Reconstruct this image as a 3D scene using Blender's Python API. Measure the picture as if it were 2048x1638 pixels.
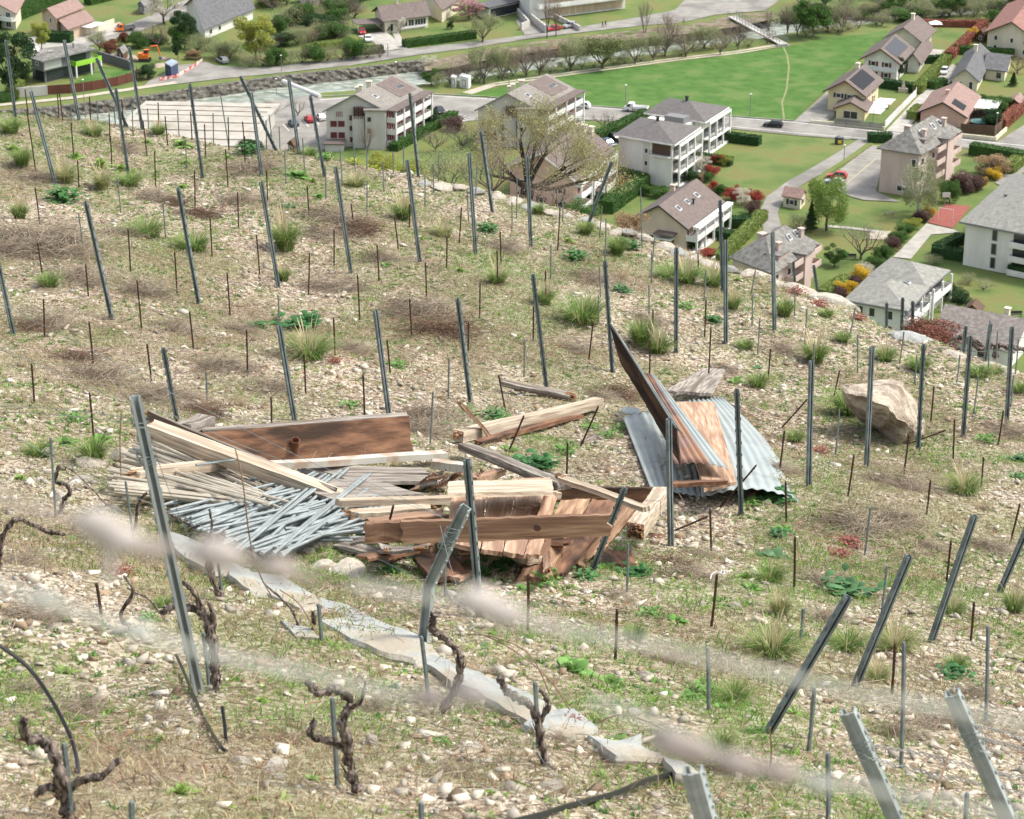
import bpy, bmesh, math, random
import numpy as np
from mathutils import Vector, Matrix, Euler
R = math.radians
random.seed(7); rng = np.random.default_rng(7)
for o in list(bpy.data.objects): bpy.data.objects.remove(o)
scn = bpy.context.scene
col = scn.collection
# ------------------------------------------------------------ camera, sky, sun
F, PITCH, CZ = 4600.0, R(22.0), 138.0
cam = bpy.data.cameras.new('camera'); co = bpy.data.objects.new('camera', cam); col.objects.link(co)
co.location = (0, 0, CZ); co.rotation_euler = (R(90) - PITCH, 0, 0)
cam.sensor_width = 36; cam.lens = F / 2048 * 36; cam.clip_start = 0.1; cam.clip_end = 5000
cam.dof.use_dof = True; cam.dof.focus_distance = 22.0; cam.dof.aperture_fstop = 9.0
scn.camera = co
TO_SUN = Vector((0.62, 0.12, 0.85)).normalized()
w = bpy.data.worlds.new('World'); scn.world = w; w.use_nodes = True
sky = w.node_tree.nodes.new('ShaderNodeTexSky'); sky.sky_type = 'NISHITA'; sky.sun_disc = False
sky.sun_elevation = math.asin(TO_SUN.z); sky.sun_rotation = math.atan2(TO_SUN.x, TO_SUN.y)
sky.air_density = 1.0; sky.dust_density = 3.0
bg = w.node_tree.nodes['Background']; bg.inputs['Strength'].default_value = 0.15
hs = w.node_tree.nodes.new('ShaderNodeHueSaturation'); hs.inputs['Saturation'].default_value = .45   # hazy, milky sky
w.node_tree.links.new(sky.outputs[0], hs.inputs['Color']); w.node_tree.links.new(hs.outputs[0], bg.inputs[0])
sl = bpy.data.lights.new('sun', 'SUN'); sl.energy = 1.65; sl.angle = R(9); sl.color = (1, .95, .82)
so = bpy.data.objects.new('sun', sl); col.objects.link(so); so.rotation_euler = TO_SUN.to_track_quat('Z', 'Y').to_euler()
so.location = (30, 10, 200)
scn.view_settings.view_transform = 'Standard'; scn.view_settings.look = 'None'
scn.view_settings.gamma = 1; scn.view_settings.exposure = 1.12
scn.cycles.max_bounces = 6; scn.cycles.transparent_max_bounces = 8

# ------------------------------------------------------------ pixel rays to points
FW = Vector((0, math.cos(PITCH), -math.sin(PITCH))); UP = Vector((0, math.sin(PITCH), math.cos(PITCH))); CAM = Vector((0, 0, CZ))
def ray(px, py):
    return FW + Vector((1, 0, 0)) * ((px - 1024) / F) - UP * ((py - 819) / F)
def V(px, py, z=0.0):
    d = ray(px, py); return CAM + d * ((z - CZ) / d.z)
def vnoise(x, y, seed=0):
    x = np.asarray(x, float); y = np.asarray(y, float)
    xi = np.floor(x).astype(np.int64); yi = np.floor(y).astype(np.int64); fx = x - xi; fy = y - yi
    def h(a, b):
        n = (a * 374761393 + b * 668265263 + seed * 974711) & 0x7fffffff
        n = ((n ^ (n >> 13)) * 1274126177) & 0x7fffffff
        return ((n ^ (n >> 16)) & 0xffff) / 65535.0
    sx = fx * fx * (3 - 2 * fx); sy = fy * fy * (3 - 2 * fy)
    return (h(xi, yi) * (1 - sx) + h(xi + 1, yi) * sx) * (1 - sy) + (h(xi, yi + 1) * (1 - sx) + h(xi + 1, yi + 1) * sx) * sy
def base(X, Y):
    X = np.asarray(X, float); Yc = np.clip(Y, -30, 31.0)
    z = CZ - 1.6 - 0.48 * Yc + 0.0077 * Yc * Yc - 0.12 * np.clip(X, -14, 16)
    z = z + 0.22 * (vnoise(X / 2.3, np.asarray(Y) / 2.3, 1) - .5) * np.clip((np.asarray(Y) - 3) / 5, 0, 1)
    return z
def G(px, py, h=0.0):
    d = ray(px, py); lo, hi = 1.0, 80.0
    for _ in range(40):
        m = (lo + hi) / 2; p = CAM + d * m
        if p.z > float(base(p.x, p.y)) + h: lo = m
        else: hi = m
    return CAM + d * lo
def D(px, py, y):
    d = ray(px, py); return CAM + d * (y / d.y)
EDGE_PX = [(-420, 205), (-150, 212), (0, 222), (150, 236), (260, 250), (420, 285), (600, 308), (740, 332), (835, 350), (930, 368), (1045, 395), (1130, 420), (1234, 449), (1366, 493), (1475, 534), (1594, 568), (1697, 609), (1770, 655), (1887, 691), (1981, 726), (2048, 742), (2250, 800), (2500, 860)]
EDGE = [G(x, y) for x, y in EDGE_PX]
EX = np.array([p.x for p in EDGE]); EY = np.array([p.y for p in EDGE])
def hill(X, Y):
    z = base(X, Y); s = (np.asarray(Y) - np.interp(X, EX, EY)) * .85
    s = np.clip(s + 0.12 * (vnoise(np.asarray(X) * 1.7, np.asarray(Y) * 1.7, 5) - .5), 0, None)
    q = np.clip(s / .3, 0, 1)
    return z - 1.1 * q * q * (3 - 2 * q) - s * .82
# ------------------------------------------------------------ meshes
def tag(o, label=None, cat=None, group=None, kind=None):
    if label: o['label'] = label
    if cat: o['category'] = cat
    if group: o['group'] = group
    if kind: o['kind'] = kind
    return o
def mesh_np(name, Vv, Fl, smooth=False, colors=None):
    me = bpy.data.meshes.new(name); Vv = np.asarray(Vv, np.float32); Fl = np.asarray(Fl, np.int32)
    me.vertices.add(len(Vv)); me.vertices.foreach_set('co', Vv.ravel())
    k = Fl.shape[1]; me.loops.add(Fl.size); me.loops.foreach_set('vertex_index', Fl.ravel())
    me.polygons.add(len(Fl)); me.polygons.foreach_set('loop_start', np.arange(len(Fl), dtype=np.int32) * k)
    me.polygons.foreach_set('loop_total', np.full(len(Fl), k, np.int32))
    if smooth: me.polygons.foreach_set('use_smooth', np.ones(len(Fl), bool))
    if colors is not None:
        a = me.color_attributes.new('Col', 'FLOAT_COLOR', 'POINT')
        c = np.ones((len(Vv), 4), np.float32); c[:, :3] = colors; a.data.foreach_set('color', c.ravel())
    me.update(calc_edges=True); return me
class MB:
    def __init__(s): s.v = []; s.f = []
    def add(s, vs, fs):
        n = len(s.v); s.v += [Vector(p) for p in vs]; s.f += [tuple(i + n for i in f) for f in fs]; return s
    def box8(s, p):
        return s.add(p, [(0, 3, 2, 1), (4, 5, 6, 7), (0, 1, 5, 4), (1, 2, 6, 5), (2, 3, 7, 6), (3, 0, 4, 7)])
    def box(s, c, sx, sy, sz, ax=None, ay=None):
        c = Vector(c); ax = Vector(ax or (1, 0, 0)); ay = Vector(ay or (0, 1, 0)); az = ax.cross(ay)
        P = [c + ax * (i * sx / 2) + ay * (j * sy / 2) + az * (k * sz / 2) for k in (-1, 1) for i, j in ((-1, -1), (1, -1), (1, 1), (-1, 1))]
        return s.box8(P)
    def quadslab(s, P, th, n=None):
        P = [Vector(p) for p in P]
        if n is None: n = (P[1] - P[0]).cross(P[3] - P[0]).normalized()
        return s.box8([p - n * th for p in P] + P)
    def tube(s, pts, r, seg=6, caps=True):
        pts = [Vector(p) for p in pts]
        if not isinstance(r, (list, tuple)): r = [r] * len(pts)
        n0 = len(s.v); up = Vector((0.31, 0.22, 0.93))
        for i, p in enumerate(pts):
            t = (pts[min(i + 1, len(pts) - 1)] - pts[max(i - 1, 0)])
            t = t.normalized() if t.length > 1e-9 else Vector((0, 0, 1))
            a = t.cross(up)
            if a.length < .15: a = t.cross(Vector((1, 0, .1)))
            a.normalize(); b = t.cross(a)
            for k in range(seg):
                an = 2 * math.pi * k / seg; s.v.append(p + (a * math.cos(an) + b * math.sin(an)) * r[i])
        for i in range(len(pts) - 1):
            for k in range(seg):
                a0 = n0 + i * seg + k; a1 = n0 + i * seg + (k + 1) % seg; s.f.append((a0, a1, a1 + seg, a0 + seg))
        if caps:
            s.f.append(tuple(n0 + k for k in range(seg - 1, -1, -1))); e = n0 + (len(pts) - 1) * seg; s.f.append(tuple(e + k for k in range(seg)))
        return s
    def prism(s, pts, z0, z1):
        n = len(s.v); k = len(pts)
        s.v += [Vector((p[0], p[1], z0)) for p in pts] + [Vector((p[0], p[1], z1)) for p in pts]
        s.f.append(tuple(n + i for i in range(k - 1, -1, -1))); s.f.append(tuple(n + k + i for i in range(k)))
        for i in range(k): j = (i + 1) % k; s.f.append((n + i, n + j, n + k + j, n + k + i))
        return s
    def build(s, name, mat, parent=None, org=None, smooth=False):
        org = Vector(org) if org is not None else (Vector(parent['_o']) if parent and '_o' in parent else Vector((0, 0, 0)))
        me = bpy.data.meshes.new(name); me.from_pydata([tuple(p - org) for p in s.v], [], s.f)
        if smooth: me.polygons.foreach_set('use_smooth', [True] * len(me.polygons))
        me.update(); o = bpy.data.objects.new(name, me); col.objects.link(o)
        if mat: me.materials.append(mat)
        if parent:
            o.parent = parent; o['_o'] = tuple(org)
        else: o.location = org; o['_o'] = tuple(org)
        return o
def fixn(o):
    bm = bmesh.new(); bm.from_mesh(o.data); bmesh.ops.recalc_face_normals(bm, faces=bm.faces); bm.to_mesh(o.data); bm.free(); return o
def empty(name, loc):
    o = bpy.data.objects.new(name, None); col.objects.link(o); o.location = loc; o['_o'] = tuple(loc); o.empty_display_size = .3; return o
def copytree(o, parent=None):
    c = o.copy(); col.objects.link(c)
    if parent: c.parent = parent
    for ch in list(o.children): copytree(ch, c)
    return c
# ------------------------------------------------------------ materials
MATS = {}
def mat(name, c1, c2=None, rough=.8, scale=5.0, bump=0.0, bscale=None, metal=0.0, stretch=None, lo=.35, hi=.65, c3=None, s3=1.0, vcol=False, spec=.3, trans=0.0, detail=5):
    if name in MATS: return MATS[name]
    m = bpy.data.materials.new(name); m.use_nodes = True; nt = m.node_tree; N = nt.nodes; L = nt.links
    b = N['Principled BSDF']; b.inputs['Roughness'].default_value = rough; b.inputs['Metallic'].default_value = metal
    b.inputs['Specular IOR Level'].default_value = spec
    tc = N.new('ShaderNodeTexCoord'); mp = N.new('ShaderNodeMapping'); L.new(tc.outputs['Object'], mp.inputs[0])
    if stretch: mp.inputs['Scale'].default_value = stretch
    out = None
    if vcol:
        a = N.new('ShaderNodeAttribute'); a.attribute_name = 'Col'; out = a.outputs['Color']
    elif c2:
        n = N.new('ShaderNodeTexNoise'); n.inputs['Scale'].default_value = scale; n.inputs['Detail'].default_value = detail
        L.new(mp.outputs[0], n.inputs['Vector']); r = N.new('ShaderNodeValToRGB'); L.new(n.outputs[0], r.inputs[0])
        r.color_ramp.elements[0].position = lo; r.color_ramp.elements[1].position = hi
        r.color_ramp.elements[0].color = (*c1, 1); r.color_ramp.elements[1].color = (*c2, 1); out = r.outputs[0]
        if c3:
            n3 = N.new('ShaderNodeTexNoise'); n3.inputs['Scale'].default_value = s3; n3.inputs['Detail'].default_value = 4
            L.new(mp.outputs[0], n3.inputs['Vector']); r3 = N.new('ShaderNodeValToRGB'); L.new(n3.outputs[0], r3.inputs[0])
            r3.color_ramp.elements[0].position = .5; r3.color_ramp.elements[1].position = .62
            mx = N.new('ShaderNodeMix'); mx.data_type = 'RGBA'; L.new(r3.outputs[0], mx.inputs[0]); L.new(out, mx.inputs[6]); mx.inputs[7].default_value = (*c3, 1); out = mx.outputs[2]
    if out is None: b.inputs['Base Color'].default_value = (*c1, 1)
    else: L.new(out, b.inputs['Base Color'])
    if bump:
        n = N.new('ShaderNodeTexNoise'); n.inputs['Scale'].default_value = bscale or scale * 2; n.inputs['Detail'].default_value = 4
        L.new(mp.outputs[0], n.inputs['Vector']); bp = N.new('ShaderNodeBump'); bp.inputs['Strength'].default_value = 1; bp.inputs['Distance'].default_value = bump
        L.new(n.outputs[0], bp.inputs['Height']); L.new(bp.outputs[0], b.inputs['Normal'])
    if trans:
        t = N.new('ShaderNodeBsdfTranslucent'); ms = N.new('ShaderNodeMixShader'); ms.inputs[0].default_value = trans
        if out is None: t.inputs[0].default_value = (*c1, 1)
        else: L.new(out, t.inputs[0])
        L.new(b.outputs[0], ms.inputs[1]); L.new(t.outputs[0], ms.inputs[2]); L.new(ms.outputs[0], N['Material Output'].inputs[0])
    MATS[name] = m; return m
def tiles(name, c1, c2, sc=1.6, mortar=(.05, .05, .05)):
    if name in MATS: return MATS[name]
    m = mat(name, c1, c2, .8, 1.2); nt = m.node_tree; N = nt.nodes; L = nt.links; b = N['Principled BSDF']
    src = b.inputs['Base Color'].links[0].from_socket
    bt = N.new('ShaderNodeTexBrick'); bt.inputs['Scale'].default_value = sc; bt.inputs['Color1'].default_value = (1, 1, 1, 1); bt.inputs['Color2'].default_value = (.82, .82, .82, 1)
    bt.inputs['Mortar'].default_value = (.62, .62, .62, 1); bt.inputs['Mortar Size'].default_value = .03; bt.inputs['Brick Width'].default_value = .6; bt.inputs['Row Height'].default_value = .5
    tc = N.new('ShaderNodeTexCoord'); L.new(tc.outputs['Object'], bt.inputs['Vector'])
    mx = N.new('ShaderNodeMix'); mx.data_type = 'RGBA'; mx.blend_type = 'MULTIPLY'; mx.inputs[0].default_value = 1
    L.new(src, mx.inputs[6]); L.new(bt.outputs[0], mx.inputs[7]); L.new(mx.outputs[2], b.inputs['Base Color']); return m
M_galv = mat('galvanised', (.115, .145, .15), (.22, .26, .26), .6, 8, .001, 40, .25, spec=.35)
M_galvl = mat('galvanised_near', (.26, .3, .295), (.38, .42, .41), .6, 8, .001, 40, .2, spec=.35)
M_rust = mat('rusty_steel', (.035, .018, .012), (.09, .045, .03), .9, 30)
M_vine = mat('vine_bark', (.045, .034, .028), (.27, .22, .185), .95, 60, .012, 80, stretch=(1, 1, .3), lo=.4, hi=.62)
M_cane = mat('vine_cane', (.2, .12, .075), (.34, .23, .16), .8, 30)
M_hose = mat('black_plastic', (.012, .012, .013), rough=.35, spec=.5)
M_stone = mat('pale_stone', (.36, .32, .26), (.56, .52, .44), .9, 4, .012, 22, c3=(.4, .33, .26), s3=2.5)
M_slab = mat('grey_schist', (.27, .285, .275), (.42, .42, .39), .85, 3, .01, 30, c3=(.33, .29, .23), s3=1.6)
M_wpale = mat('pale_timber', (.3, .235, .17), (.58, .49, .38), .85, 7, .004, 14, stretch=(.35, 7, 7), c3=(.34, .27, .2), s3=2.2, lo=.38, hi=.58, detail=9)
M_wgrey = mat('grey_timber', (.13, .11, .095), (.4, .36, .31), .9, 8, .004, 30, stretch=(.5, 8, 8), c3=(.13, .1, .08), s3=2)
M_wbrown = mat('brown_timber', (.085, .04, .024), (.27, .14, .08), .8, 5, .003, 25, stretch=(.6, 3, 3), c3=(.045, .025, .016), s3=1.6)
M_wtan = mat('tan_timber', (.28, .16, .1), (.54, .38, .27), .85, 6, .004, 14, stretch=(.4, 6, 6), detail=9, c3=(.25, .15, .1), s3=1.8)
M_worn = mat('knotty_timber', (.16, .085, .048), (.44, .29, .18), .85, 6, .004, 12, stretch=(.35, 5, 5), detail=9, c3=(.17, .095, .06), s3=1.8)
M_wdark = mat('weathered_shaded_timber', (.025, .016, .012), (.12, .065, .04), .85, 4, .003, 20, stretch=(.5, 3, 3), lo=.42, hi=.68)  # weathered black-brown, darkened to put the upturned board's shade into the colour
M_rot = mat('rotten_wood', (.1, .045, .02), (.36, .2, .1), .95, 20, .01, 40)
M_corr = mat('zinc_sheet', (.27, .3, .3), (.35, .38, .37), .7, 2.5, 0, 5, .2, c3=(.3, .34, .34), s3=.9)
M_corr_rust = mat('rusty_sheet', (.13, .075, .06), (.24, .15, .125), .85, 3, .001, 30, .05, c3=(.28, .15, .09), s3=1.2)
# ============================================================ THE VALLEY: ground with the river bed
RIV_UP = [(-60, 262), (60, 250), (174, 238), (284, 214), (420, 199), (571, 177), (700, 164), (821, 152), (900, 136), (1000, 116), (1100, 100), (1250, 82), (1400, 66), (1480, 54), (1560, 40), (1674, 36), (1783, 26), (1900, 18), (2060, 4), (2300, -20)]
RIV_LO = [(-60, 300), (60, 292), (174, 285), (284, 268), (420, 240), (560, 208), (650, 192), (760, 184), (855, 175), (958, 162), (1105, 141), (1350, 107), (1540, 80), (1640, 62), (1691, 59), (1790, 45), (1900, 37), (2060, 25), (2300, 0)]
RZ = -2.3
WTOP = [(-60, 226), (99, 215), (273, 195), (393, 176), (560, 152), (700, 138), (821, 123), (850, 119)]
ru = np.array([(p.x, p.y - .9) for p in (V(x, y, .2) for x, y in WTOP)] + [(p.x, p.y) for p in (V(x, y, RZ) for x, y in RIV_UP if x > 880)]); rl = np.array([(p.x, p.y) for p in (V(x, y, RZ) for x, y in RIV_LO)])
def valley_z(X, Y):
    yu = np.interp(X, ru[:, 0], ru[:, 1]); yl = np.interp(X, rl[:, 0], rl[:, 1])
    a = np.clip((yu + 1.5 - Y) / 1.5, 0, 1); b = np.clip((Y - yl + 5) / 5, 0, 1)
    return np.minimum(a, b) * (RZ - .6)
def grid(xs, ys, zf):
    X, Y = np.meshgrid(xs, ys); Z = zf(X, Y); n, m = X.shape
    Vv = np.stack([X, Y, Z], -1).reshape(-1, 3); i = np.arange(n * m).reshape(n, m)
    return Vv, np.stack([i[:-1, :-1], i[:-1, 1:], i[1:, 1:], i[1:, :-1]], -1).reshape(-1, 4)
M_lawn = mat('lawn', (.07, .12, .028), (.17, .2, .06), .95, .09, .12, .8, c3=(.15, .15, .05), s3=.09, lo=.3, hi=.7, detail=9)
M_field = mat('meadow', (.042, .108, .016), (.076, .16, .028), .95, .3, .15, .9, lo=.3, hi=.7, c3=(.1, .16, .04), s3=.12, detail=12)
vz = lambda X, Y: valley_z(X, Y) + .08 * vnoise(X / 6, Y / 6, 3) - .12
Vv, Fq = grid(np.arange(-260, 330, 2.0), np.arange(300, 960, 1.6), vz)
g = bpy.data.objects.new('ground', mesh_np('ground', Vv, Fq, True)); col.objects.link(g); g.data.materials.append(M_lawn); tag(g, kind='structure')
Vv, Fq = grid(np.arange(-2600, 2601, 100.0), np.arange(-600, 4600, 100.0), lambda X, Y: np.full(X.shape, -6.0) + 60 * np.clip((np.abs(X) - 900) / 400, 0, 8) + np.clip((Y - 1400) / 4, 0, 900))
g = bpy.data.objects.new('far_ground', mesh_np('far_ground', Vv, Fq, True)); col.objects.link(g); g.data.materials.append(M_lawn); tag(g, kind='structure')
M_water = mat('river_water', (.17, .205, .165), (.29, .325, .27), .25, .25, .12, .7, stretch=(1, 2.2, 1), spec=.5, c3=(.44, .46, .41), s3=.35, detail=8)
def sheet(name, pts, m, z=.0, kind='structure', px=True, th=0.0):
    P = [V(*p) for p in pts] if px else pts
    b = MB(); n = len(P); b.add([Vector((p.x, p.y, z)) for p in P], [tuple(range(n))])
    o = b.build(name, m); fixn(o)
    if o.data.polygons[0].normal.z < 0: o.data.flip_normals()
    return tag(o, kind=kind)
P = [Vector((x, y, 0)) for x, y in ru] + [Vector((x, y + .0, 0)) for x, y in rl[::-1]]
b = MB(); n = len(ru)
b.add([Vector((x, y + 1.2, RZ)) for x, y in ru] + [Vector((float(x), float(np.interp(x, rl[:, 0], rl[:, 1])) - 4.2, RZ)) for x in ru[:, 0]], [(i, n + i, n + i + 1, i + 1) for i in range(n - 1)])
tag(fixn(b.build('river', M_water)), kind='structure')
M_asph = mat('asphalt', (.215, .205, .185), (.29, .275, .25), .9, .3, .01, 20, detail=8, c3=(.18, .17, .155), s3=.12)
M_pave = mat('pale_paving', (.32, .3, .27), (.42, .4, .36), .9, .5)
M_dirt = mat('track_gravel', (.36, .32, .25), (.46, .42, .34), .95, .6)
M_line = mat('road_paint', (.7, .7, .68)); M_yline = mat('yellow_paint', (.46, .41, .25)); M_court = mat('red_court', (.24, .075, .06), (.29, .095, .08), .9, 1)
def strip(name, pts, wdt, m, z, px=True, taper=None):
    P = [V(*p) for p in pts] if px else pts; b = MB(); L = []
    for i, p in enumerate(P):
        t = (P[min(i + 1, len(P) - 1)] - P[max(i - 1, 0)]); t.z = 0; t.normalize(); n = Vector((-t.y, t.x, 0)) * (wdt / 2)
        L += [(p.x + n.x, p.y + n.y, z), (p.x - n.x, p.y - n.y, z)]
    b.add(L, [(2 * i, 2 * i + 1, 2 * i + 3, 2 * i + 2) for i in range(len(P) - 1)]); o = fixn(b.build(name, m))
    if o.data.polygons[0].normal.z < 0: o.data.flip_normals()
    return tag(o, kind='structure')
sheet('meadow', [(960, 182), (1040, 166), (1110, 155), (1350, 124), (1560, 96), (1640, 80), (1772, 62), (1790, 74), (1720, 118), (1650, 182), (1586, 241), (1452, 231), (1300, 220), (1156, 209), (1050, 200), (978, 194), (900, 190)], M_field, .03)
sheet('road', [(640, 198), (740, 190), (835, 188), (978, 196), (1156, 211), (1300, 222), (1452, 233), (1588, 243), (1762, 262), (1922, 277), (2110, 296), (2110, 310), (1940, 297), (1742, 281), (1600, 270), (1452, 255), (1245, 243), (1156, 240), (1000, 236), (905, 246), (865, 252), (850, 246), (640, 225)], M_asph, .05)
sheet('car_park', [(500, 290), (545, 232), (585, 206), (645, 200), (700, 198), (760, 290), (640, 300), (520, 310)], M_asph, .04)
strip('road', [(480, 300), (530, 225), (560, 205), (640, 194)], 6, M_asph, .06)
sheet('bank_scrub', [(846, 124), (951, 103), (1067, 84), (1286, 58), (1358, 52), (1440, 36), (1470, 30), (1540, 24), (1560, 36), (1480, 52), (1400, 65), (1250, 81), (1100, 99), (1000, 115), (900, 136), (850, 142)], mat('bank_scrub', (.12, .09, .06), (.26, .22, .16), .95, .5, .3, 1.5, c3=(.1, .13, .04), s3=.2), .03)
strip('path', [(-30, 214), (0, 210), (150, 195), (290, 174), (352, 165)], 2.4, M_dirt, .05)
sheet('square', [(284, 176), (300, 160), (325, 150), (345, 132), (413, 124), (430, 131), (499, 136), (560, 132), (700, 116), (700, 131), (560, 146), (455, 156), (352, 168)], M_asph, .04)
sheet('road', [(695, 116), (766, 103), (947, 84), (1094, 65), (1282, 34), (1350, 20), (1380, -10), (1440, -10), (1400, 25), (1355, 46), (1286, 51), (1067, 76), (951, 95), (841, 109), (695, 132)], M_asph, .06)
sheet('square', [(1360, 20), (1390, -12), (1480, -12), (1560, 0), (1530, 22), (1470, 26), (1430, 30), (1370, 44)], M_asph, .08)
strip('road', [(60, 108), (150, 90), (250, 62), (330, 32), (400, 0), (430, -20)], 8, M_asph, .05)
sheet('forecourt', [(45, 78), (130, 62), (215, 52), (240, 44), (250, 62), (160, 88), (60, 100)], M_pave, .07)
sheet('forecourt', [(762, 103), (748, 84), (715, 72), (770, 62), (790, 78), (810, 96)], M_pave, .05)
strip('path', [(790, 64), (808, 98)], 1.8, M_pave, .08)
sheet('forecourt', [(1050, 70), (1030, 40), (1060, 30), (1120, 60)], M_asph, .04)
strip('track', [(934, 187), (985, 170), (1105, 152), (1350, 119), (1480, 104), (1572, 88)], 3.0, M_dirt, .06)
strip('grass_strip', [(990, 169), (1105, 152), (1350, 119), (1480, 104), (1560, 92)], .8, M_lawn, .075)
strip('path', [(1565, 90), (1574, 110), (1578, 135), (1573, 180), (1564, 205), (1568, 238)], .45, mat('trodden_grass', (.16, .19, .07), (.26, .25, .13), .95, 1), .05)
strip('road', [(1738, 277), (1690, 308), (1640, 338), (1590, 366), (1550, 396), (1537, 425), (1543, 450), (1548, 475), (1535, 500)], 3.7, M_asph, .062)
sheet('car_park', [(1746, 290), (1772, 300), (1752, 383), (1800, 404), (1726, 400), (1690, 390), (1648, 366), (1702, 322)], M_asph, .05)
strip('grass_strip', [(1742, 286), (1700, 316), (1650, 348), (1634, 362)], 1.5, M_lawn, .075)
for i in range(9):
    t = i / 8; a = (1641 + (1740 - 1641) * t, 366 - (366 - 290) * t); c = (a[0] + 44, a[1] + 5)
    strip('bay_line', [a, c], .18, M_yline, .066)
strip('bay_line', [(1692, 368), (1752, 318)], .2, M_yline, .07)
for k in range(5): strip('bay_line', [(566 + 20 * k, 249 - 4 * k), (578 + 20 * k, 262 - 4 * k)], .18, M_line, .066)
for k in range(4): strip('bay_line', [(895 + 8 * k, 234 + 3 * k), (925 + 8 * k, 229 + 3 * k)], .18, M_line, .07)
for k in range(5): strip('bay_line', [(1118 + 32 * k, 62 - 5 * k), (1130 + 32 * k, 66 - 5 * k)], .16, M_yline, .09)
sheet('driveway', [(1588, 243), (1655, 183), (1672, 200), (1668, 236), (1640, 247)], M_asph, .066)
sheet('lane', [(1772, 262), (1832, 198), (1870, 160), (1905, 128), (1925, 140), (1885, 180), (1842, 228), (1806, 266)], M_pave, .066)
sheet('lane', [(1995, 284), (2048, 250), (2110, 205), (2110, 260), (2060, 292)], M_asph, .066)
sheet('sports_court', [(1855, 445), (1890, 408), (1942, 413), (1905, 457)], M_court, .06)
sheet('path', [(1786, 514), (1853, 447), (1907, 459), (1920, 465), (1862, 469), (1822, 518)], M_pave, .04)
sheet('lane', [(1990, 366), (2048, 312), (2100, 270), (2100, 300), (2040, 350), (2010, 375)], M_asph, .04)
strip('path', [(1650, 452), (1700, 456), (1780, 466)], 1.4, M_pave, .05)
sheet('play_gravel', [(1735, 466), (1782, 462), (1772, 480), (1740, 478)], M_dirt, .06)
for up in (1,):   # white edge lines and kerb of the main road
    strip('edge_line', [(978, 198), (1156, 213), (1300, 224), (1452, 235), (1588, 245), (1762, 264), (1922, 279), (2100, 297)], .25, M_line, .07)
    strip('edge_line', [(1156, 236), (1245, 239), (1452, 252), (1600, 267), (1740, 278)], .2, M_line, .07)
    strip('edge_line', [(640, 200), (740, 192), (835, 190), (975, 198)], .3, M_line, .07)
def kerb(pts, w_=.25, h=.13):
    P = [V(*p) for p in pts]; b = MB(); Lv = []; Fv = []
    for i, p in enumerate(P):
        t = (P[min(i + 1, len(P) - 1)] - P[max(i - 1, 0)]); t.z = 0; t.normalize(); n = Vector((-t.y, t.x, 0)) * (w_ / 2)
        for a, z in ((1, 0), (1, h), (-1, h), (-1, 0)): Lv.append((p.x + n.x * a, p.y + n.y * a, z))
    for i in range(len(P) - 1):
        for k in range(3): Fv.append((4 * i + k, 4 * i + k + 1, 4 * i + k + 5, 4 * i + k + 4))
    b.add(Lv, Fv); return tag(fixn(b.build('kerb', M_pave)), kind='structure')
kerb([(978, 194), (1156, 209.5), (1300, 220.5), (1452, 231.5), (1588, 241.5)]); kerb([(1452, 256.5), (1600, 271.5), (1700, 279)]); kerb([(1925, 275.5), (1995, 282)])
kerb([(640, 193), (740, 188.5), (835, 186.5), (970, 193)])
# embankment wall (rough masonry) above the far bank
M_mason = mat('river_masonry', (.035, .032, .028), (.16, .145, .125), .95, .9, .25, 1.6, c3=(.2, .185, .15), s3=1.1)
top = WTOP
b = MB(); Lv = []; nW = 90
tp = [V(x, y, .2) for x, y in top]
xs = np.linspace(tp[0].x, tp[-1].x, nW); ys = np.interp(xs, [p.x for p in tp], [p.y for p in tp])
for j in range(6):
    for i in range(nW):
        q = j / 5; zz = .2 - q * 3.2; yb = float(np.interp(xs[i], ru[:, 0], ru[:, 1]))
        Lv.append((xs[i] + random.uniform(-.3, .3), ys[i] * (1 - q) + (yb - .6) * q - random.uniform(0, .7), zz))
for i in range(nW): Lv.append((xs[i], ys[i] + 1.2, .22))
fs = [(j * nW + i, j * nW + i + 1, (j + 1) * nW + i + 1, (j + 1) * nW + i) for j in range(5) for i in range(nW - 1)] + [(6 * nW + i, 6 * nW + i + 1, i + 1, i) for i in range(nW - 1)]
b.add(Lv, fs); o = fixn(b.build('embankment_wall', M_mason, org=(xs[0], ys[0], -4))); tag(o, 'dark rough stone embankment wall along the far bank of the river', 'wall')
# ============================================================ BUILDINGS
W = lambda n, c, c2=None: mat(n, c, c2 or tuple(x * .86 for x in c), .9, .5, .01, 30, stretch=(1, 1, .35))
w_white = W('white_render', (.72, .71, .66)); w_grey = W('grey_render', (.5, .48, .44)); w_cream = W('cream_render', (.68, .62, .48)); w_yel = W('yellow_render', (.68, .58, .36))
w_pink = W('pink_render', (.56, .44, .39)); w_beige = W('beige_render', (.62, .5, .4)); w_dark = W('dark_cladding', (.15, .15, .155)); w_tan = W('tan_render', (.52, .4, .29)); w_salmon = W('salmon_render', (.62, .4, .33))
r_brown = tiles('brown_tiles', (.14, .11, .1), (.19, .15, .135)); r_red = tiles('red_tiles', (.25, .12, .1), (.32, .17, .14)); r_grey = tiles('grey_slates', (.14, .135, .12), (.26, .25, .23)); r_light = tiles('pale_slates', (.23, .225, .2), (.32, .315, .285))
r_dark = tiles('dark_slates', (.1, .1, .105), (.15, .15, .155)); r_taupe = tiles('taupe_slates', (.21, .19, .17), (.27, .245, .22)); r_mid = tiles('grey_brown_tiles', (.125, .115, .11), (.165, .15, .145)); r_stone = tiles('stone_slates', (.2, .17, .155), (.3, .265, .24), 1.2); r_pinkish = tiles('pinkish_tiles', (.26, .17, .145), (.33, .22, .19))
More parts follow.
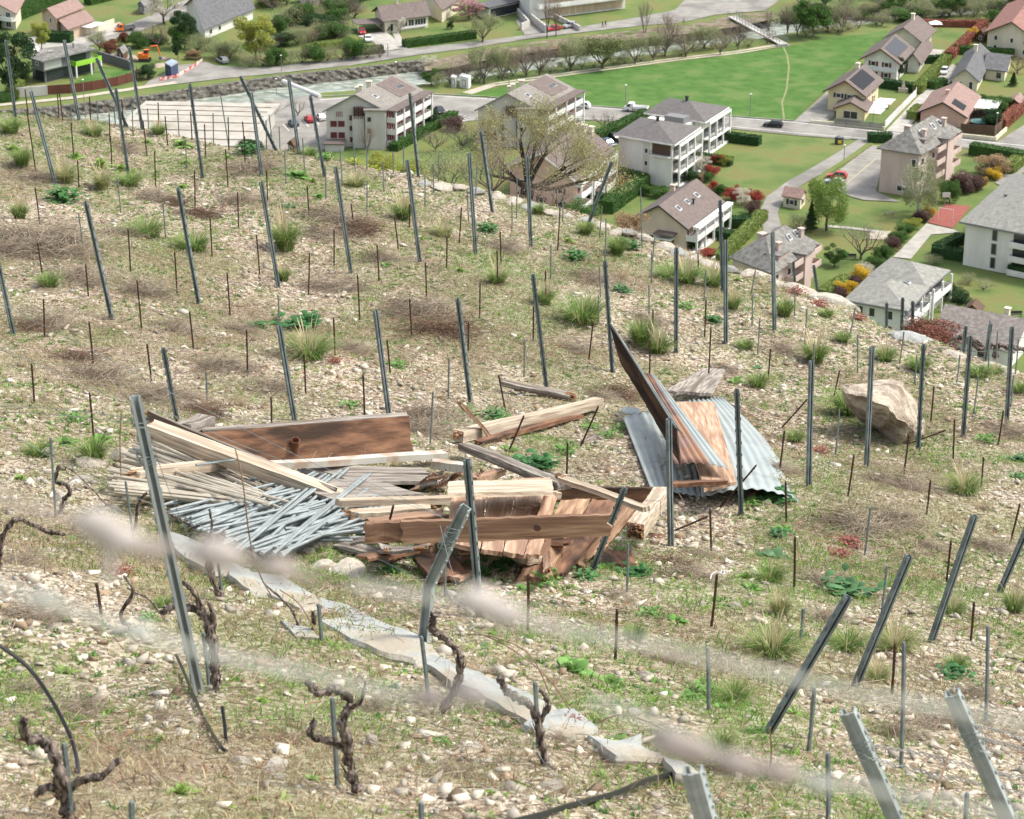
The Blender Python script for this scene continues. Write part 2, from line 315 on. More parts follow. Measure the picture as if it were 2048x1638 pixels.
m_trim = W('white_trim', (.74, .73, .7)); m_glass = mat('window_glass', (.03, .035, .04), rough=.15, spec=.6); m_redsh = W('red_shutter', (.2, .045, .04)); m_redglass = W('drawn_red_blind', (.11, .035, .035)); m_wood = W('brown_trim', (.12, .075, .05)); m_dtrim = W('dark_trim', (.05, .05, .05))
m_solar = mat('solar_cells', (.01, .011, .015), rough=.5, spec=.15); m_solar2 = mat('blue_solar_cells', (.05, .055, .065), rough=.5, spec=.2); m_green = W('lime_panel', (.3, .6, .06)); m_gut = W('grey_gutter', (.2, .2, .2))
class House:
    def __init__(s, name, label, cat, group=None):
        s.name, s.label, s.cat, s.group, s.root = name, label, cat, group, None
    def block(s, A, B, C, h, wall, roof, rt='gv', rise=3, o=.7, z0=-.3, pl=None, fascia=None):
        A, B, C = (V(*p, (h if pl is None else pl)) for p in (A, B, C))
        if s.root is None:
            s.root = tag(empty(s.name, (B.x, B.y, 0)), s.label, s.cat, s.group)
        s.A = Vector((A.x, A.y, 0)); s.u = Vector((B.x - A.x, B.y - A.y, 0)); s.v = Vector((C.x - B.x, C.y - B.y, 0)); s.h, s.rise, s.rt = h, rise, rt
        s.U, s.Vl = s.u.length, s.v.length; s.un = s.u.normalized(); s.vn = s.v.normalized()
        s.nl = Vector((s.un.y, -s.un.x, 0)); s.nr = Vector((s.vn.y, -s.vn.x, 0))
        s.nl = s.nl if s.nl.dot(s.v) < 0 else -s.nl; s.nr = s.nr if s.nr.dot(s.u) > 0 else -s.nr
        P = s.pt; b = MB()
        if rt == 'gv':
            b.add([P(0, 0, z0), P(1, 0, z0), P(1, 0, h), P(.5, 0, h + rise), P(0, 0, h), P(0, 1, z0), P(1, 1, z0), P(1, 1, h), P(.5, 1, h + rise), P(0, 1, h)],
                  [(0, 1, 2, 3, 4), (9, 8, 7, 6, 5), (1, 6, 7, 2), (0, 4, 9, 5)])
        elif rt == 'gu':
            b.add([P(0, 0, z0), P(0, 1, z0), P(0, 1, h), P(0, .5, h + rise), P(0, 0, h), P(1, 0, z0), P(1, 1, z0), P(1, 1, h), P(1, .5, h + rise), P(1, 0, h)],
                  [(0, 1, 2, 3, 4), (9, 8, 7, 6, 5), (1, 6, 7, 2), (0, 4, 9, 5)])
        else: b.prism([P(0, 0), P(1, 0), P(1, 1), P(0, 1)], z0, h - .05)
        s.wall = fixn(b.build('wall', wall, s.root))
        os_, ot = o / s.U, o / s.Vl; b = MB(); th = .22
        if rt in ('gv', 'gu'):
            k = rise / .5; e = (os_ if rt == 'gv' else ot) * k
            prof = [(-(os_ if rt == 'gv' else ot), h - e), (.5, h + rise), (1 + (os_ if rt == 'gv' else ot), h - e)]
            prof = [(a, z + .03) for a, z in prof] + [(a, z + .03 + th) for a, z in prof[::-1]]
            e0, e1 = (-ot, 1 + ot) if rt == 'gv' else (-os_, 1 + os_)
            vs = [(P(a, e0, z) if rt == 'gv' else P(e0, a, z)) for a, z in prof] + [(P(a, e1, z) if rt == 'gv' else P(e1, a, z)) for a, z in prof]
            b.add(vs, [(0, 1, 4, 5), (1, 2, 3, 4), (11, 10, 7, 6), (10, 9, 8, 7), (0, 6, 7, 1), (1, 7, 8, 2), (5, 4, 10, 11), (4, 3, 9, 10), (0, 5, 11, 6), (2, 8, 9, 3)])
        elif rt[0] == 'h':
            L = [P(-os_, -ot, h), P(1 + os_, -ot, h), P(1 + os_, 1 + ot, h), P(-os_, 1 + ot, h)]
            Lt = [p + Vector((0, 0, th)) for p in L]
            if s.Vl >= s.U: i = min(.47, .5 * s.U / s.Vl); r1, r2 = P(.5, i, h + rise), P(.5, 1 - i, h + rise); b.add(L + Lt + [r1, r2], [(3, 2, 1, 0), (4, 5, 8), (5, 6, 9, 8), (6, 7, 9), (7, 4, 8, 9)] + [(k, (k + 1) % 4, 4 + (k + 1) % 4, 4 + k) for k in range(4)])
            else: i = min(.47, .5 * s.Vl / s.U); r1, r2 = P(i, .5, h + rise), P(1 - i, .5, h + rise); b.add(L + Lt + [r1, r2], [(3, 2, 1, 0), (4, 5, 9, 8), (5, 6, 9), (6, 7, 8, 9), (7, 4, 8)] + [(k, (k + 1) % 4, 4 + (k + 1) % 4, 4 + k) for k in range(4)])
        else:
            b.prism([P(-os_, -ot), P(1 + os_, -ot), P(1 + os_, 1 + ot), P(-os_, 1 + ot)], h, h + .35)
        s.roof = fixn(b.build('roof', roof, s.root)); s.roof['_o'] = s.root['_o']
        if fascia:
            b = MB(); t = .12; hh = .3
            E = [(-os_, -ot), (1 + os_, -ot), (1 + os_, 1 + ot), (-os_, 1 + ot)]
            if rt[0] in 'hf':
                for i in range(2): a, c = P(*E[i], h + .02), P(*E[i + 1], h + .02); d = (c - a); b.box((a + c) / 2 + (s.nl if i == 0 else s.nr) * .06, d.length + .1, t, hh, d.normalized(), d.normalized().cross(Vector((0, 0, 1))) * -1)
                b.build('fascia', fascia, s.root)
            elif rt == 'gv':
                e = os_ * rise / .5
                pts = [P(-os_, -ot - .06 / s.Vl, h - e), P(.5, -ot - .06 / s.Vl, h + rise), P(1 + os_, -ot - .06 / s.Vl, h - e)]
                for i in (0, 1): a, c = pts[i], pts[i + 1]; b.box8([a + Vector((0, 0, -.06)), c + Vector((0, 0, -.06)), c - s.nl * -.08 + Vector((0, 0, -.06)), a - s.nl * -.08 + Vector((0, 0, -.06))] + [a + Vector((0, 0, .3)), c + Vector((0, 0, .3)), c + s.nl * .08 + Vector((0, 0, .3)), a + s.nl * .08 + Vector((0, 0, .3))])
                b.build('fascia', fascia, s.root)
        return s
    def pt(s, a, t, z=0.0):
        p = s.A + s.u * a + s.v * t; p.z = z; return p
    def face(s, f, a, z, out=0.0):
        if f == 'l': return s.pt(a, 0, z) + s.nl * out
        return s.pt(1, a, z) + s.nr * out
    def win(s, f, a, z, w_=1.2, h_=1.3, frame=None, sh=None, glass=None, door=False):
        ax, n = (s.un, s.nl) if f == 'l' else (s.vn, s.nr); c = s.face(f, a, z)
        b = MB(); t = .12
        for dx, dz, sx, sz in ((-w_ / 2, 0, t, h_ + t), (w_ / 2, 0, t, h_ + t), (0, h_ / 2, w_ - t, t), (0, -h_ / 2, w_ - t, t)): b.box(c + ax * dx + Vector((0, 0, dz)) + n * .04, sx, .12, sz, ax, n)
        if w_ > 1.5: b.box(c + n * .04, .1, .1, h_ - t, ax, n)
        fr = fixn(b.build('door' if door else 'window', frame or m_trim, s.root)); fr['_o'] = s.root['_o']
        MB().box(c + n * .02, w_ - t, .05, h_ - t, ax, n).build('pane', glass or m_glass, fr)
        if sh:
            for d in (-1, 1): fixn(MB().box(c + ax * d * (w_ / 2 + .36) + n * .05, .55, .06, h_ + .1, ax, n).build('shutter', sh, fr))
    def rows(s, f, zs, as_, w_=1.2, h_=1.3, **k):
        for z in zs:
            for a in as_: s.win(f, a, z, w_, h_, **k)
    def rp(s, a, t):
        if s.rt == 'gv': z = s.h + s.rise * (1 - abs(a - .5) * 2)
        elif s.rt == 'gu': z = s.h + s.rise * (1 - abs(t - .5) * 2)
        elif s.rt[0] == 'h': d = min(min(a, 1 - a) * s.U, min(t, 1 - t) * s.Vl); z = s.h + s.rise * min(1, d / (min(s.U, s.Vl) / 2)) + .2
        else: z = s.h + .3
        return s.pt(a, t, z + .25)
    def onroof(s, name, a, t, da, dt, m, th=.12, parent=None):
        P = [s.rp(a - da, t - dt), s.rp(a + da, t - dt), s.rp(a + da, t + dt), s.rp(a - da, t + dt)]
        P = [p + Vector((0, 0, .1)) for p in P]; o = fixn(MB().quadslab(P, th, Vector((0, 0, 1))).build(name, m, parent or s.root)); o['_o'] = s.root['_o']; return o
    def sky(s, spots, m=None):
        for a, t in spots:
            o = s.onroof('skylight', a, t, .55 / s.U, .7 / s.Vl, m or W('skylight_frame', (.55, .56, .56)), .14, s.roof)
            s.onroof('pane', a, t, .38 / s.U, .5 / s.Vl, m_glass, .05, s.root).location.z += .05
    def chim(s, a, t, m=None, w_=.8, hh=1.4):
        p = s.rp(a, t); b = MB().box(p + Vector((0, 0, hh / 2 - .6)), w_, w_, hh + .8, s.un, s.un.cross(Vector((0, 0, 1)))); b.box(p + Vector((0, 0, hh)), w_ + .3, w_ + .3, .18, s.un, s.un.cross(Vector((0, 0, 1))))
        o = fixn(b.build('chimney', m or w_cream, s.roof)); o['_o'] = s.root['_o']
        MB().tube([p + Vector((0, 0, hh)), p + Vector((0, 0, hh + .45))], .2, 8).build('chimney_pot', m_gut, o) if False else None
    def balc(s, f, a0, a1, z, dep=1.6, ph=1.0, par=None, rail=False):
        ax, n = (s.un, s.nl) if f == 'l' else (s.vn, s.nr); Lf = s.U if f == 'l' else s.Vl
        c = s.face(f, (a0 + a1) / 2, z); ln = abs(a1 - a0) * Lf
        sl_ = fixn(MB().box(c + n * (dep / 2 + .02), ln, dep, .25, ax, n).build('balcony', par or m_trim, s.root)); sl_['_o'] = s.root['_o']
        b = MB(); p = Vector((0, 0, ph / 2 + .13))
        if rail:
            for zz in (.3, .65, 1.0): b.box(c + n * dep + Vector((0, 0, .12 + zz)), ln, .05, .05, ax, n)
            k = max(3, int(ln / .8))
            for i in range(k + 1): b.box(c + n * dep + ax * (ln * (i / k - .5)) + Vector((0, 0, .62)), .05, .05, 1.0, ax, n)
            b.build('railing', m_dtrim, sl_)
        else:
            b.box(c + n * dep + p, ln, .12, ph, ax, n)
            for d in (-1, 1): b.box(c + n * (dep / 2) + ax * d * (ln / 2 - .06) + p, .12, dep - .14, ph, ax, n)
            b.build('parapet', par or m_trim, sl_)
    def cols(s, f, as_, z1, dep=1.6, w_=.35, z0=0.):
        ax, n = (s.un, s.nl) if f == 'l' else (s.vn, s.nr)
        for a in as_:
            c = s.face(f, a, (z0 + z1) / 2) + n * dep; o = MB().box(c, w_, w_, z1 - z0, ax, n).build('column', m_trim, s.root); fixn(o)
    def slab(s, name, f, a0, a1, z0, z1, d0, d1, m):
        ax, n = (s.un, s.nl) if f == 'l' else (s.vn, s.nr); Lf = s.U if f == 'l' else s.Vl
        o = fixn(MB().box(s.face(f, (a0 + a1) / 2, (z0 + z1) / 2) + n * ((d0 + d1) / 2), abs(a1 - a0) * Lf, d1 - d0, z1 - z0, ax, n).build(name, m, s.root)); o['_o'] = s.root['_o']; return o
# --- the two terraced apartment blocks by the river
def terrace_block(dx, dy, label, name):
    H = House(name, label, 'apartment building', 'apartment blocks with long stepped roofs')
    H.block((652 + dx, 221 + dy), (772 + dx, 222 + dy), (846 + dx, 183 + dy), 8.2, w_grey, r_taupe, 'gv', 3.6, .5, fascia=m_gut)
    H.rows('l', [2.6, 5.2], [.12, .25], 1.3, 1.2, glass=m_redglass, frame=m_redsh); H.rows('l', [1.6, 4.2, 6.6], [.42], .8, 1.0, glass=m_glass, frame=m_redsh); H.rows('l', [1.2, 4.4, 7.0], [.66], 1.5, .9, frame=m_redsh)
    for k in range(5): H.slab('stair_window', 'l', .465 + .035 * k, .48 + .035 * k, 6.6, 9.2, .0, 1.0, m_redsh if k % 2 else m_dtrim)
    for k in range(4): H.slab('stair_window', 'l', .17 + .03 * k, .18 + .03 * k, 6.8, 8.0, .0, .07, m_redsh)
    H.slab('stair_tower', 'l', .44, .64, -.2, 7.2, .01, .9, w_grey)
    H.slab('annex', 'l', .0, .3, -.2, 1.5, .01, 4.0, w_grey); 
    H.slab('annex_roof', 'l', -.02, .32, 1.5, 1.75, .0, 4.3, r_brown)
    H.slab('projecting_wing', 'l', .66, .995, -.2, 8.7, .012, 1.8, w_grey); H.slab('wing_roof', 'l', .64, 1.03, 8.7, 8.95, -.5, 2.3, r_taupe); H.slab('wing_window', 'l', .7, .76, 3.6, 4.6, 1.8, 1.86, m_glass); H.slab('wing_window', 'l', .7, .76, 6.2, 7.2, 1.8, 1.86, m_glass)
    H.slab('recess_wall', 'r', .02, .98, 0, 8.0, .005, .06, m_redsh)
    for z in (.3, 3.0, 5.7):
        for a0, a1 in ((0, .22), (.24, .5), (.52, .74), (.76, 1)): H.balc('r', a0, a1, z, 2.2, 1.0)
        H.rows('r', [z + 1.5], [.12, .37, .63, .88], 2.4, 1.9)
    H.cols('r', (.01, .23, .51, .75, .99), 8.3, 2.3)
    H.slab('balcony_roof', 'r', -.02, 1.02, 8.25, 8.5, .0, 2.7, r_brown)
    H.slab('dormer', 'l', .72, .98, 8.2, 8.9, -7, 0.3, w_grey) if False else None
    H.chim(.3, .35); H.chim(.42, .25); H.chim(.4, .5, w_=1.1); H.sky([(.75, .75), (.75, .82), (.7, .2)])
    H.onroof('roof_step', .72, .72, .2, .22, r_brown, .9)
terrace_block(0, 0, 'stepped grey apartment block with white balconies beside the river car park', 'apartment_block')
terrace_block(304, -2, 'stepped apartment block half hidden behind the bare tree, white pickup to its side', 'apartment_block')
# --- pink house behind the tree
H = House('apartment_house', 'pinkish house with brown roof right behind the spreading tree on the terrace edge', 'house')
H.block((1020, 330), (1147, 357), (1222, 297), 7.6, w_salmon, r_brown, 'gv', 3.8, .9, fascia=m_trim)
H.rows('l', [1.6, 4.4], [.2, .5, .8], 1.3, 1.3, sh=m_redsh)
for z in (.3, 3.1, 5.8):
    H.rows('r', [z + 1.4], [.15, .4, .65, .88], 1.6, 1.7, frame=m_redsh); H.balc('r', .02, .3, z, 1.5); H.balc('r', .36, .62, z, 1.5); H.balc('r', .7, .98, z, 1.5)
H.cols('r', (.02, .3, .36, .62, .7, .98), 7.4, 1.5); H.chim(.62, .9, w_cream, .9, 1.6); H.chim(.7, .97, w_cream, .9, 1.6)
# --- the twin hipped blocks
def twin(A, B, C, h, label, near):
    H = House('hipped_block', label, 'apartment building', 'white apartment blocks with dark hipped roofs')
    H.block(A, B, C, h, w_white, r_mid, 'hv', 2.3, .9, fascia=m_trim)
    if near:
        H.rows('l', [1.6, 4.3, 7.0], [.52], .8, 1.1); H.slab('recess_shade', 'l', .46, .58, 0.5, h - .3, .004, .02, W('shaded_render', (.6, .57, .5)))  # flat strip on the wall, a recess's shade put into its render colour
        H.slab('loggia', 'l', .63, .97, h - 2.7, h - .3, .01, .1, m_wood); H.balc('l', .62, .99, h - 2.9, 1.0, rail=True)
    for z in np.arange(.3, h - 1.5, 2.9):
        H.slab('glazing', 'r', .05, .95, z + .1, z + 2.3, .01, .08, m_glass); H.balc('r', .03, .5, z, 1.5, .9, rail=True); H.balc('r', .53, .98, z, 1.5, .9, rail=True); H.slab('floor_band', 'r', 0, 1, z - .35, z + .05, 1.45, 1.75, m_trim)
    H.cols('r', (.01, .34, .66, .99), h, 1.6); H.slab('beam', 'r', 0, 1, h - .5, h - .05, 1.4, 1.8, m_trim)
    H.chim(.5, .5, m_dtrim, .5, .5); return H
H = twin((1298, 226), (1406, 243), (1448, 216), 7.4, 'rear white block with dark hipped roof, terrace facing the lawn and red shrubs', False)
H.slab('link_roof', 'l', .1, .85, 4.5, 7.2, .2, 5.5, w_white); H.slab('roof_unit', 'l', .45, .8, 7.2, 8.6, 1.0, 4.0, m_gut)
twin((1238, 270), (1345, 288), (1391, 256), 9.4, 'front white block with dark hipped roof and tall blank wall by the hedge', True)
# --- brown-roofed house with three skylights
H = House('chalet_house', 'beige house with long brown roof, three skylights and white curved balcony', 'house')
H.block((1267, 436), (1372, 453), (1441, 402), 5.4, w_beige, r_brown, 'gv', 3.4, .8, fascia=m_dtrim)
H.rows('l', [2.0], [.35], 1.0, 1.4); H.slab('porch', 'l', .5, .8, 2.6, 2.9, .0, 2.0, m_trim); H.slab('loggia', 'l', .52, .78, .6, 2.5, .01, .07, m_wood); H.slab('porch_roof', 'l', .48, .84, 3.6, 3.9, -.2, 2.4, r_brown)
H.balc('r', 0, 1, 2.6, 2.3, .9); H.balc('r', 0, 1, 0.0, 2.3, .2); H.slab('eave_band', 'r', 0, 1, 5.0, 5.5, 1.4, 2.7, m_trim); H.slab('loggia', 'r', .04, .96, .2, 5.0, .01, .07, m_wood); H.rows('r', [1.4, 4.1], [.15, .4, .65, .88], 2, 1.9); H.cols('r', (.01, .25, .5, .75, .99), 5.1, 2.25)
H.sky([(.72, .2), (.72, .45), (.72, .72)]); H.chim(.8, .5, m_dtrim, .3, 1.0); H.chim(.2, .8, w_beige)
# --- grey mansard houses
def mansard(A, B, C, h, label, n):
    H = House('gabled_house', label, 'house', 'pinkish houses with big grey slate roofs')
    H.block(A, B, C, h, w_pink, r_grey, 'hv', 4.0, .8)
    H.rows('l', [1.4], [.62] if n else [.5], 2.4, 1.2); H.rows('l', [h - 2], [.88], 1.0, 1.6)
    for z in np.arange(.2, h - 2, 2.8):
        H.balc('r', .28, .5, z + 2.6, 1.8, .9, w_pink); H.rows('r', [z + 1.4], [.1, .38, .62, .85], 1.5, 1.6); H.balc('r', .7, .95, z + 2.6, 1.6, .9, w_pink)
    H.slab('bay', 'r', .52, .68, 0, h + .9, .01, 2.0, w_pink); H.slab('bay_roof', 'r', .50, .70, h + .9, h + 1.15, -2.5, 2.3, r_grey)
    H.slab('dormer', 'r', .2, .42, h, h + 2.0, -2.6, -.6, w_pink); H.slab('dormer_roof', 'r', .18, .44, h + 2.0, h + 2.2, -3.4, -.2, r_grey)
    H.sky([(.72, .32), (.72, .62), (.72, .78), (.3, .5)]); H.chim(.8, .3, w_pink, .8, 1.6); H.chim(.8, .82, w_pink, .8, 1.6); H.chim(.22, .45, w_pink, 1.3, .8)
mansard((1466, 516), (1545, 546), (1632, 490), 6.0, 'pinkish house with worn grey roof just behind the terrace edge, bench beyond it', 0)
mansard((1763, 297), (1838, 309), (1914, 264), 9.2, 'pinkish grey house with slate roof at the yellow-lined car park', 1)
# --- pale twin hipped low block
H = House('villa_block', 'low white villa with two pale grey hipped roofs beside yellow shrubs', 'apartment building')
H.block((1748, 552), (1850, 575), (1888, 543), 5.8, w_white, r_light, 'hv', 2.4, .9, fascia=m_gut); H.balc('r', 0, 1, 2.9, 1.6, .9); H.slab('glazing', 'r', .05, .95, 3.1, 5.2, .01, .08, m_glass); H.cols('r', (.02, .5, .98), 5.7, 1.55)
H.block((1700, 600), (1808, 619), (1848, 577), 5.8, w_white, r_light, 'hv', 2.4, .9, fascia=m_gut); H.rows('l', [1.6, 4.3], [.2, .42, .75], 1.1, 1.6); H.balc('r', 0, .9, 2.9, 1.6, .9); H.slab('glazing', 'r', .05, .9, 3.1, 5.2, .01, .08, m_glass); H.rows('r', [1.4], [.2, .6], 2, 1.8); H.cols('r', (.02, .45, .88), 5.7, 1.55); H.sky([(.75, .8)])
# --- large white block at the right
H = House('white_block', 'large plain white apartment block with wide pale slate roof by the red court', 'apartment building')
H.block((1932, 444), (2120, 480), (2210, 385), 8.4, w_white, r_light, 'hv', 4.2, 1.0, fascia=m_gut)
for z in (1.5, 4.2, 6.9): H.win('l', .32, z, .9, 2.0, frame=m_gut); H.slab('loggia', 'l', .52, .75, z - 1.2, z + 1.1, .01, .07, m_glass); H.balc('l', .5, .78, z - 1.3, 1.2, .9)
H.chim(.35, .62, m_gut, .6, .5); H.chim(.2, .4, m_gut, .4, .3); H.sky([(.3, .8)])
# --- low salmon house with canopy
H = House('bungalow', 'low salmon house with pinkish tile roof and white canopy beside the lane', 'house')
H.block((1842, 222), (1929, 231), (1955, 192), 2.8, w_salmon, r_pinkish, 'gv', 2.6, .9, fascia=m_dtrim); H.win('l', .55, 1.6, .9, 1.0); H.onroof('solar_panel', .8, .22, .14, .12, m_solar); H.chim(.45, .45, w_salmon, .7, .8)
H.slab('canopy', 'r', .45, .9, 2.5, 2.65, .8, 6.0, m_trim); H.slab('deck', 'r', .1, .9, 0, .12, .2, 7.0, m_wood)
H = House('bungalow', 'low cream house with dark slate gables and chimney, silver car in its drive', 'house')
H.block((1971, 137), (2010, 142), (2022, 112), 2.6, w_cream, r_dark, 'gu', 2.0, .7); H.win('l', .7, 1.3, 1.4, 1.6)
H.block((1905, 155), (1955, 160), (1982, 109), 2.8, w_cream, r_dark, 'gv', 2.4, .7, fascia=m_gut); H.win('l', .3, 1.4, 1.2, 1.2); H.win('l', .75, 1.2, .9, 2.0, door=True); H.chim(.5, .7, w_cream)
# --- yellow house with solar roof
H = House('gabled_house', 'yellow house with black solar roof and arched porch by the white fence', 'house')
H.block((1657, 178), (1726, 187), (1758, 158), 5.0, w_yel, r_brown, 'gv', 2.6, 1.1, fascia=m_wood); H.rows('l', [3.8], [.3, .62], 1.2, 1.0, sh=m_dtrim); H.onroof('solar_panel', .76, .45, .2, .38, m_solar); H.chim(.45, .8, w_cream)
H.rows('r', [1.3, 3.8], [.35, .7], 1.6, 1.6, sh=m_redsh); H.slab('terrace', 'r', .1, 1.1, 0, .12, .1, 4.0, m_trim)
H.block((1673, 215), (1730, 221), (1740, 205), 2.6, w_yel, r_brown, 'gv', 1.6, .7, fascia=m_wood, z0=0); H.win('l', .5, 1.2, 3.4, 1.8)
H = House('gabled_house', 'white house with red shutters and grey solar panels on brown roof', 'house')
H.block((1816, 120), (1838, 122), (1861, 88), 3.0, w_white, r_brown, 'gv', 1.6, .9)
H.block((1729, 114), (1795, 122), (1820, 95), 5.2, w_white, r_brown, 'gv', 2.6, 1.2, fascia=m_wood); H.rows('l', [1.3, 3.9], [.28, .68], 1.2, 1.1, sh=m_redsh); H.onroof('solar_panel', .76, .5, .2, .42, m_solar2); H.balc('l', .1, .95, 2.4, .6, .2)
H = House('gabled_house', 'cream house with plain brown roof, farthest of the row beside the meadow', 'house')
H.block((1774, 73), (1840, 80), (1864, 58), 5.0, w_cream, r_brown, 'gv', 2.8, 1.1); H.win('l', .6, 3.0, 1.6, 1.2, glass=m_redsh, frame=m_redsh); H.rows('r', [3.4], [.4, .7], 1.2, 1.2, sh=m_redsh); H.chim(.5, .7, w_cream); H.slab('patio', 'r', 0, .9, 0, .1, .1, 4, M_pave)
H = House('gabled_house', 'cream house with red tiled roof at the top corner of the valley', 'house')
H.block((1976, 62), (2070, 78), (2110, 22), 5.2, w_cream, r_red, 'gv', 3.4, 1.0, fascia=m_wood); H.rows('l', [1.3, 3.8], [.18, .52, .8], .9, 1.2); H.chim(.6, .5, w_cream)
H = House('hut', 'tiny cream hut with brown tile roof and shutters at the bend of the lane', 'hut')
H.block((1567, 391), (1601, 397), (1611, 386), 2.3, w_cream, r_pinkish, 'gu', 1.2, .35, fascia=None); H.win('l', .5, 1.2, 1.1, 1.0, sh=m_dtrim); H.win('r', .5, 1.2, .7, 1.0, sh=m_dtrim)
H = House('barn', 'long low building with weathered brown stone roof at the lower right', 'building')
H.block((1872, 671), (2024, 700), (2066, 650), 3.2, w_white, r_stone, 'gu', 3.2, .7); H.chim(.75, .6, w_cream, .8, 1.4); H.rows('l', [1.4], [.3, .6], 1.2, 1.2)
H = House('sports_hall', 'long low hall under a pale cream roof beyond the crest of the vineyard', 'hall')
H.block((236, 285), (500, 291), (548, 211), 4.5, w_grey, mat('cream_membrane', (.35, .33, .28), (.43, .4, .35), .8, .25, 0, 1, c3=(.33, .3, .25), s3=.3), 'gu', 1.2, 1.2)
for k in range(6): H.onroof('seam', .5, .08 + .16 * k, .5, .004, m_wood, .06)
# --- upper left houses
H = House('gabled_house', 'tan house with two red-brown roofs and white awning at the upper left', 'house')
H.block((84, 24), (112, 34), (163, 14), 5.6, w_tan, r_pinkish, 'gv', 1.6, .8); H.rows('l', [1.4, 4.2], [.6], .9, 1.3)
H.block((104, 42), (136, 57), (184, 40), 3.2, w_tan, r_pinkish, 'gv', 1.4, .8, z0=0); H.rows('l', [1.4], [.3, .7], .8, 1.2); H.slab('awning', 'r', .5, 1.1, 2.4, 2.55, .1, 3.2, m_trim); H.chim(.3, .9, w_tan, .6, .6)
H = House('modern_house', 'dark grey modern house with lime green balcony and glass front', 'house')
H.block((64, 133), (88, 141), (188, 118), 3.0, W('grey_plinth', (.12, .12, .12)), m_gut, 'fv', 0, .2); H.slab('glazing', 'l', .3, .98, .2, 2.7, .02, .1, m_glass); H.slab('glazing', 'r', .05, .95, .2, 2.7, .02, .1, m_glass); H.cols('r', (.5, .8, 1.0), 2.9, 2.6); H.balc('r', .5, 1.02, 3.0, 2.6, 1.0, m_green)
H.block((62, 114), (85, 121), (180, 98), 5.8, w_dark, r_grey, 'hv', .7, 1.0, z0=3.0, fascia=m_gut); H.slab('glazing', 'r', .02, .38, 3.3, 5.5, .02, .1, mat('curtained_glass', (.45, .47, .43), rough=.3)); H.slab('glazing', 'r', .55, .9, 3.3, 5.5, .02, .1, m_glass); H.win('l', .5, 4.6, 1.4, .7); H.onroof('hatch', .4, .3, .1, .05, m_trim); H.chim(.6, .75, m_gut, .3, .8)
H = House('villa', 'white villa under a huge dark slate roof among the trees', 'house')
H.block((372, 10), (409, 56), (505, 16), 3.0, w_white, r_dark, 'gv', 5.0, 1.2); H.rows('r', [1.4], [.12, .3, .6, .8], 1.4, 1.2); H.sky([(.62, .3), (.62, .55)]); H.chim(.6, .35, m_wood, .8, 1.0)
H = House('long_house', 'long cream house with brown roof and carport above the river road', 'house')
H.block((845, -2), (884, 18), (918, -4), 3.6, w_cream, r_brown, 'gv', 2.0, .9); H.win('r', .5, 2.2, 1.0, 1.2)
H.block((750, 22), (770, 40), (856, 29), 3.5, w_cream, r_brown, 'gv', 2.4, .9); H.rows('r', [1.9], [.45, .6, .75, .88], 1.7, 1.7); H.win('r', .15, 1.3, .9, 2.0, door=True); H.chim(.5, .4, w_cream); H.slab('flower_box', 'r', .3, .95, .5, .9, .05, .5, m_trim)
H.slab('carport_roof', 'l', .35, .9, 2.3, 2.5, .1, 7.5, r_brown); H.cols('l', (.35, .9), 2.3, 7.2, .2)
H = House('bungalow', 'low building with dark porch behind the pink blossom tree', 'house')
H.block((955, 10), (978, 16), (1040, 2), 3.0, w_white, r_dark, 'fv', 0, .8); H.slab('glazing', 'r', .05, .95, .2, 2.5, .02, .1, m_glass)
H = House('apartment_block', 'white apartment block with long balcony bands at the top edge', 'apartment building')
H.block((1030, 18), (1060, 40), (1250, 16), 9.0, w_white, m_gut, 'fv', 0, .2, pl=0)
for z in (3.2, 6.2): H.balc('r', .05, 1, z, 2.2, 1.1)
for z in (0., 3.2, 6.2): H.slab('glazing', 'r', .2, .97, z + .3, z + 2.5, .02, .1, w_tan); H.rows('r', [z + 1.4], [.27, .38, .5, .62, .74, .86], 1.7, 2.1)
H = House('house', 'cream house with curved balcony cut by the top left corner', 'house')
H.block((-40, 16), (30, 26), (44, 0), 4.5, w_cream, r_pinkish, 'gv', 2, .8); H.balc('l', .4, 1, 2.4, 1.6, 1.0); H.rows('l', [1.2, 3.6], [.5, .8], 1.6, 1.6)
for A, B, C, h, wl, rf, lb, nm in (((2016, 204), (2040, 209), (2050, 197), 2.0, m_wood, r_pinkish, 'small brown garden shed with pinkish roof on the right lawn', 'garden_shed'),
    ((1930, 618), (1958, 623), (1966, 612), 1.6, m_wood, m_wood, 'low brown flat shed on the lawn behind the stone-roofed building', 'garden_shed'),
    ((234, 100), (246, 108), (255, 101), 2.2, m_wood, r_grey, 'little playhouse with grey roof beside the orange digger', 'playhouse'),
    ((276, 8), (288, 12), (302, 4), 2.4, m_gut, m_gut, 'small grey garden pavilion at the end of the paved lawn path', 'pavilion'),
    ((576, 287), (588, 291), (596, 285), 2.0, m_wood, m_wood, 'small brown wooden shelter at the edge of the river car park', 'shelter'),
    ((1955, 66), (1968, 69), (1976, 63), 2.2, m_wood, m_wood, 'small brown shed against the cream house with the red roof', 'garden_shed')):
    H = House(nm, lb, nm.replace('_', ' ')); H.block(A, B, C, h, wl, rf, 'gv', .9, .3); H.win('l', .5, 1.1, .8, 1.0)
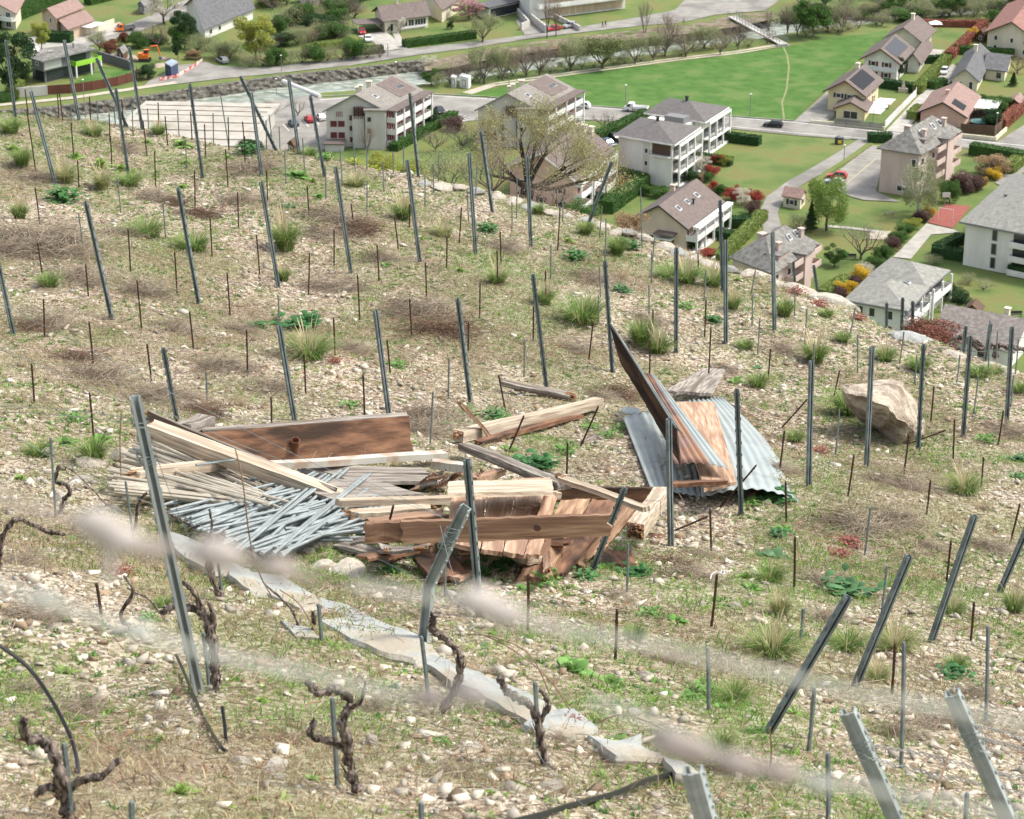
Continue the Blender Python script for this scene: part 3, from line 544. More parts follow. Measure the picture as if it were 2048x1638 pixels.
for (A, B, C, h, lb, m, rm) in (((919, 173), (937, 177), (942, 172), 2.4, 'wide pale metal cabinet on the riverside grass', m_trim, m_trim), ((902, 173), (911, 175), (914, 171), 2.2, 'narrow pale metal cabinet left of the wide one', m_trim, m_trim),
    ((331, 150), (343, 156), (357, 148), 2.8, 'dark blue tarped container on the square behind the barrier', W('blue_tarp', (.06, .08, .14)), W('pale_blue_top', (.3, .36, .42)))):
    H = House('cabinet' if m is m_trim else 'container', lb, 'cabinet' if m is m_trim else 'container'); H.block(A, B, C, h, m, rm, 'fv', 0, .05, pl=0); H.win('l', .5, 1.1, 1.0, 1.5, door=True, glass=m, frame=m_gut)
# ============================================================ TREES, SHRUBS, HEDGES OF THE VALLEY
def leafmat(n, c1, c2, tr=.25): return mat(n, c1, c2, .7, .5, 0, 1, trans=tr, spec=.2, lo=.3, hi=.7)
LM = dict(green=leafmat('leaf_green', (.06, .13, .03), (.11, .2, .05)), dark=leafmat('leaf_dark', (.03, .065, .026), (.055, .11, .038)), pale=leafmat('leaf_pale', (.21, .24, .12), (.34, .34, .19)), yellow=leafmat('leaf_yellowgreen', (.27, .31, .06), (.4, .4, .1)),
    forsythia=leafmat('petal_yellow', (.55, .38, .03), (.7, .5, .08)), white=leafmat('petal_white', (.5, .46, .38), (.7, .66, .58)), pink=leafmat('petal_pink', (.45, .26, .26), (.62, .42, .4)), red=leafmat('leaf_red', (.3, .045, .04), (.36, .1, .06)),
    purple=leafmat('leaf_purple', (.1, .06, .055), (.17, .1, .09)), olive=leafmat('leaf_olive', (.11, .14, .05), (.2, .23, .09)), tan=leafmat('leaf_tan', (.3, .21, .12), (.42, .3, .18)), willow=leafmat('leaf_willow', (.14, .22, .045), (.22, .31, .07)), bare=leafmat('twig_haze', (.27, .215, .165), (.4, .33, .26)), redbrown=leafmat('leaf_redbrown', (.18, .07, .05), (.26, .12, .08)))
M_trunk = mat('tree_bark', (.08, .06, .05), (.16, .13, .11), .95, 3); M_birch = mat('birch_bark', (.5, .48, .44), (.65, .62, .57), .8, 2)
def leafcloud(n, size, shapes, seed, aspect=1.6, inner=.25):
    r = np.random.default_rng(seed); k = len(shapes); per = r.integers(0, k, n); S = np.array(shapes, float)[per]
    d = r.normal(size=(n, 3)); d /= np.linalg.norm(d, axis=1)[:, None]; rad = (inner + (1 - inner) * r.random(n) ** .5)[:, None]
    c = S[:, :3] + d * rad * S[:, 3:6]
    a = r.normal(size=(n, 3)); a /= np.linalg.norm(a, axis=1)[:, None]; b_ = np.cross(a, r.normal(size=(n, 3))); b_ /= np.linalg.norm(b_, axis=1)[:, None]
    s = (size * (.6 + .8 * r.random(n)))[:, None]; q = np.stack([c - a * s * aspect, c - b_ * s * .6, c + a * s * aspect, c + b_ * s * .6], 1)
    return q.reshape(-1, 3), np.arange(n * 4).reshape(n, 4)
def branches(b, p, d, L, r, depth, rnd, spread=.7, up=.15, tips=None, seg=4, mind=0):
    pts = [p]; q = Vector(p); dd = Vector(d)
    for i in range(3):
        dd = (dd + Vector((rnd.uniform(-1, 1), rnd.uniform(-1, 1), rnd.uniform(-1, 1))) * .16 + Vector((0, 0, up * .3))).normalized(); q = q + dd * (L / 3); pts.append(q.copy())
    b.tube(pts, [r, r * .85, r * .7, r * .5], seg if depth > 1 else 3, caps=False)
    if tips is not None and depth <= 2: tips.append((pts[-1], L)); tips.append((pts[2], L))
    if depth == 0: return
    for k in range(rnd.choice((2, 3, 3))):
        ax = Vector((rnd.uniform(-1, 1), rnd.uniform(-1, 1), rnd.uniform(-.6, .9))).normalized()
        nd = (dd + ax * spread + Vector((0, 0, up))).normalized(); branches(b, pts[rnd.choice((2, 3, 3))], nd, L * rnd.uniform(.6, .8), r * .5, depth - 1, rnd, spread, up, tips, seg)
def tree_proto(kind, lm, seed, form='round', n=1500, tm=None, lsize=.035):
    """unit tree: about 1 m tall, 1 m wide; scaled when placed"""
    rnd = random.Random(seed); b = MB(); tips = []
    th = {'round': .28, 'bush': .06, 'bare': .1, 'tall': .08, 'conifer': .1, 'willow': .3}[form]
    if form == 'conifer':
        b.tube([(0, 0, -.03), (0, 0, .9)], [.03, .008], 5); S = []
        for k in range(26):
            z = .1 + .85 * (k / 26); rr = .42 * (1 - z) + .03; an = k * 2.4; S.append((math.cos(an) * rr * .55, math.sin(an) * rr * .55, z, rr * .6, rr * .6, .05))
        S.append((0, 0, .95, .04, .04, .07)); Vl, Fl = leafcloud(n, lsize, S, seed)
    else:
        b.tube([(0, 0, -.04), (.01, 0, th * .5), (0, .01, th)], [.032, .026, .022], 6)
        for k in range(7 if form == 'bare' else 5):
            an = k * 1.3 + rnd.random(); d = Vector((math.cos(an) * (.8 if form != 'tall' else .25), math.sin(an) * (.8 if form != 'tall' else .25), 1)).normalized()
            branches(b, Vector((0, 0, th * rnd.uniform(.75, 1))), d, .27, .016, 3 if form != 'bush' else 2, rnd, .65 if form != 'tall' else .3, .12 if form != 'willow' else -.02, tips)
        if form == 'bush':
            S = [(rnd.uniform(-.3, .3), rnd.uniform(-.3, .3), rnd.uniform(.2, .72), rnd.uniform(.14, .26), rnd.uniform(.14, .26), rnd.uniform(.12, .25)) for _ in range(16)]
        elif form == 'ball': S = [(0, 0, .5, .5, .5, .5)]
        elif form in ('round', 'willow'):
            S = []
            for k in range(26):
                an = rnd.random() * 6.3; z = rnd.uniform(.28, .93); rr = math.sqrt(max(.05, 1 - ((z - .6) / .42) ** 2)) * .42 * rnd.uniform(.35, 1); q = rnd.uniform(.09, .17)
                S.append((math.cos(an) * rr, math.sin(an) * rr, z, q, q, q * (.7 if form == 'round' else 1.5)))
        elif tips: S = [(p.x, p.y, p.z, .1, .1, .09) for p, L in tips]
        Vl, Fl = leafcloud(n, lsize, S, seed)
    v = np.array([tuple(p) for p in b.v]); mx = max(np.abs(v[:, :2]).max(), .5); sc = np.where(np.abs(v[:, :1]) > -1, min(1, .5 / mx), 1); v[:, :2] *= sc; v[:, 2] *= min(1, 1 / v[:, 2].max())
    if not len(Vl): Vl = np.zeros((0, 3))
    Vl = np.array(Vl); Vl[:, :2] *= min(1, .5 / max(.01, np.percentile(np.abs(Vl[:, :2]), 99.5)))
    tr = bpy.data.meshes.new('trunk'); tr.from_pydata([tuple(p) for p in v], [], b.f); tr.materials.append(tm or M_trunk)
    cr = mesh_np('crown', Vl, Fl); cr.materials.append(lm); return tr, cr
PROTO = {}
def place_tree(x, y, h, w_, kind, label, cat='tree', name=None, z=0.0, loc=None, group=None):
    form = {'bare': 'bare', 'white': 'round', 'pink': 'round', 'dark': 'round', 'green': 'round', 'pale': 'bare', 'yellow': 'round', 'willow': 'willow', 'olive': 'bare', 'birch': 'willow', 'conifer': 'conifer', 'poplar': 'tall'}.get(kind, 'bush')
    base_k = kind[:-1] if kind.endswith('*') else kind
    if kind.endswith('*'): form = 'bush'
    key = (kind, random.randrange(2))
    if key not in PROTO:
        lm = {'conifer': LM['dark'], 'birch': LM['pale'], 'poplar': LM['bare']}.get(base_k) or LM[base_k]
        n = {'bare': 3200, 'poplar': 2000, 'pale': 5000, 'olive': 6500, 'birch': 7000, 'white': 5000, 'willow': 11000}.get(base_k, 9000)
        ls = {'bare': .005, 'poplar': .005, 'pale': .009, 'olive': .011, 'birch': .01, 'white': .012, 'willow': .011}.get(base_k, .015)
        PROTO[key] = tree_proto(kind, lm, 11 + 7 * len(PROTO), form, n, M_birch if base_k == 'birch' else None, ls)
    p = V(x, y) if loc is None else Vector(loc); zz = float(valley_z(np.array(p.x), np.array(p.y))) - .1 if loc is None else p.z
    isb = form == 'bush'; nm = name or ('shrub' if isb else ('conifer' if kind == 'conifer' else 'tree'))
    r = empty(nm, (p.x, p.y, zz)); tag(r, label, cat if not isb else 'shrub', group); r.scale = (w_, w_, h); r.rotation_euler.z = random.random() * 6.28
    for nm2, me in zip(('trunk', 'crown'), PROTO[key]):
        o = bpy.data.objects.new(nm2 if nm2 == 'trunk' else ('foliage' if isb else 'crown'), me); col.objects.link(o); o.parent = r
    return r
TREES = [
 (22, 192, 22, 17, 'dark', 'big dark green tree at the left edge beside the modern grey house'), (84, 98, 10, 7, 'yellow', 'slim yellow-green tree in front of the tan house hedge'), (200, 100, 9, 9, 'pale', 'feathery pale tree behind the modern grey house'),
 (220, 106, 6, 7, 'redbrown', 'reddish brown shrub touching the pale tree by the playhouse'), (250, 90, 6, 5, 'redbrown', 'round reddish shrub at the bend of the road with the orange truck'), (277, 95, 8, 9, 'green*', 'green shrub between the reddish shrub and the grey-brown thicket'), (316, 93, 11, 13, 'bare', 'broad grey-brown leafless tree above the orange digger'),
 (370, 96, 14, 9, 'dark', 'dark tree with visible trunk beside the huge slate roof'), (328, 48, 13, 15, 'white', 'white blossoming tree along the road with the orange truck'), (620, 34, 12, 10, 'white', 'white blossoming tree in the thicket right of the slate-roofed villa'), (415, 10, 9, 8, 'dark*', 'dark shrub against the top edge beside the slate roof'),
 (512, 120, 16, 15, 'yellow', 'large bright yellow-green tree right of the slate-roofed villa'), (437, 116, 8, 11, 'pale*', 'pale green shrub behind the parked silver car'), (297, 157, 6, 7.5, 'dark*', 'round clipped dark green bush beside the rust-coloured fence'), (356, 118, 7, 4, 'dark', 'small dark tree beside the digger'), (388, 118, 4, 6, 'tan*', 'yellowish garden shrub in front of the stairs by the square'),
 (560, 60, 8, 10, 'green*', 'mid green shrub behind the yellow-green tree'), (590, 40, 9, 10, 'bare', 'grey leafless tree in the thicket beside the villa'), (640, 66, 9, 13, 'dark*', 'dark green shrub mass left of the carport'), (675, 48, 8, 10, 'green*', 'green shrub above the carport of the long cream house'), (610, 86, 8, 9, 'pale*', 'pale shrub below the white blossom in the thicket'), (690, 82, 6, 8, 'bare*', 'brown thorny shrub left of the carport'), (545, 20, 8, 9, 'bare', 'leafless tree at the top edge beside the slate-roofed villa'), (700, 20, 8, 10, 'dark*', 'dark shrub at the top edge above the carport'), (655, 20, 8, 9, 'bare*', 'brown shrub at the top edge over the thicket'),
 (938, 38, 8, 12, 'pink', 'pink blossoming tree at the end of the long cream house'), (965, 84, 14, 14, 'pale', 'feathery pale tree over the end of the long clipped hedge'), (800, 66, 6, 5, 'white', 'small pruned white tree on the lawn of the long cream house'), (902, 58, 4, 3, 'dark*', 'small dark clipped bush on the long cream house lawn'), (780, 64, 3, 2.5, 'dark*', 'tiny dark bush beside the garden path of the long cream house'),
 (1094, 76, 20, 9, 'poplar', 'tall bare poplar before the apartment drive'), (1112, 72, 18, 8, 'poplar', 'second tall bare poplar right of the apartment drive'), (1289, 66, 22, 9, 'poplar', 'tall bare poplar beside the two walkers'), (1330, 112, 17, 14, 'bare', 'tall bare tree where the road narrows by the river'), (1345, 60, 14, 12, 'bare', 'bare tree beside the gravel turning area'),
 (856, 128, 7, 8, 'white', 'pale blossoming bush on the rocky river bank end of the wall'), (862, 170, 6, 7, 'green', 'small fresh green tree in the river near the cabinets'), (900, 166, 8, 11, 'bare*', 'brown shrub on the near bank left of the cabinets'), (930, 128, 9, 13, 'bare*', 'brown shrub on the rocky far bank'), (968, 166, 17, 13, 'pale', 'tall pale green tree right above the wide cabinet'), (1006, 160, 16, 12, 'pale', 'tall pale green tree leaning over the water behind the track'), (1053, 150, 15, 12, 'bare', 'bare tree on the bank left of the meadow corner'),
 (1080, 150, 16, 12, 'bare', 'bare tree with many stems at the meadow corner'), (1030, 118, 9, 14, 'bare*', 'brown shrub on the far bank behind the pale trees'), (1100, 104, 8, 12, 'bare*', 'brown shrub on the far bank by the apartment drive'), (1142, 141, 15, 12, 'pale', 'pale leafy tree beside the track above the meadow'), (1204, 136, 15, 20, 'olive', 'broad green tree with dark stems on the track edge'), (1165, 92, 7, 10, 'pale*', 'pale shrub on the far bank under the red car'), (1238, 84, 7, 10, 'bare*', 'brown shrub on the far bank under the silver car'),
 (1270, 128, 13, 11, 'pale', 'pale tree right of the broad green one on the track'), (1306, 122, 13, 10, 'pale', 'slender pale tree beside the river bend'), (1372, 114, 13, 12, 'bare', 'bare multi-stemmed tree above the middle of the meadow edge'), (1408, 96, 11, 14, 'pale', 'yellowish green willow on the bank left of the footbridge'), (1440, 110, 12, 9, 'bare', 'bare tree below the footbridge on the near bank'), (1476, 98, 15, 9, 'bare', 'bare tree in front of the footbridge deck'), (1300, 60, 6, 10, 'bare*', 'brown shrub along the road left of the gravel area'),
 (1537, 46, 12, 9, 'poplar', 'bare young tree beyond the footbridge'), (1575, 64, 15, 10, 'poplar', 'tall bare tree beside the footbridge end'), (1594, 70, 14, 9, 'pale', 'pale slim tree on the river edge left of the dense green tree'), (1626, 74, 17, 16, 'green', 'dense bright green tree on the meadow side of the river'), (1655, 62, 9, 10, 'olive', 'dark green tree beside the dense bright one'), (1684, 64, 15, 9, 'bare', 'bare trunked tree at the meadow top corner'), (1515, 36, 7, 14, 'bare*', 'brown scrub at the far end of the footbridge'), (1560, 30, 8, 14, 'bare*', 'brown scrub on the far bank beyond the footbridge'),
 (1850, 34, 9, 16, 'pale', 'pale green tree behind the farthest house of the row'), (1900, 30, 10, 15, 'green', 'green tree by the river above the red hedge'), (1948, 76, 4.5, 5.5, 'forsythia', 'golden yellow round bush beside the red hedge'), (1797, 158, 8, 7, 'dark', 'small dark palm-like tree before the red-shuttered house'), (2034, 146, 8, 10, 'bare', 'dark bare tree beside the slate-gabled house'), (1997, 222, 6, 9, 'green*', 'green shrub between canopy and garden shed'), (1984, 252, 7, 8, 'dark*', 'dark shrub beside the garden trampoline'), (2026, 172, 5, 4, 'conifer', 'small dwarf conifer on the lawn below the bare tree'), (1965, 206, 4, 6, 'green*', 'green shrub right of the white canopy'),
 (1653, 460, 14, 13, 'willow', 'dense light green willow behind the tiny cream hut'), (1835, 430, 16, 14, 'birch', 'big pale birch with white limbs beside the pinkish grey house'), (1722, 518, 15, 13, 'bare', 'bare brown tree in the middle of the park lawn'), (1621, 464, 9, 4.5, 'conifer', 'narrow dark conifer below the light green willow'), (1669, 532, 6, 6.5, 'green', 'small green tree behind the bench near the worn grey roof'), (1600, 456, 5, 8, 'pale*', 'pale thin bush under the tiny hut'),
 (1981, 348, 7, 11, 'tan*', 'tan feathery bush on the lawn by the long clipped hedge'), (1926, 382, 7, 9, 'purple*', 'broad purple-brown bush left of the big pale roof'), (1955, 380, 5, 6, 'purple*', 'smaller purple-brown bush against the big pale roof'), (1899, 404, 8, 6, 'green*', 'green shrub between birch and sports court'), (1922, 364, 3.5, 5, 'white*', 'white flowering shrub among the purple bushes'), (1990, 358, 4, 5, 'forsythia', 'yellow flowering shrub above the big pale roof'), (1963, 376, 4, 4, 'forsythia', 'yellow flowering shrub left of the big pale roof edge'), (1858, 432, 3.5, 4, 'forsythia', 'small yellow flowering shrub next to the sports court'), (1846, 434, 3, 4, 'white*', 'white flowering shrub next to the sports court'), (1888, 296, 3, 5, 'green*', 'low green shrub at the foot of the pinkish grey house'), (1870, 388, 6, 8, 'pale*', 'pale bush between birch and purple bushes'),
 (1694, 590, 4.5, 5.5, 'forsythia', 'bright yellow shrub nearest the terrace edge'), (1722, 562, 4.5, 6, 'forsythia', 'larger bright yellow shrub behind the low villa'), (1708, 576, 4, 4, 'purple*', 'dark purple shrub between the two yellow shrubs'), (1676, 596, 3.5, 5, 'purple*', 'purple shrub left of the nearest yellow shrub'), (1728, 548, 4, 5, 'white*', 'cream flowering shrub above the larger yellow shrub'), (1745, 540, 5, 6, 'green*', 'first green shrub of the row along the path, by the villa'), (1768, 516, 5, 6, 'green*', 'second green shrub of the row along the path'), (1797, 486, 4.5, 6, 'green*', 'green shrub halfway along the path to the court'), (1784, 500, 4.5, 5, 'purple*', 'purple shrub halfway along the path to the court'), (1810, 470, 4, 5, 'green*', 'round green shrub past the halfway purple one'), (1826, 458, 4, 5, 'yellow*', 'yellowish shrub close to the court end of the path'), (1842, 442, 4, 5, 'purple*', 'purple shrub closest to the red court'),
 (1899, 598, 5, 6, 'dark*', 'dark laurel behind the low villa balcony'), (1917, 614, 5, 6, 'dark*', 'dark laurel nearer the stone-roofed building'), (1830, 664, 4, 8, 'dark*', 'dark laurel below the low villa'), (1868, 528, 3, 6, 'pale*', 'pale shrub on the lawn beside the low villa roof'), (1967, 578, 4, 7, 'bare*', 'leafless bush alone on the right lawn'), (1937, 566, 3.5, 5, 'pale*', 'little pale bush left of the leafless one on the lawn'), (1850, 668, 3, 6, 'redbrown', 'rusty red shrub before the stone-roofed building'),
 (1436, 327, 4, 5, 'red*', 'red shrub farthest up the garden of the white twin blocks'), (1449, 329, 4, 5, 'yellow*', 'yellow-green ball shrub beside the farthest red shrub'), (1424, 354, 5, 5.5, 'red*', 'tall red shrub beside the white blossom near the twin blocks'), (1413, 362, 4, 4.5, 'green*', 'green ball shrub in front of the tall red shrub'), (1400, 364, 3.5, 3.5, 'tan*', 'tan ball shrub in front of the white twin blocks'), (1403, 350, 6, 6, 'white', 'small white blossoming tree in the twin blocks garden'), (1379, 364, 4.5, 7, 'dark*', 'dark shrub in the corner of the front white block'), (1397, 326, 3, 4, 'tan*', 'tan shrub beside the near clipped hedge'),
 (1426, 382, 3.5, 4.5, 'red*', 'small red shrub above the three-skylight roof'), (1440, 388, 4, 4.5, 'green*', 'green shrub between two red ones above the skylight roof'), (1464, 399, 5, 5.5, 'red*', 'large red ball shrub beside the small blossom'), (1484, 410, 5, 6, 'white', 'little white blossom tree among the red shrubs'), (1508, 404, 4.5, 5, 'red*', 'red ball shrub closest to the lane bend'), (1504, 428, 4.5, 6, 'purple*', 'purple brown shrub beside the lane bend'), (1288, 389, 4, 5, 'green*', 'round green bush left of the skylight house'), (1319, 394, 4, 5.5, 'green*', 'second round green bush by the skylight house'), (1249, 370, 3.5, 4.5, 'red*', 'red shrub inside the dark hedge corner'), (1383, 500, 4, 4.5, 'dark*', 'dark round shrub at the foot of the skylight house'), (1418, 512, 2.5, 6, 'red*', 'low red shrub at the end of the long hedge'),
 (1208, 260, 9, 9, 'bare', 'small bare tree on the grass beside the pickup'), (596, 231, 8, 8, 'bare', 'small bare tree on the car park island'), (545, 240, 9, 9, 'bare', 'bare tree behind the end of the pale hall'), (735, 306, 13, 6, 'bare', 'thin bare tree before the near apartment block'), (862, 252, 7, 6, 'dark*', 'dark shrub by the apartment block hedge'), (859, 222, 5, 2.4, 'conifer', 'slim little cypress by the apartment block'), (872, 302, 9, 10, 'bare', 'gnarled bare tree on the playground lawn'), (925, 298, 12, 13, 'bare', 'wide grey leafless tree left of the terrace edge tree'), (905, 260, 5, 9, 'purple*', 'low purple hedge shrub on the playground bank'), (1290, 238, 2.5, 5, 'green*', 'low shrub beside the tail of the pickup'), (1660, 300, .1, .1, 'green*', None),
]
for i, x in enumerate(range(480, 745, 26)):
    y = 136 - (x - 480) * .075; k = ('pale*', 'bare*', 'green*')[i % 3]
    TREES.append((x + 20, y - 2, 7 + (i % 3), 9, k, f'{"pale green|brown|mid green".split("|")[i % 3]} riverside shrub, {"first second third fourth fifth sixth seventh eighth ninth tenth eleventh".split()[i]} in the row above the embankment road'))
for i, (x, y, k) in enumerate([(1690, 24, 'pale'), (1730, 20, 'green*'), (1765, 16, 'bare'), (1800, 24, 'green'), (1840, 14, 'pale'), (1880, 8, 'green'), (1920, 16, 'bare'), (1955, 10, 'pale'), (1990, 20, 'green*'), (2025, 24, 'white'), (2050, 8, 'green'), (1700, 2, 'bare'), (1650, 12, 'pale'), (1600, 10, 'bare'), (1780, 0, 'green'), (1860, -6, 'pale'), (1960, -8, 'green'), (1630, 30, 'bare*'), (1820, 40, 'green*'), (2010, 44, 'green*')]):
    w10 = "first second third fourth fifth sixth seventh eighth ninth tenth eleventh twelfth thirteenth fourteenth fifteenth sixteenth seventeenth eighteenth nineteenth twentieth".split()
    TREES.append((x, y, 11 if '*' not in k else 6, 14, k, f'{ {"p":"pale green","g":"green","b":"bare","w":"white flowering"}[k[0]]} tree in the far river wood, {w10[sum(1 for q in (1690,1730,1765,1800,1840,1880,1920,1955,1990,2025,2050,1700,1650,1600,1780,1860,1960,1630,1820,2010) if q < x)]} from its left end'))
def bankrow(pts, n, kinds, what, h0, w0, sd):
    r = random.Random(sd); px = [p[0] for p in pts]; py = [p[1] for p in pts]
    for i in range(n):
        x = px[0] + (px[-1] - px[0]) * (i + r.uniform(.2, .8)) / n; y = float(np.interp(x, px, py)) + r.uniform(-3, 4); k = kinds[r.randrange(len(kinds))]; nm_ = {'b': 'bare brown', 'p': 'pale green', 'g': 'green', 'd': 'dark', 't': 'tan'}[k[0]]
        TREES.append((x, y, h0 * r.uniform(.7, 1.4), w0 * r.uniform(.8, 1.4), k, f'{nm_} {"shrub" if "*" in k else "tree"} {what}, {w20[i]} from the left'))
w20 = "first second third fourth fifth sixth seventh eighth ninth tenth eleventh twelfth thirteenth fourteenth fifteenth sixteenth seventeenth eighteenth nineteenth twentieth".split(); w20 += ['twenty-' + q for q in w20[:9]] + ['thirtieth'] + ['thirty-' + q for q in w20[:9]]
bankrow([(865, 172), (958, 162), (1105, 142), (1350, 108), (1545, 82)], 24, ('bare*', 'pale*', 'pale*', 'bare', 'pale', 'bare*'), 'along the meadow bank', 4.6, 6.5, 3)
bankrow([(860, 140), (1000, 114), (1100, 98), (1250, 80), (1400, 64), (1460, 50)], 30, ('bare*', 'pale*', 'bare*', 'bare', 'tan*', 'pale*'), 'in the thicket along the far bank', 6, 8, 4)
bankrow([(1600, 72), (1690, 58), (1790, 42), (1900, 34), (2050, 22)], 20, ('pale*', 'bare*', 'green*', 'pale'), 'above the meadow end', 6.5, 9, 5)
bankrow([(1560, 30), (1700, 18), (1900, 4), (2060, -10)], 24, ('pale', 'bare*', 'green*', 'bare', 'pale*'), 'in the wood across the river', 8, 11, 6)
bankrow([(520, 100), (600, 88), (700, 70)], 9, ('pale*', 'bare*', 'green*', 'dark*'), 'in the upper villa thicket', 8, 10, 7)
bankrow([(530, 60), (620, 44), (720, 30)], 10, ('green*', 'bare', 'dark*', 'pale*', 'bare*'), 'in the middle villa thicket', 9, 11, 8)
bankrow([(510, 14), (600, 4), (730, -6)], 9, ('green*', 'bare', 'dark*', 'bare*'), 'in the top villa thicket', 9, 11, 9)
bankrow([(300, 84), (400, 100), (480, 124)], 7, ('bare*', 'pale*', 'green*'), 'between digger and silver car', 7, 9, 10)
for t in TREES:
    if t[5]: place_tree(t[0], t[1], t[2] * .72, t[3] * .8, t[4], t[5])
def hedge(pts, h, wd, lm, label, tint=None):
    P = [V(*p) for p in pts]; c = P[0]; root = empty('hedge', (c.x, c.y, 0)); tag(root, label, 'hedge')
    b = MB(); sh = []
    for a, d in zip(P[:-1], P[1:]):
        t = (d - a); L = t.length; t.normalize(); n = Vector((-t.y, t.x, 0)); m = (a + d) / 2
        b.box(m + Vector((0, 0, h / 2 - .2)), L + wd * .6, wd - .2, h + .2, t, n)
        N = int((L * wd + 2 * L * h + 2 * wd * h) * 22)
        for _ in range(N):
            q = random.random(); s_ = random.uniform(-L / 2 - wd * .35, L / 2 + wd * .35); v_ = random.uniform(-1, 1) * wd / 2
            A_ = wd / (wd + 2 * h)
            if q < A_: p = m + t * s_ + n * v_ + Vector((0, 0, h + random.uniform(-.1, .12)))
            else: p = m + t * s_ + n * (random.choice((-1, 1)) * (wd / 2 + random.uniform(-.1, .1))) + Vector((0, 0, random.uniform(0, h)))
            if random.random() < .12: p = m + t * (random.choice((-1, 1)) * (L / 2 + wd * .3)) + n * v_ + Vector((0, 0, random.uniform(0, h)))
            sh.append(p)
    c_ = np.array([tuple(p) for p in sh]) - np.array([c.x, c.y, 0]); n_ = len(c_); r = rng
    a = r.normal(size=(n_, 3)); a /= np.linalg.norm(a, axis=1)[:, None]; bb = np.cross(a, r.normal(size=(n_, 3))); bb /= np.linalg.norm(bb, axis=1)[:, None]
    q = np.stack([c_ - a * .16, c_ - bb * .1, c_ + a * .16, c_ + bb * .1], 1).reshape(-1, 3)
    b.build('hedge_core', lm, root); o = bpy.data.objects.new('foliage', mesh_np('foliage', q, np.arange(n_ * 4).reshape(-1, 4))); col.objects.link(o); o.parent = root; o.data.materials.append(lm)
HG = leafmat('hedge_green', (.035, .085, .02), (.065, .13, .03), .1); HD = leafmat('hedge_dark', (.022, .06, .02), (.04, .09, .028), .1); HY = leafmat('hedge_light', (.12, .17, .04), (.19, .24, .06), .1); HR = leafmat('hedge_red', (.22, .07, .05), (.3, .13, .08), .1)
for a in [([(1452, 281), (1514, 289)], 2, 2.2, HD, 'dark clipped hedge beside the terrace of the rear white block'), ([(1397, 322), (1458, 330)], 1.8, 2, HD, 'dark clipped hedge between white block and red shrubs'), ([(1196, 282), (1290, 238)], 2.2, 2.6, HG, 'long clipped hedge from the pink house roof to the pickup'),
    ([(1226, 356), (1284, 372)], 2.6, 2.4, HG, 'dark hedge arm at the foot of the front white block'), ([(1284, 374), (1216, 424)], 2.6, 3, HG, 'dark hedge arm running from the block down to the terrace edge'), ([(1182, 404), (1214, 408)], 2, 2.4, HD, 'short dark hedge beneath the pink house balconies'), ([(1456, 453), (1496, 453)], 2, 2.5, HD, 'short dark hedge right of the skylight house'), ([(1430, 474), (1460, 480)], 1.8, 2.4, HD, 'short dark hedge below the skylight house balcony'),
    ([(1522, 440), (1440, 526)], 2, 2.4, HY, 'long light green hedge with red tips along the curving lane'), ([(1349, 354), (1374, 352)], 2, 2, HD, 'small dark hedge touching the front white block corner'), ([(1851, 52), (1968, 54)], 1.8, 2, HR, 'reddish hedge along the river end of the gardens'), ([(1968, 54), (1898, 118)], 2, 2.2, HR, 'reddish hedge running down beside the golden bush'), ([(1892, 126), (1836, 186)], 2.2, 2.4, HY, 'light green hedge along the lane beside the silver car'),
    ([(1754, 172), (1834, 184)], 2, 2.2, HD, 'dark hedge between the solar-roofed houses'), ([(1842, 126), (1890, 124)], 1.8, 2, HD, 'dark hedge behind the red-shuttered house patio'), ([(1910, 106), (2022, 114)], 2, 2.2, HG, 'green hedge above the slate-gabled house'), ([(1866, 178), (1884, 172)], 2, 2.4, HG, 'short bushy hedge block beside the lane'), ([(1742, 283), (1776, 283)], 2, 2.4, HD, 'little dark hedge where the lane leaves the main road'),
    ([(1950, 308), (2042, 324)], 2.4, 3, HG, 'long hedge beside the main road near the tan bush'), ([(2042, 324), (2016, 345)], 2, 3, HY, 'yellowish hedge end beside the right lane'), ([(1824, 238), (1838, 226)], 2, 2.4, HY, 'small yellowish hedge by the salmon house'), ([(2003, 256), (2060, 205)], 2.2, 2.6, HR, 'brownish flat-topped hedge along the right lane'), ([(1873, 512), (1928, 520)], 2, 2.2, HD, 'dark hedge around the lawn of the big white block'), ([(1874, 508), (1918, 486)], 2, 2, HD, 'dark hedge along the path side of the big white block'), ([(2026, 548), (2060, 556)], 2, 2.4, HD, 'dark hedge at the right edge below the big white block'),
    ([(26, 196), (46, 150)], 2, 3.2, HY, 'light green hedge beside the modern grey house terrace'), ([(-20, 58), (130, 0)], 3.4, 4, HG, 'tall dark hedge sweeping across the top left corner'), ([(90, 82), (138, 84)], 2.6, 3, HD, 'dark hedge under the tan house'), ([(812, 94), (945, 76)], 2, 2.2, HG, 'long clipped hedge in front of the long cream house'), ([(712, 110), (760, 106)], 2, 2.4, HD, 'short hedge below the carport drive'), ([(180, 8), (250, -8)], 2, 3, HG, 'hedge at the back of the top left lawn'), ([(945, 26), (1010, 20)], 2, 3, HD, 'dark hedge before the low building with the porch'), ([(790, 300), (905, 236)], 1.6, 2.4, HG, 'clipped hedge beside the near apartment block'), ([(-10, 204), (22, 200)], 2, 3, HG, 'clipped hedge by the riverside path'), ([(640, 100), (700, 92)], 2, 3, HY, 'yellowish hedge behind the riverside shrubs'),
    ([(1650, 596), (1690, 570)], 1.8, 2.6, HY, 'light hedge behind the worn grey roof')]: hedge(*a)
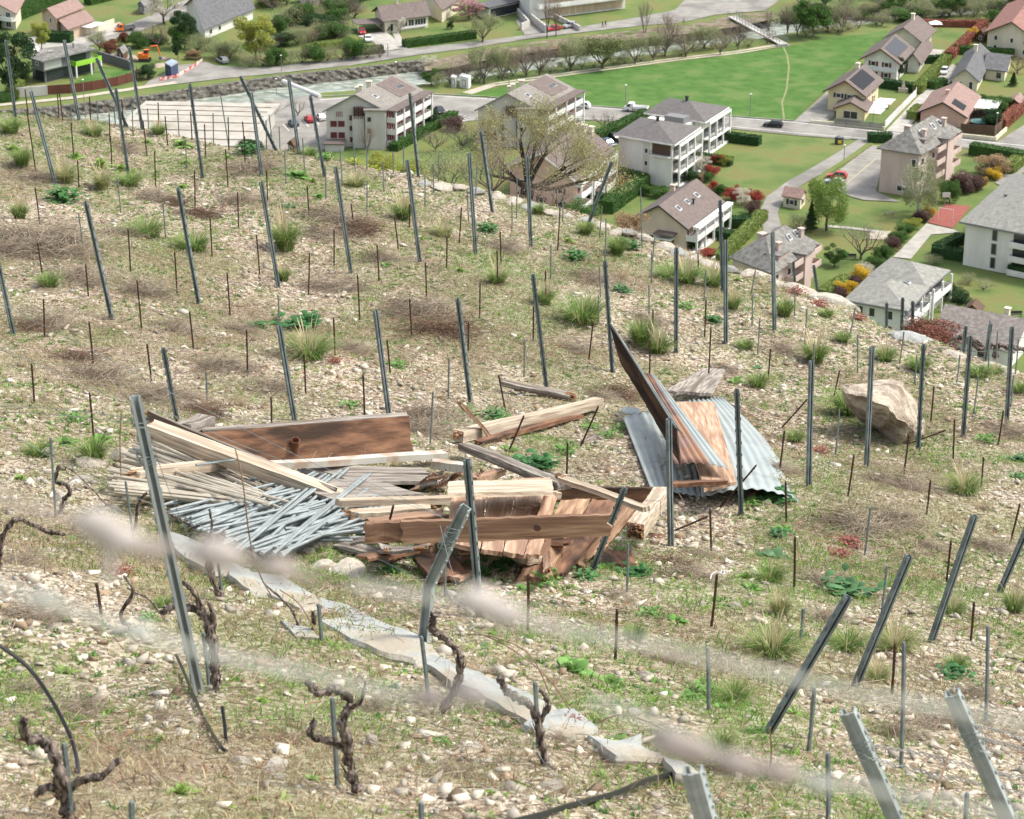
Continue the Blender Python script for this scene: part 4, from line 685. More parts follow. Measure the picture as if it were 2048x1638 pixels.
# ============================================================ CARS, LAMPS, BRIDGE, SMALL THINGS
def paint(n, c): return mat('paint_' + n, c, rough=.35, spec=.5)
m_tyre = mat('tyre', (.02, .02, .02)); m_lamp = mat('lamp_glass', (.7, .7, .66), rough=.2); m_tail = mat('tail_lamp', (.3, .01, .01), rough=.3)
def car(px, py, hx, hy, colr, label, kind='car', L=4.3, z=.06):
    c = V(px, py); d = V(hx, hy) - c; d.z = 0; d.normalize(); n = Vector((-d.y, d.x, 0)); cz = Vector((c.x, c.y, z))
    root = tag(empty('car' if kind in ('car', 'suv') else 'truck', cz), label, 'car' if kind in ('car', 'suv') else 'truck')
    wd = 1.78 if kind in ('car', 'suv') else 2.0; up = .15 if kind != 'car' else 0
    P = lambda x, y, zz: cz + d * x + n * y + Vector((0, 0, zz))
    def ext(prof, w1, w2=None, z2=None):
        b = MB(); k = len(prof); f = lambda zz: w1 if w2 is None or zz < z2 else w2
        b.add([P(x, f(q) / 2, q) for x, q in prof] + [P(x, -f(q) / 2, q) for x, q in prof], [tuple(range(k)), tuple(range(2 * k - 1, k - 1, -1))] + [(i, k + i, k + (i + 1) % k, (i + 1) % k) for i in range(k)]); return b
    h = L / 2
    if kind in ('car', 'suv'):
        top = 1.42 + up; rx = -h * .93 if kind == 'suv' else -h * .75
        body = ext([(-h, .3), (h, .3), (h, .62), (h * .93, .78), (h * .42, .93), (-h * .95, .98), (-h, .8)], wd)
        body.v += []; o = fixn(body.build('body', colr, root))
        cab = ext([(h * .42, .9), (h * .12, top - .06), (0, top), (rx * .55, top), (rx * .8, top - .06), (rx, .95)], wd - .06, wd - .42, 1.1); fixn(cab.build('cabin', colr, root))
        g = ext([(h * .375, .97), (h * .13, top - .1), (rx * .78, top - .1), (rx * .95, .99)], wd - .02, wd - .36, 1.2); fixn(g.build('side_windows', m_glass, root))
        b = MB(); w2 = wd / 2 - .12
        b.add([P(h * .44, -w2, .95), P(h * .44, w2, .95), P(h * .15, w2 - .14, top - .05), P(h * .15, -w2 + .14, top - .05)], [(0, 1, 2, 3)]); b.build('windscreen', m_glass, root)
    else:
        fixn(ext([(h * .25, .35), (h, .35), (h, 1.0), (h * .82, 1.25), (h * .62, 2.0), (h * .3, 2.05), (h * .25, 2.0)], wd).build('cab', colr, root))
        fixn(ext([(h * .42, 1.2), (h * .8, 1.25), (h * .62, 1.85), (h * .42, 1.85)], wd + .03).build('side_windows', m_glass, root))
        w2 = wd / 2 - .1; b = MB(); b.add([P(h * .83, -w2, 1.27), P(h * .83, w2, 1.27), P(h * .64, w2, 1.95), P(h * .64, -w2, 1.95)], [(0, 1, 2, 3)]); b.build('windscreen', m_glass, root)
        bed = MB(); bm_ = colr if 'white' in colr.name else m_gut
        bed.box(P(-h * .4, 0, .8), h * 1.2, wd + .1, .12, d, n)
        for s_ in (-1, 1): bed.box(P(-h * .4, s_ * (wd / 2 + .02), 1.1), h * 1.2, .06, .48, d, n)
        for x in (-h, h * .2): bed.box(P(x, 0, 1.1 if x < 0 else 1.45), .06, wd, .48 if x < 0 else 1.2, d, n)
        fixn(bed.build('load_bed', bm_, root)); fixn(MB().box(P(-h * .1, 0, .55), L * .85, .8, .25, d, n).build('chassis', m_dtrim, root))
    for x in (h * .62, -h * .62):
        for s_ in (-1, 1):
            c0 = P(x, s_ * (wd / 2 - .18), .32); c1 = P(x, s_ * (wd / 2 + .02), .32); b = MB(); k = 14
            for cc in (c0, c1):
                for i in range(k): an = 6.283 * i / k; b.v.append(cc + d * math.cos(an) * .32 + Vector((0, 0, math.sin(an) * .32)))
            b.f += [tuple(range(k)), tuple(range(2 * k - 1, k - 1, -1))] + [(i, (i + 1) % k, k + (i + 1) % k, k + i) for i in range(k)]
            wh = fixn(b.build('wheel', m_tyre, root)); b2 = MB(); 
            for cc in (c1, c1 + n * s_ * .02):
                for i in range(8): an = 6.283 * i / 8; b2.v.append(cc + d * math.cos(an) * .18 + Vector((0, 0, math.sin(an) * .18)))
            b2.f += [tuple(range(8)), tuple(range(15, 7, -1))] + [(i, (i + 1) % 8, 8 + (i + 1) % 8, 8 + i) for i in range(8)]; fixn(b2.build('rim', m_gut, wh))
    for s_ in (-1, 1):
        fixn(MB().box(P(h + .0, s_ * (wd / 2 - .28), .68), .08, .36, .16, d, n).build('headlight', m_lamp, root)); fixn(MB().box(P(-h, s_ * (wd / 2 - .22), .78), .08, .3, .18, d, n).build('tail_light', m_tail, root))
    return root
K = dict(black=paint('black', (.015, .016, .02)), white=paint('white', (.72, .72, .7)), red=paint('red', (.4, .03, .035)), silver=paint('silver', (.35, .36, .37)), blue=paint('blue', (.05, .09, .15)), orange=paint('orange', (.65, .16, .03)))
car(1546, 254, 1520, 252, K['black'], 'black car driving on the main road below the meadow', 'suv', 4.5)
car(1163, 216, 1140, 214, K['white'], 'white small van parked at the meadow side behind the stepped block', 'suv', 4.2)
car(1272, 223, 1245, 221, K['white'], 'white pickup truck with open load bed beside the meadow', 'truck', 5.7)
car(1674, 357, 1650, 355, K['red'], 'red car parked in the yellow-lined bays', 'suv', 4.2); car(1669, 369, 1648, 367, K['silver'], 'silver sedan parked next to the red car in the yellow-lined bays')
car(1888, 147, 1882, 156, K['white'], 'white car in the paved drive of the slate-gabled house', 'suv')
car(587, 251, 578, 241, K['blue'], 'blue car in the river car park below the bare island tree'); car(619, 243, 610, 234, K['red'], 'red car parked between blue and white cars by the river'); car(642, 239, 632, 230, K['white'], 'white car parked closest to the near stepped apartment block')
car(445, 125, 436, 121, K['silver'], 'silver car parked alone on the river square under the shrubs', 'suv'); car(251, 62, 241, 63, K['orange'], 'orange truck with grey load bed on the upper left road', 'truck', 5.4)
car(1108, 61, 1088, 64, K['red'], 'red car parked on the road before the long balcony block'); car(1140, 55, 1120, 59, K['silver'], 'silver car parked ahead of the red one by the long balcony block', 'suv')
car(724, 67, 728, 74, K['red'], 'red car under the carport of the long cream house'); car(736, 82, 742, 92, K['white'], 'white car on the drive in front of the carport')
car(880, 226, 888, 234, K['black'], 'dark car beside the near apartment block hedge'); car(1217, 292, 1232, 298, K['blue'], 'dark blue car behind the front white block', 'suv'); car(1232, 281, 1246, 286, K['black'], 'black car above the dark blue one behind the white block', 'suv')
car(66, 104, 54, 100, K['white'], 'white car half hidden by the big dark tree on the left', 'suv')
# excavator
c = V(290, 122); root = tag(empty('excavator', (c.x, c.y, 0)), 'orange excavator on the rubble by the square', 'excavator'); Q = lambda x, y, z: Vector((c.x + x, c.y + y, z))
for s_ in (-1, 1): fixn(MB().box(Q(0, s_ * .9, .4), 3.0, .5, .7).build('track', m_dtrim, root))
fixn(MB().box(Q(-.3, 0, 1.25), 2.6, 2.1, .9).box(Q(-1.0, 0, 1.9), 1.2, 2.0, .5).build('body', K['orange'], root)); cb = fixn(MB().box(Q(.4, .5, 2.2), 1.2, 1.0, 1.4).build('cab', K['orange'], root)); fixn(MB().box(Q(.42, .5, 2.35), 1.26, 1.06, .8).build('cab_window', m_glass, root))
fixn(MB().tube([Q(.6, -.4, 1.5), Q(1.8, -.4, 3.9), Q(3.4, -.4, 4.1)], .22, 4).build('boom', K['orange'], root)); fixn(MB().tube([Q(3.3, -.4, 4.2), Q(4.1, -.4, 1.4)], .18, 4).build('arm', K['orange'], root)); fixn(MB().box(Q(4.1, -.4, .9), .8, 1.0, .8).build('bucket', m_gut, root))
M_rub = mat('rubble', (.3, .22, .16), (.42, .36, .3), .95, 1)
def rockmesh(seed, cuts=14, sub=2, flat=.6):
    bm = bmesh.new(); bmesh.ops.create_icosphere(bm, subdivisions=sub, radius=1); r = random.Random(seed)
    pl = [(Vector((r.gauss(0, 1), r.gauss(0, 1), r.gauss(0, 1))).normalized(), r.uniform(.55, .85)) for _ in range(cuts)]
    for v in bm.verts:
        for n_, d_ in pl:
            k = v.co.dot(n_) - d_
            if k > 0: v.co -= n_ * k
        v.co.z *= flat
    me = bpy.data.meshes.new('rock'); bm.to_mesh(me); bm.free(); return me
def rock(name, me, m, loc, sc, rot, label, cat='rock', group=None):
    o = bpy.data.objects.new(name, me); col.objects.link(o); o.location = loc; o.scale = sc; o.rotation_euler = rot
    if not me.materials: me.materials.append(m)
    return tag(o, label, cat, group)
rm = rockmesh(3)
for i, (x, y, s_, lb) in enumerate([(240, 112, 2.2, 'brown rubble heap left of the orange excavator'), (318, 132, 1.6, 'small rubble heap below the excavator arm'), (262, 118, 2.0, 'rubble heap at the excavator track'), (330, 118, 1.2, 'grey debris heap right of the excavator')]):
    p = V(x, y); rock('rubble_heap', rm, M_rub, p, (s_ * 1.6, s_ * 1.4, s_ * .7), (0, 0, i), lb, 'rubble heap')
# street lamps
def lamp(x, y, h, label):
    p = V(x, y); root = tag(empty('street_lamp', p), label, 'street lamp', 'street lamps of the valley'); MB().tube([p, p + Vector((0, 0, h))], [.09, .06], 6).build('pole', m_gut, root)
    fixn(MB().tube([p + Vector((0, 0, h)), p + Vector((0, 0, h + .16)), p + Vector((0, 0, h + .3))], [.16, .3, .05], 8).build('lamp_head', m_trim, root))
for a in [(1251, 214, 5.2, 'street lamp behind the white pickup at the meadow edge'), (1500, 233, 5.2, 'street lamp at the meadow edge left of the black car'), (1018, 172, 3.4, 'street lamp on the track near the meadow corner'), (1991, 279, 6, 'street lamp at the brown fence by the right lane'), (776, 114, 3.6, 'street lamp below the long cream house steps'), (563, 143, 4, 'street lamp on the bank road below the shrub row'), (553, 188, 3.6, 'street lamp by the river near the fallen white pole'), (1745, 254, 5.2, 'street lamp in front of the white fence'), (171, 236, 9, 'tall street lamp rising behind the vineyard crest by the rusty fence'), (792, 150, 3.2, 'street lamp behind the near apartment roof'), (931, 172, 2.6, 'little lamp post by the track start'), (1688, 318, 3, 'short lamp post along the lane by the yellow bays')]: lamp(*a)
# footbridge
root = None
A, B = V(1464, 30, 1.0), V(1568, 86, 1.0); d = (B - A); L = d.length; d.normalize(); n = Vector((-d.y, d.x, 0)); m_ = (A + B) / 2
root = tag(empty('footbridge', (m_.x, m_.y, -2)), 'pale footbridge with railings crossing the river to the meadow corner', 'footbridge')
MB().box(m_ + Vector((0, 0, -.4)), L, 2.4, .3, d, n).build('deck', w_grey, root)
for s_ in (-1, 1):
    b = MB()
    for z in (.4, .75, 1.1): b.box(m_ + n * s_ * 1.25 + Vector((0, 0, z)), L, .07, .07, d, n)
    k = int(L / 2)
    for i in range(k + 1): b.box(A + d * (L * i / k) + n * s_ * 1.25 + Vector((0, 0, .5)), .08, .08, 1.2, d, n)
    b.build('railing', m_gut, root)
for q in (.02, .98): MB().box(A + d * L * q + Vector((0, 0, -2.2)), 1.2, 3.2, 3.2, d, n).build('abutment', w_grey, root)
# fences
def fence(pts, h, m, label, z0=0, th=.1, slats=0, posts=2.5, name='fence', pm=None):
    P = [V(*p, z0) for p in pts]; root = tag(empty(name, P[0]), label, 'fence')
    b = MB()
    for a, c_ in zip(P[:-1], P[1:]):
        d_ = (c_ - a); L_ = d_.length; d_.normalize(); n_ = Vector((-d_.y, d_.x, 0)); mm = (a + c_) / 2
        if slats:
            for k in range(slats): b.box(mm + Vector((0, 0, h * (k + .5) / slats)), L_, th, h / slats * .6, d_, n_)
        else: b.box(mm + Vector((0, 0, h / 2)), L_, th, h, d_, n_)
        k = max(1, int(L_ / posts)); pb = MB()
        for i in range(k + 1): pb.box(a + d_ * L_ * i / k + Vector((0, 0, h / 2 + .05)), .14, th + .08, h + .12, d_, n_)
        pb.build('fence_post', pm or m, root)
    b.build('panel', m, root)
fence([(96, 189), (140, 186), (185, 180), (235, 171), (272, 160), (274, 152)], 2.2, W('corten_steel', (.13, .05, .035)), 'curved rust-coloured panel fence around the modern house lawn')
fence([(34, 195), (95, 190)], 2.4, w_grey, 'grey stone garden wall left of the rust-coloured fence', th=.5, name='garden_wall'); fence([(198, 119), (256, 137), (262, 141)], 2.2, w_dark, 'dark stone garden wall behind the modern house lawn', th=.5, name='garden_wall')
sheet('lawn_patch', [(140, 172), (196, 132), (258, 140), (272, 152), (232, 169), (180, 177), (110, 182)], M_field, .045)
fence([(1770, 256), (1832, 192), (1833, 178)], 1.7, m_trim, 'white slatted fence along the lane beside the yellow house', posts=1.2, pm=m_trim)
fence([(1622, 247), (1664, 250), (1768, 260)], .8, w_cream, 'low cream wall in front of the yellow house', th=.35, name='garden_wall'); fence([(1669, 247), (1764, 256)], 1.2, m_gut, 'grey railing above the low cream wall', z0=.5, slats=4)
fence([(1924, 275), (1990, 282), (2012, 262)], .9, w_cream, 'low pale wall under the brown fence by the right lane', th=.4, name='garden_wall'); fence([(1921, 266), (1988, 271), (2010, 254)], 2.2, m_wood, 'dark brown fence around the garden with the trampoline')
fence([(1110, 38), (1160, 62)], 1.4, w_grey, 'pale retaining wall beside the apartment drive', th=.5, name='garden_wall'); fence([(1036, 30), (1058, 54), (1042, 60)], 1.8, w_grey, 'concrete ramp wall left of the apartment drive', th=.5, name='garden_wall'); fence([(1060, 40), (1092, 66)], 2.0, w_grey, 'concrete wall along the right side of the apartment ramp', th=.5, name='garden_wall')
fence([(140, 72), (190, 66), (228, 52)], 2.0, w_cream, 'cream garden wall below the tan house awning', th=.4, name='garden_wall'); fence([(1870, 470), (1874, 478)], .1, m_trim, 'x') if False else None
fence([(320, 162), (352, 156), (380, 140), (404, 124)], .9, mat('barrier_stripes', (.6, .1, .08), (.7, .68, .66), .7, .8, lo=.48, hi=.52), 'red and white striped barrier round the works on the square', slats=2, posts=3)
b = MB().tube([V(566, 162, .5), V(640, 192, .4)], .5, 8); tag(b.build('fallen_pole', m_trim), 'thick white pole lying across the river bank', 'pole')
# trampolines, court posts, benches, cart, people
def tramp(x, y, r, m, label, h=1.0):
    p = V(x, y); root = tag(empty('trampoline', p), label, 'trampoline'); b = MB(); k = 16
    b.prism([p + Vector((math.cos(6.283 * i / k) * r, math.sin(6.283 * i / k) * r, 0)) for i in range(k)], h - .15, h); b.build('mat', m, root)
    for i in range(8): q = p + Vector((math.cos(6.283 * i / 8) * r, math.sin(6.283 * i / 8) * r, 0)); MB().tube([q, q + Vector((0, 0, h + 1.7))], .05, 5).build('pole', m_dtrim, root)
tramp(1945, 50, 1.9, m_dtrim, 'black netted trampoline in the garden corner inside the reddish hedge'); tramp(1958, 250, 2.2, W('teal_mat', (.09, .2, .19)), 'teal trampoline behind the dark brown fence')
p = V(1885, 436); root = tag(empty('goal_frame', p), 'thin metal goal frame standing on the red court', 'goal'); a, c_ = V(1876, 440), V(1905, 444); MB().tube([a, a + Vector((0, 0, 2.6)), c_ + Vector((0, 0, 2.6)), c_], .06, 5).build('frame', m_trim, root)
p = V(1888, 417); root = tag(empty('basketball_hoop', p), 'basketball hoop at the far corner of the red court', 'basketball hoop'); MB().tube([p, p + Vector((0, 0, 3))], .08, 5).build('pole', m_gut, root); MB().box(p + Vector((.2, -.4, 3)), 1.6, .08, 1.0).build('backboard', m_trim, root)
def bench(x, y, m, label, back=True):
    p = V(x, y); root = tag(empty('park_bench', p), label, 'bench'); MB().box(p + Vector((0, 0, .45)), 2.0, .5, .08).build('seat', m, root)
    if back: MB().box(p + Vector((0, .28, .75)), 2.0, .06, .45).build('backrest', m, root)
    for s_ in (-1, 1): MB().box(p + Vector((s_ * .8, 0, .2)), .1, .4, .4).build('leg', m_gut, root)
bench(1702, 518, m_dtrim, 'dark park bench left of the bare tree on the park lawn'); bench(1738, 499, m_wood, 'pale wooden bench right behind the bare park tree', False); bench(1778, 429, m_gut, 'grey stone bench on the lawn above the gravel patch', False); bench(2033, 633, m_dtrim, 'dark green bench beside the chimney of the stone-roofed building')
p = V(1678, 287); root = tag(empty('waste_container', p), 'dark recycling container with yellow label by the lane mouth', 'container'); MB().prism([p + Vector((math.cos(6.283 * i / 10) * 1.0, math.sin(6.283 * i / 10) * .8, 0)) for i in range(10)], 0, 1.5).build('body', W('dark_bin', (.06, .07, .08)), root); MB().box(p + Vector((0, -.85, .6)), .8, .1, .7).build('label_plate', mat('yellow_plate', (.7, .5, .04)), root); MB().tube([p + Vector((0, 0, 1.5)), p + Vector((0, 0, 1.9))], [.8, .3], 8).build('lid', m_gut, root)
for x, y, lb in ((1776, 73.0, None),): pass
p = V(1806, 184); root = tag(empty('garden_fireplace', p), 'stone garden fireplace with little chimney on the yellow house lawn', 'fireplace'); MB().box(p + Vector((0, 0, .5)), 2.2, 1.2, 1).build('hearth', M_stone, root); MB().tube([p + Vector((0, 0, 1)), p + Vector((0, 0, 2.6))], [.7, .25], 4).build('chimney', M_stone, root)
p = V(1777, 217); tag(MB().tube([p, p + Vector((0, 0, .8)), p + Vector((0, 0, 1.0)), p + Vector((0, 0, 1.1))], [.2, .18, .7, .75], 10).build('birdbath', M_stone, org=p), 'pale stone birdbath on the yellow house lawn', 'birdbath')
p = V(1870, 62); root = tag(empty('gazebo', p), 'white garden gazebo tent beside the farthest house', 'gazebo')
for i in (-1, 1):
    for j in (-1, 1): MB().tube([p + Vector((i * 1.4, j * 1.4, 0)), p + Vector((i * 1.4, j * 1.4, 2.1))], .05, 4).build('pole', m_gut, root)
fixn(MB().add([p + Vector((-1.7, -1.7, 2.1)), p + Vector((1.7, -1.7, 2.1)), p + Vector((1.7, 1.7, 2.1)), p + Vector((-1.7, 1.7, 2.1)), p + Vector((0, 0, 3))], [(0, 1, 4), (1, 2, 4), (2, 3, 4), (3, 0, 4), (3, 2, 1, 0)]).build('canopy', m_trim, root))
def skinned(name, pts, edges, rad, m, parent=None, org=(0, 0, 0)):
    me = bpy.data.meshes.new(name); me.from_pydata([tuple(Vector(p) - Vector(org)) for p in pts], edges, []); o = bpy.data.objects.new(name, me); col.objects.link(o)
    sk = o.modifiers.new('s', 'SKIN'); o.modifiers.new('ss', 'SUBSURF').levels = 1
    for v, r_ in zip(me.skin_vertices[0].data, rad): v.radius = (r_, r_)
    me.skin_vertices[0].data[0].use_root = True
    if m: me.materials.append(m)
    if parent: o.parent = parent
    else: o.location = org
    return o
def person(x, y, mtop, label, ph):
    p = V(x, y, .07); root = tag(empty('person', p), label, 'person'); d_ = (V(x + 8, y - 1.2) - V(x, y)); d_.z = 0; d_.normalize(); n_ = Vector((-d_.y, d_.x, 0)); q = lambda a, b_, z: p + d_ * a + n_ * b_ + Vector((0, 0, z))
    pts = [q(0, 0, .92), q(0, 0, 1.2), q(0, 0, 1.42), q(0, 0, 1.52), q(.02, 0, 1.68), q(0, .2, 1.4), q(.12 * ph, .26, 1.12), q(.25 * ph, .25, .9), q(0, -.2, 1.4), q(-.12 * ph, -.26, 1.12), q(-.2 * ph, -.25, .88), q(.02, .1, .85), q(-.1 * ph + .06, .11, .48), q(-.28 * ph, .1, .08), q(-.16 * ph, .1, .04), q(.02, -.1, .85), q(.2 * ph, -.11, .48), q(.26 * ph, -.1, .08), q(.4 * ph, -.1, .04)]
    E = [(0, 1), (1, 2), (2, 3), (3, 4), (2, 5), (5, 6), (6, 7), (2, 8), (8, 9), (9, 10), (0, 11), (11, 12), (12, 13), (13, 14), (0, 15), (15, 16), (16, 17), (17, 18)]
    skinned('body', pts, E, [.15, .14, .15, .06, .105, .07, .05, .035, .07, .05, .035, .1, .065, .045, .035, .1, .065, .045, .035], mtop, root, p)
person(1205, 55, m_dtrim, 'person in dark clothes walking on the upper road, left of the pair', 1); person(1211, 53, W('dark_jacket', (.04, .045, .07)), 'person in dark blue clothes walking on the upper road, right of the pair', .8)
# ============================================================ THE VINEYARD SLOPE
M_soil = mat('stony_soil', (.19, .13, .085), (.44, .38, .3), .95, 14, .02, 45, lo=.38, hi=.62, c3=(.13, .15, .05), s3=1.3, detail=9)
xs = np.concatenate([np.arange(-16, -9, .2), np.arange(-9, 9, .06), np.arange(9, 16, .2)]); ys = np.concatenate([np.arange(-4, 5, .2), np.arange(5, 36, .065), np.arange(36, 56, .4)])
veg = lambda X, Y: .5 * vnoise(X / 1.3, Y / 1.9, 21) + .3 * vnoise(X / .4, Y / .5, 22) + .2 * vnoise(X / .14, Y / .17, 23)
ns = M_soil.node_tree; N_, L_ = ns.nodes, ns.links; b_ = N_['Principled BSDF']; src = b_.inputs['Base Color'].links[0].from_socket
tc = N_.new('ShaderNodeTexCoord'); vo = N_.new('ShaderNodeTexVoronoi'); vo.inputs['Scale'].default_value = 34; L_.new(tc.outputs['Object'], vo.inputs['Vector'])
rp = N_.new('ShaderNodeValToRGB'); L_.new(vo.outputs['Color'], rp.inputs[0]); e_ = rp.color_ramp.elements; e_[0].position = .25; e_[0].color = (.075, .055, .038, 1); e_[1].position = .75; e_[1].color = (.62, .55, .44, 1)
q_ = e_.new(.5); q_.color = (.32, .235, .155, 1)
m1 = N_.new('ShaderNodeMix'); m1.data_type = 'RGBA'; m1.inputs[0].default_value = .6; L_.new(src, m1.inputs[6]); L_.new(rp.outputs[0], m1.inputs[7])
at = N_.new('ShaderNodeAttribute'); at.attribute_name = 'Col'; m2_ = N_.new('ShaderNodeMix'); m2_.data_type = 'RGBA'; mt = N_.new('ShaderNodeMath'); mt.operation = 'MULTIPLY'; mt.inputs[1].default_value = .5; L_.new(at.outputs['Fac'], mt.inputs[0]); L_.new(mt.outputs[0], m2_.inputs[0]); L_.new(m1.outputs[2], m2_.inputs[6]); nb = N_.new('ShaderNodeTexNoise'); nb.inputs['Scale'].default_value = .9; nb.inputs['Detail'].default_value = 6; L_.new(tc.outputs['Object'], nb.inputs['Vector']); rb = N_.new('ShaderNodeValToRGB'); L_.new(nb.outputs[0], rb.inputs[0]); rb.color_ramp.elements[0].position = .38; rb.color_ramp.elements[0].color = (.15, .1, .065, 1); rb.color_ramp.elements[1].position = .5; rb.color_ramp.elements[1].color = (.1, .13, .035, 1); L_.new(rb.outputs[0], m2_.inputs[7]); L_.new(m2_.outputs[2], b_.inputs['Base Color'])
def hz(X, Y):
    n = .05 * (vnoise(X / .45, Y / .45, 2) - .5) + .03 * (vnoise(X / .17, Y / .17, 4) - .5)
    return hill(X, Y) + n
Vv, Fq = grid(xs, ys, hz); vgt = np.clip((veg(Vv[:, 0], Vv[:, 1]) - .36) * 4, 0, 1)[:, None]; o = bpy.data.objects.new('hillside', mesh_np('hillside', Vv, Fq, True, np.repeat(vgt, 3, 1))); col.objects.link(o); o.data.materials.append(M_soil); tag(o, kind='structure')
M_scrub = mat('scrub_slope', (.1, .12, .04), (.22, .19, .12), .95, .5, .2, 2)
def lowz(X, Y): return np.maximum(-8, hill(np.clip(X, -14, 16), np.full(X.shape, 55.)) - (Y - 55) * .95 - .4)
Vv, Fq = grid(np.arange(-160, 161, 4.0), np.arange(55, 300, 4.0), lowz); o = bpy.data.objects.new('lower_slope', mesh_np('lower_slope', Vv, Fq, True)); col.objects.link(o); o.data.materials.append(M_scrub); tag(o, kind='structure')
ORD = "first second third fourth fifth sixth seventh eighth ninth tenth eleventh twelfth thirteenth fourteenth fifteenth sixteenth seventeenth eighteenth nineteenth twentieth".split()
ORD += ['twenty-' + w_ for w_ in ORD[:9]] + ['thirtieth'] + ['thirty-' + w_ for w_ in ORD[:9]]
def band(y):
    for lim, t in ((300, 'along the far crest'), (380, 'before the far crest'), (470, 'in the upper slope'), (560, 'in the upper middle slope'), (650, 'across the middle slope'), (760, 'in the strip above the wreck'), (880, 'level with the brown panel'), (1010, 'level with the metal sheets'), (1150, 'level with the front planks'), (1300, 'in the strip below the wreck')):
        if y < lim: return t
    return 'in the foreground'
def ordinals(items, key):   # items: (x, y, obj, kindtext)
    g_ = {}
    for it in items: g_.setdefault((it[3], band(it[1])), []).append(it)
    for (k, bd), L in g_.items():
        L.sort(key=lambda i: i[0])
        for i, it in enumerate(L): it[2]['label'] = f'{k}, {ORD[i]} from the left {bd}' if len(L) > 1 else f'{k}, the only one {bd}'
def profile_post(name, wd, dp, t, m, notch=True, seed=0):
    """vertical channel post 1 m long with pressed hooks along both edges"""
    b = MB(); w2 = wd / 2
    for (cx, cy, sx, sy) in ((0, 0, wd, t), (-w2 + t / 2, -dp / 2, t, dp), (w2 - t / 2, -dp / 2, t, dp), (-w2 + .006, -dp, .014, t), (w2 - .006, -dp, .014, t)): b.box((cx, cy, .5), sx, sy, 1.0)
    b.box((0, .004, .5), .012, .006, 1.0)
    if notch:
        for k in range(11):
            z = .06 + k * .09
            for s_ in (-1, 1): b.box((s_ * (w2 + .003), -dp * .6, z), .008, .008, .022)
    me = bpy.data.meshes.new(name); me.from_pydata([tuple(p) for p in b.v], [], b.f); me.materials.append(m); return me
PM = profile_post('steel_post', .038, .028, .003, M_galv); 
PN = profile_post('steel_post', .048, .036, .004, M_galvl)
def stake_mesh(m, r, nm):
    b = MB(); pts = [(0, 0, 0), (.002, 0, .5), (0, .002, .97), (0, .002, 1.0)]; b.tube(pts, [r, r, r, r * .7], 5)
    if 'rust' in nm:
        for k in range(14): b.box((r * .9, 0, .05 + k * .068), .004, .012, .02)
    me = bpy.data.meshes.new(nm); me.from_pydata([tuple(p) for p in b.v], [], b.f); me.materials.append(m); return me
SR, SG = stake_mesh(M_rust, .0085, 'rusty_stake'), stake_mesh(M_galv, .0085, 'grey_stake')
def standing(name, me, xt, yt, xb, yb, cat, group, back=0.0, ybase=None, spin=None, wsc=1.0):
    p = G(xb, yb) if ybase is None else D(xb, yb, ybase); q = D(xt, yt, p.y + back); d = q - p; L = d.length
    o = bpy.data.objects.new(name, me); col.objects.link(o); z = d.normalized(); y = Vector((0, 1, 0)); y = (y - z * y.dot(z)).normalized()
    if spin is not None: y = (Matrix.Rotation(spin, 3, z) @ y)
    x = y.cross(z); M = Matrix((x * wsc, y * wsc, z * (L + .05))).transposed().to_4x4(); M.translation = p - z * .05; o.matrix_world = M; return tag(o, None, cat, group)
items = []
POSTS = [(11, 80, 31, 236), (127, 80, 157, 239), (61, 183, 109, 366), (258, 94, 284, 257), (193, 116, 254, 252), (231, 176, 258, 359), (379, 167, 405, 357), (501, 185, 522, 350), (481, 152, 553, 301), (576, 156, 597, 308), (620, 191, 648, 350), (821, 186, 839, 355), (963, 262, 986, 423), (937, 306, 950, 508), (813, 320, 839, 525), (670, 333, 701, 546), (521, 363, 556, 574), (358, 375, 399, 605), (173, 402, 225, 635), (-8, 510, 26, 668), (1053, 313, 1061, 492), (326, 695, 355, 846), (556, 651, 588, 842), (749, 620, 777, 838), (917, 596, 943, 809), (1065, 548, 1092, 771), (1211, 521, 1226, 745), (1352, 495, 1351, 707), (1440, 400, 1445, 582), (1450, 480, 1450, 684), (1543, 464, 1547, 660), (1223, 323, 1176, 448), (1621, 721, 1615, 972), (1742, 693, 1731, 932), (1848, 688, 1837, 897), (1940, 671, 1925, 876), (2023, 653, 2012, 848), (1474, 777, 1483, 1029), (1335, 837, 1339, 1092), (1250, 975, 1183, 1145), (936, 918, 962, 1235), (1946, 1029, 1859, 1281), (1815, 1109, 1706, 1371), (1694, 1190, 1531, 1467), (2055, 1050, 1996, 1186)]
for i, (a, b_, c_, d_) in enumerate(POSTS):
    lean = abs(c_ - a) > .22 * (d_ - b_); o = standing('vineyard_post', PM, a, b_, c_, d_, 'post', 'steel posts of the vineyard', spin=random.uniform(-.5, .9)); items.append((c_, d_, o, 'leaning grey steel post' if lean else 'upright grey steel post'))
o = standing('vineyard_post', PN, 268, 792, 392, 1360, 'post', 'steel posts of the vineyard', ybase=8.6, spin=.35, wsc=.88); o['label'] = 'tallest near galvanised post with wire wrapped round it, beside the stake pile'
for a, lb in (((1694, 1428, 1840, 1760), 'near slanting steel channel post at the lower right with wires tied on'), ((1903, 1392, 2040, 1700), 'rightmost near slanting steel channel post with wires tied on'), ((1382, 1548, 1440, 1760), 'torn-topped steel channel post cut by the bottom edge')):
    o = standing('vineyard_post', PN, *a, 'post', 'steel posts of the vineyard', ybase=7.4 if a[0] != 1382 else 5.6, spin=2.9, wsc=1.12); o['label'] = lb
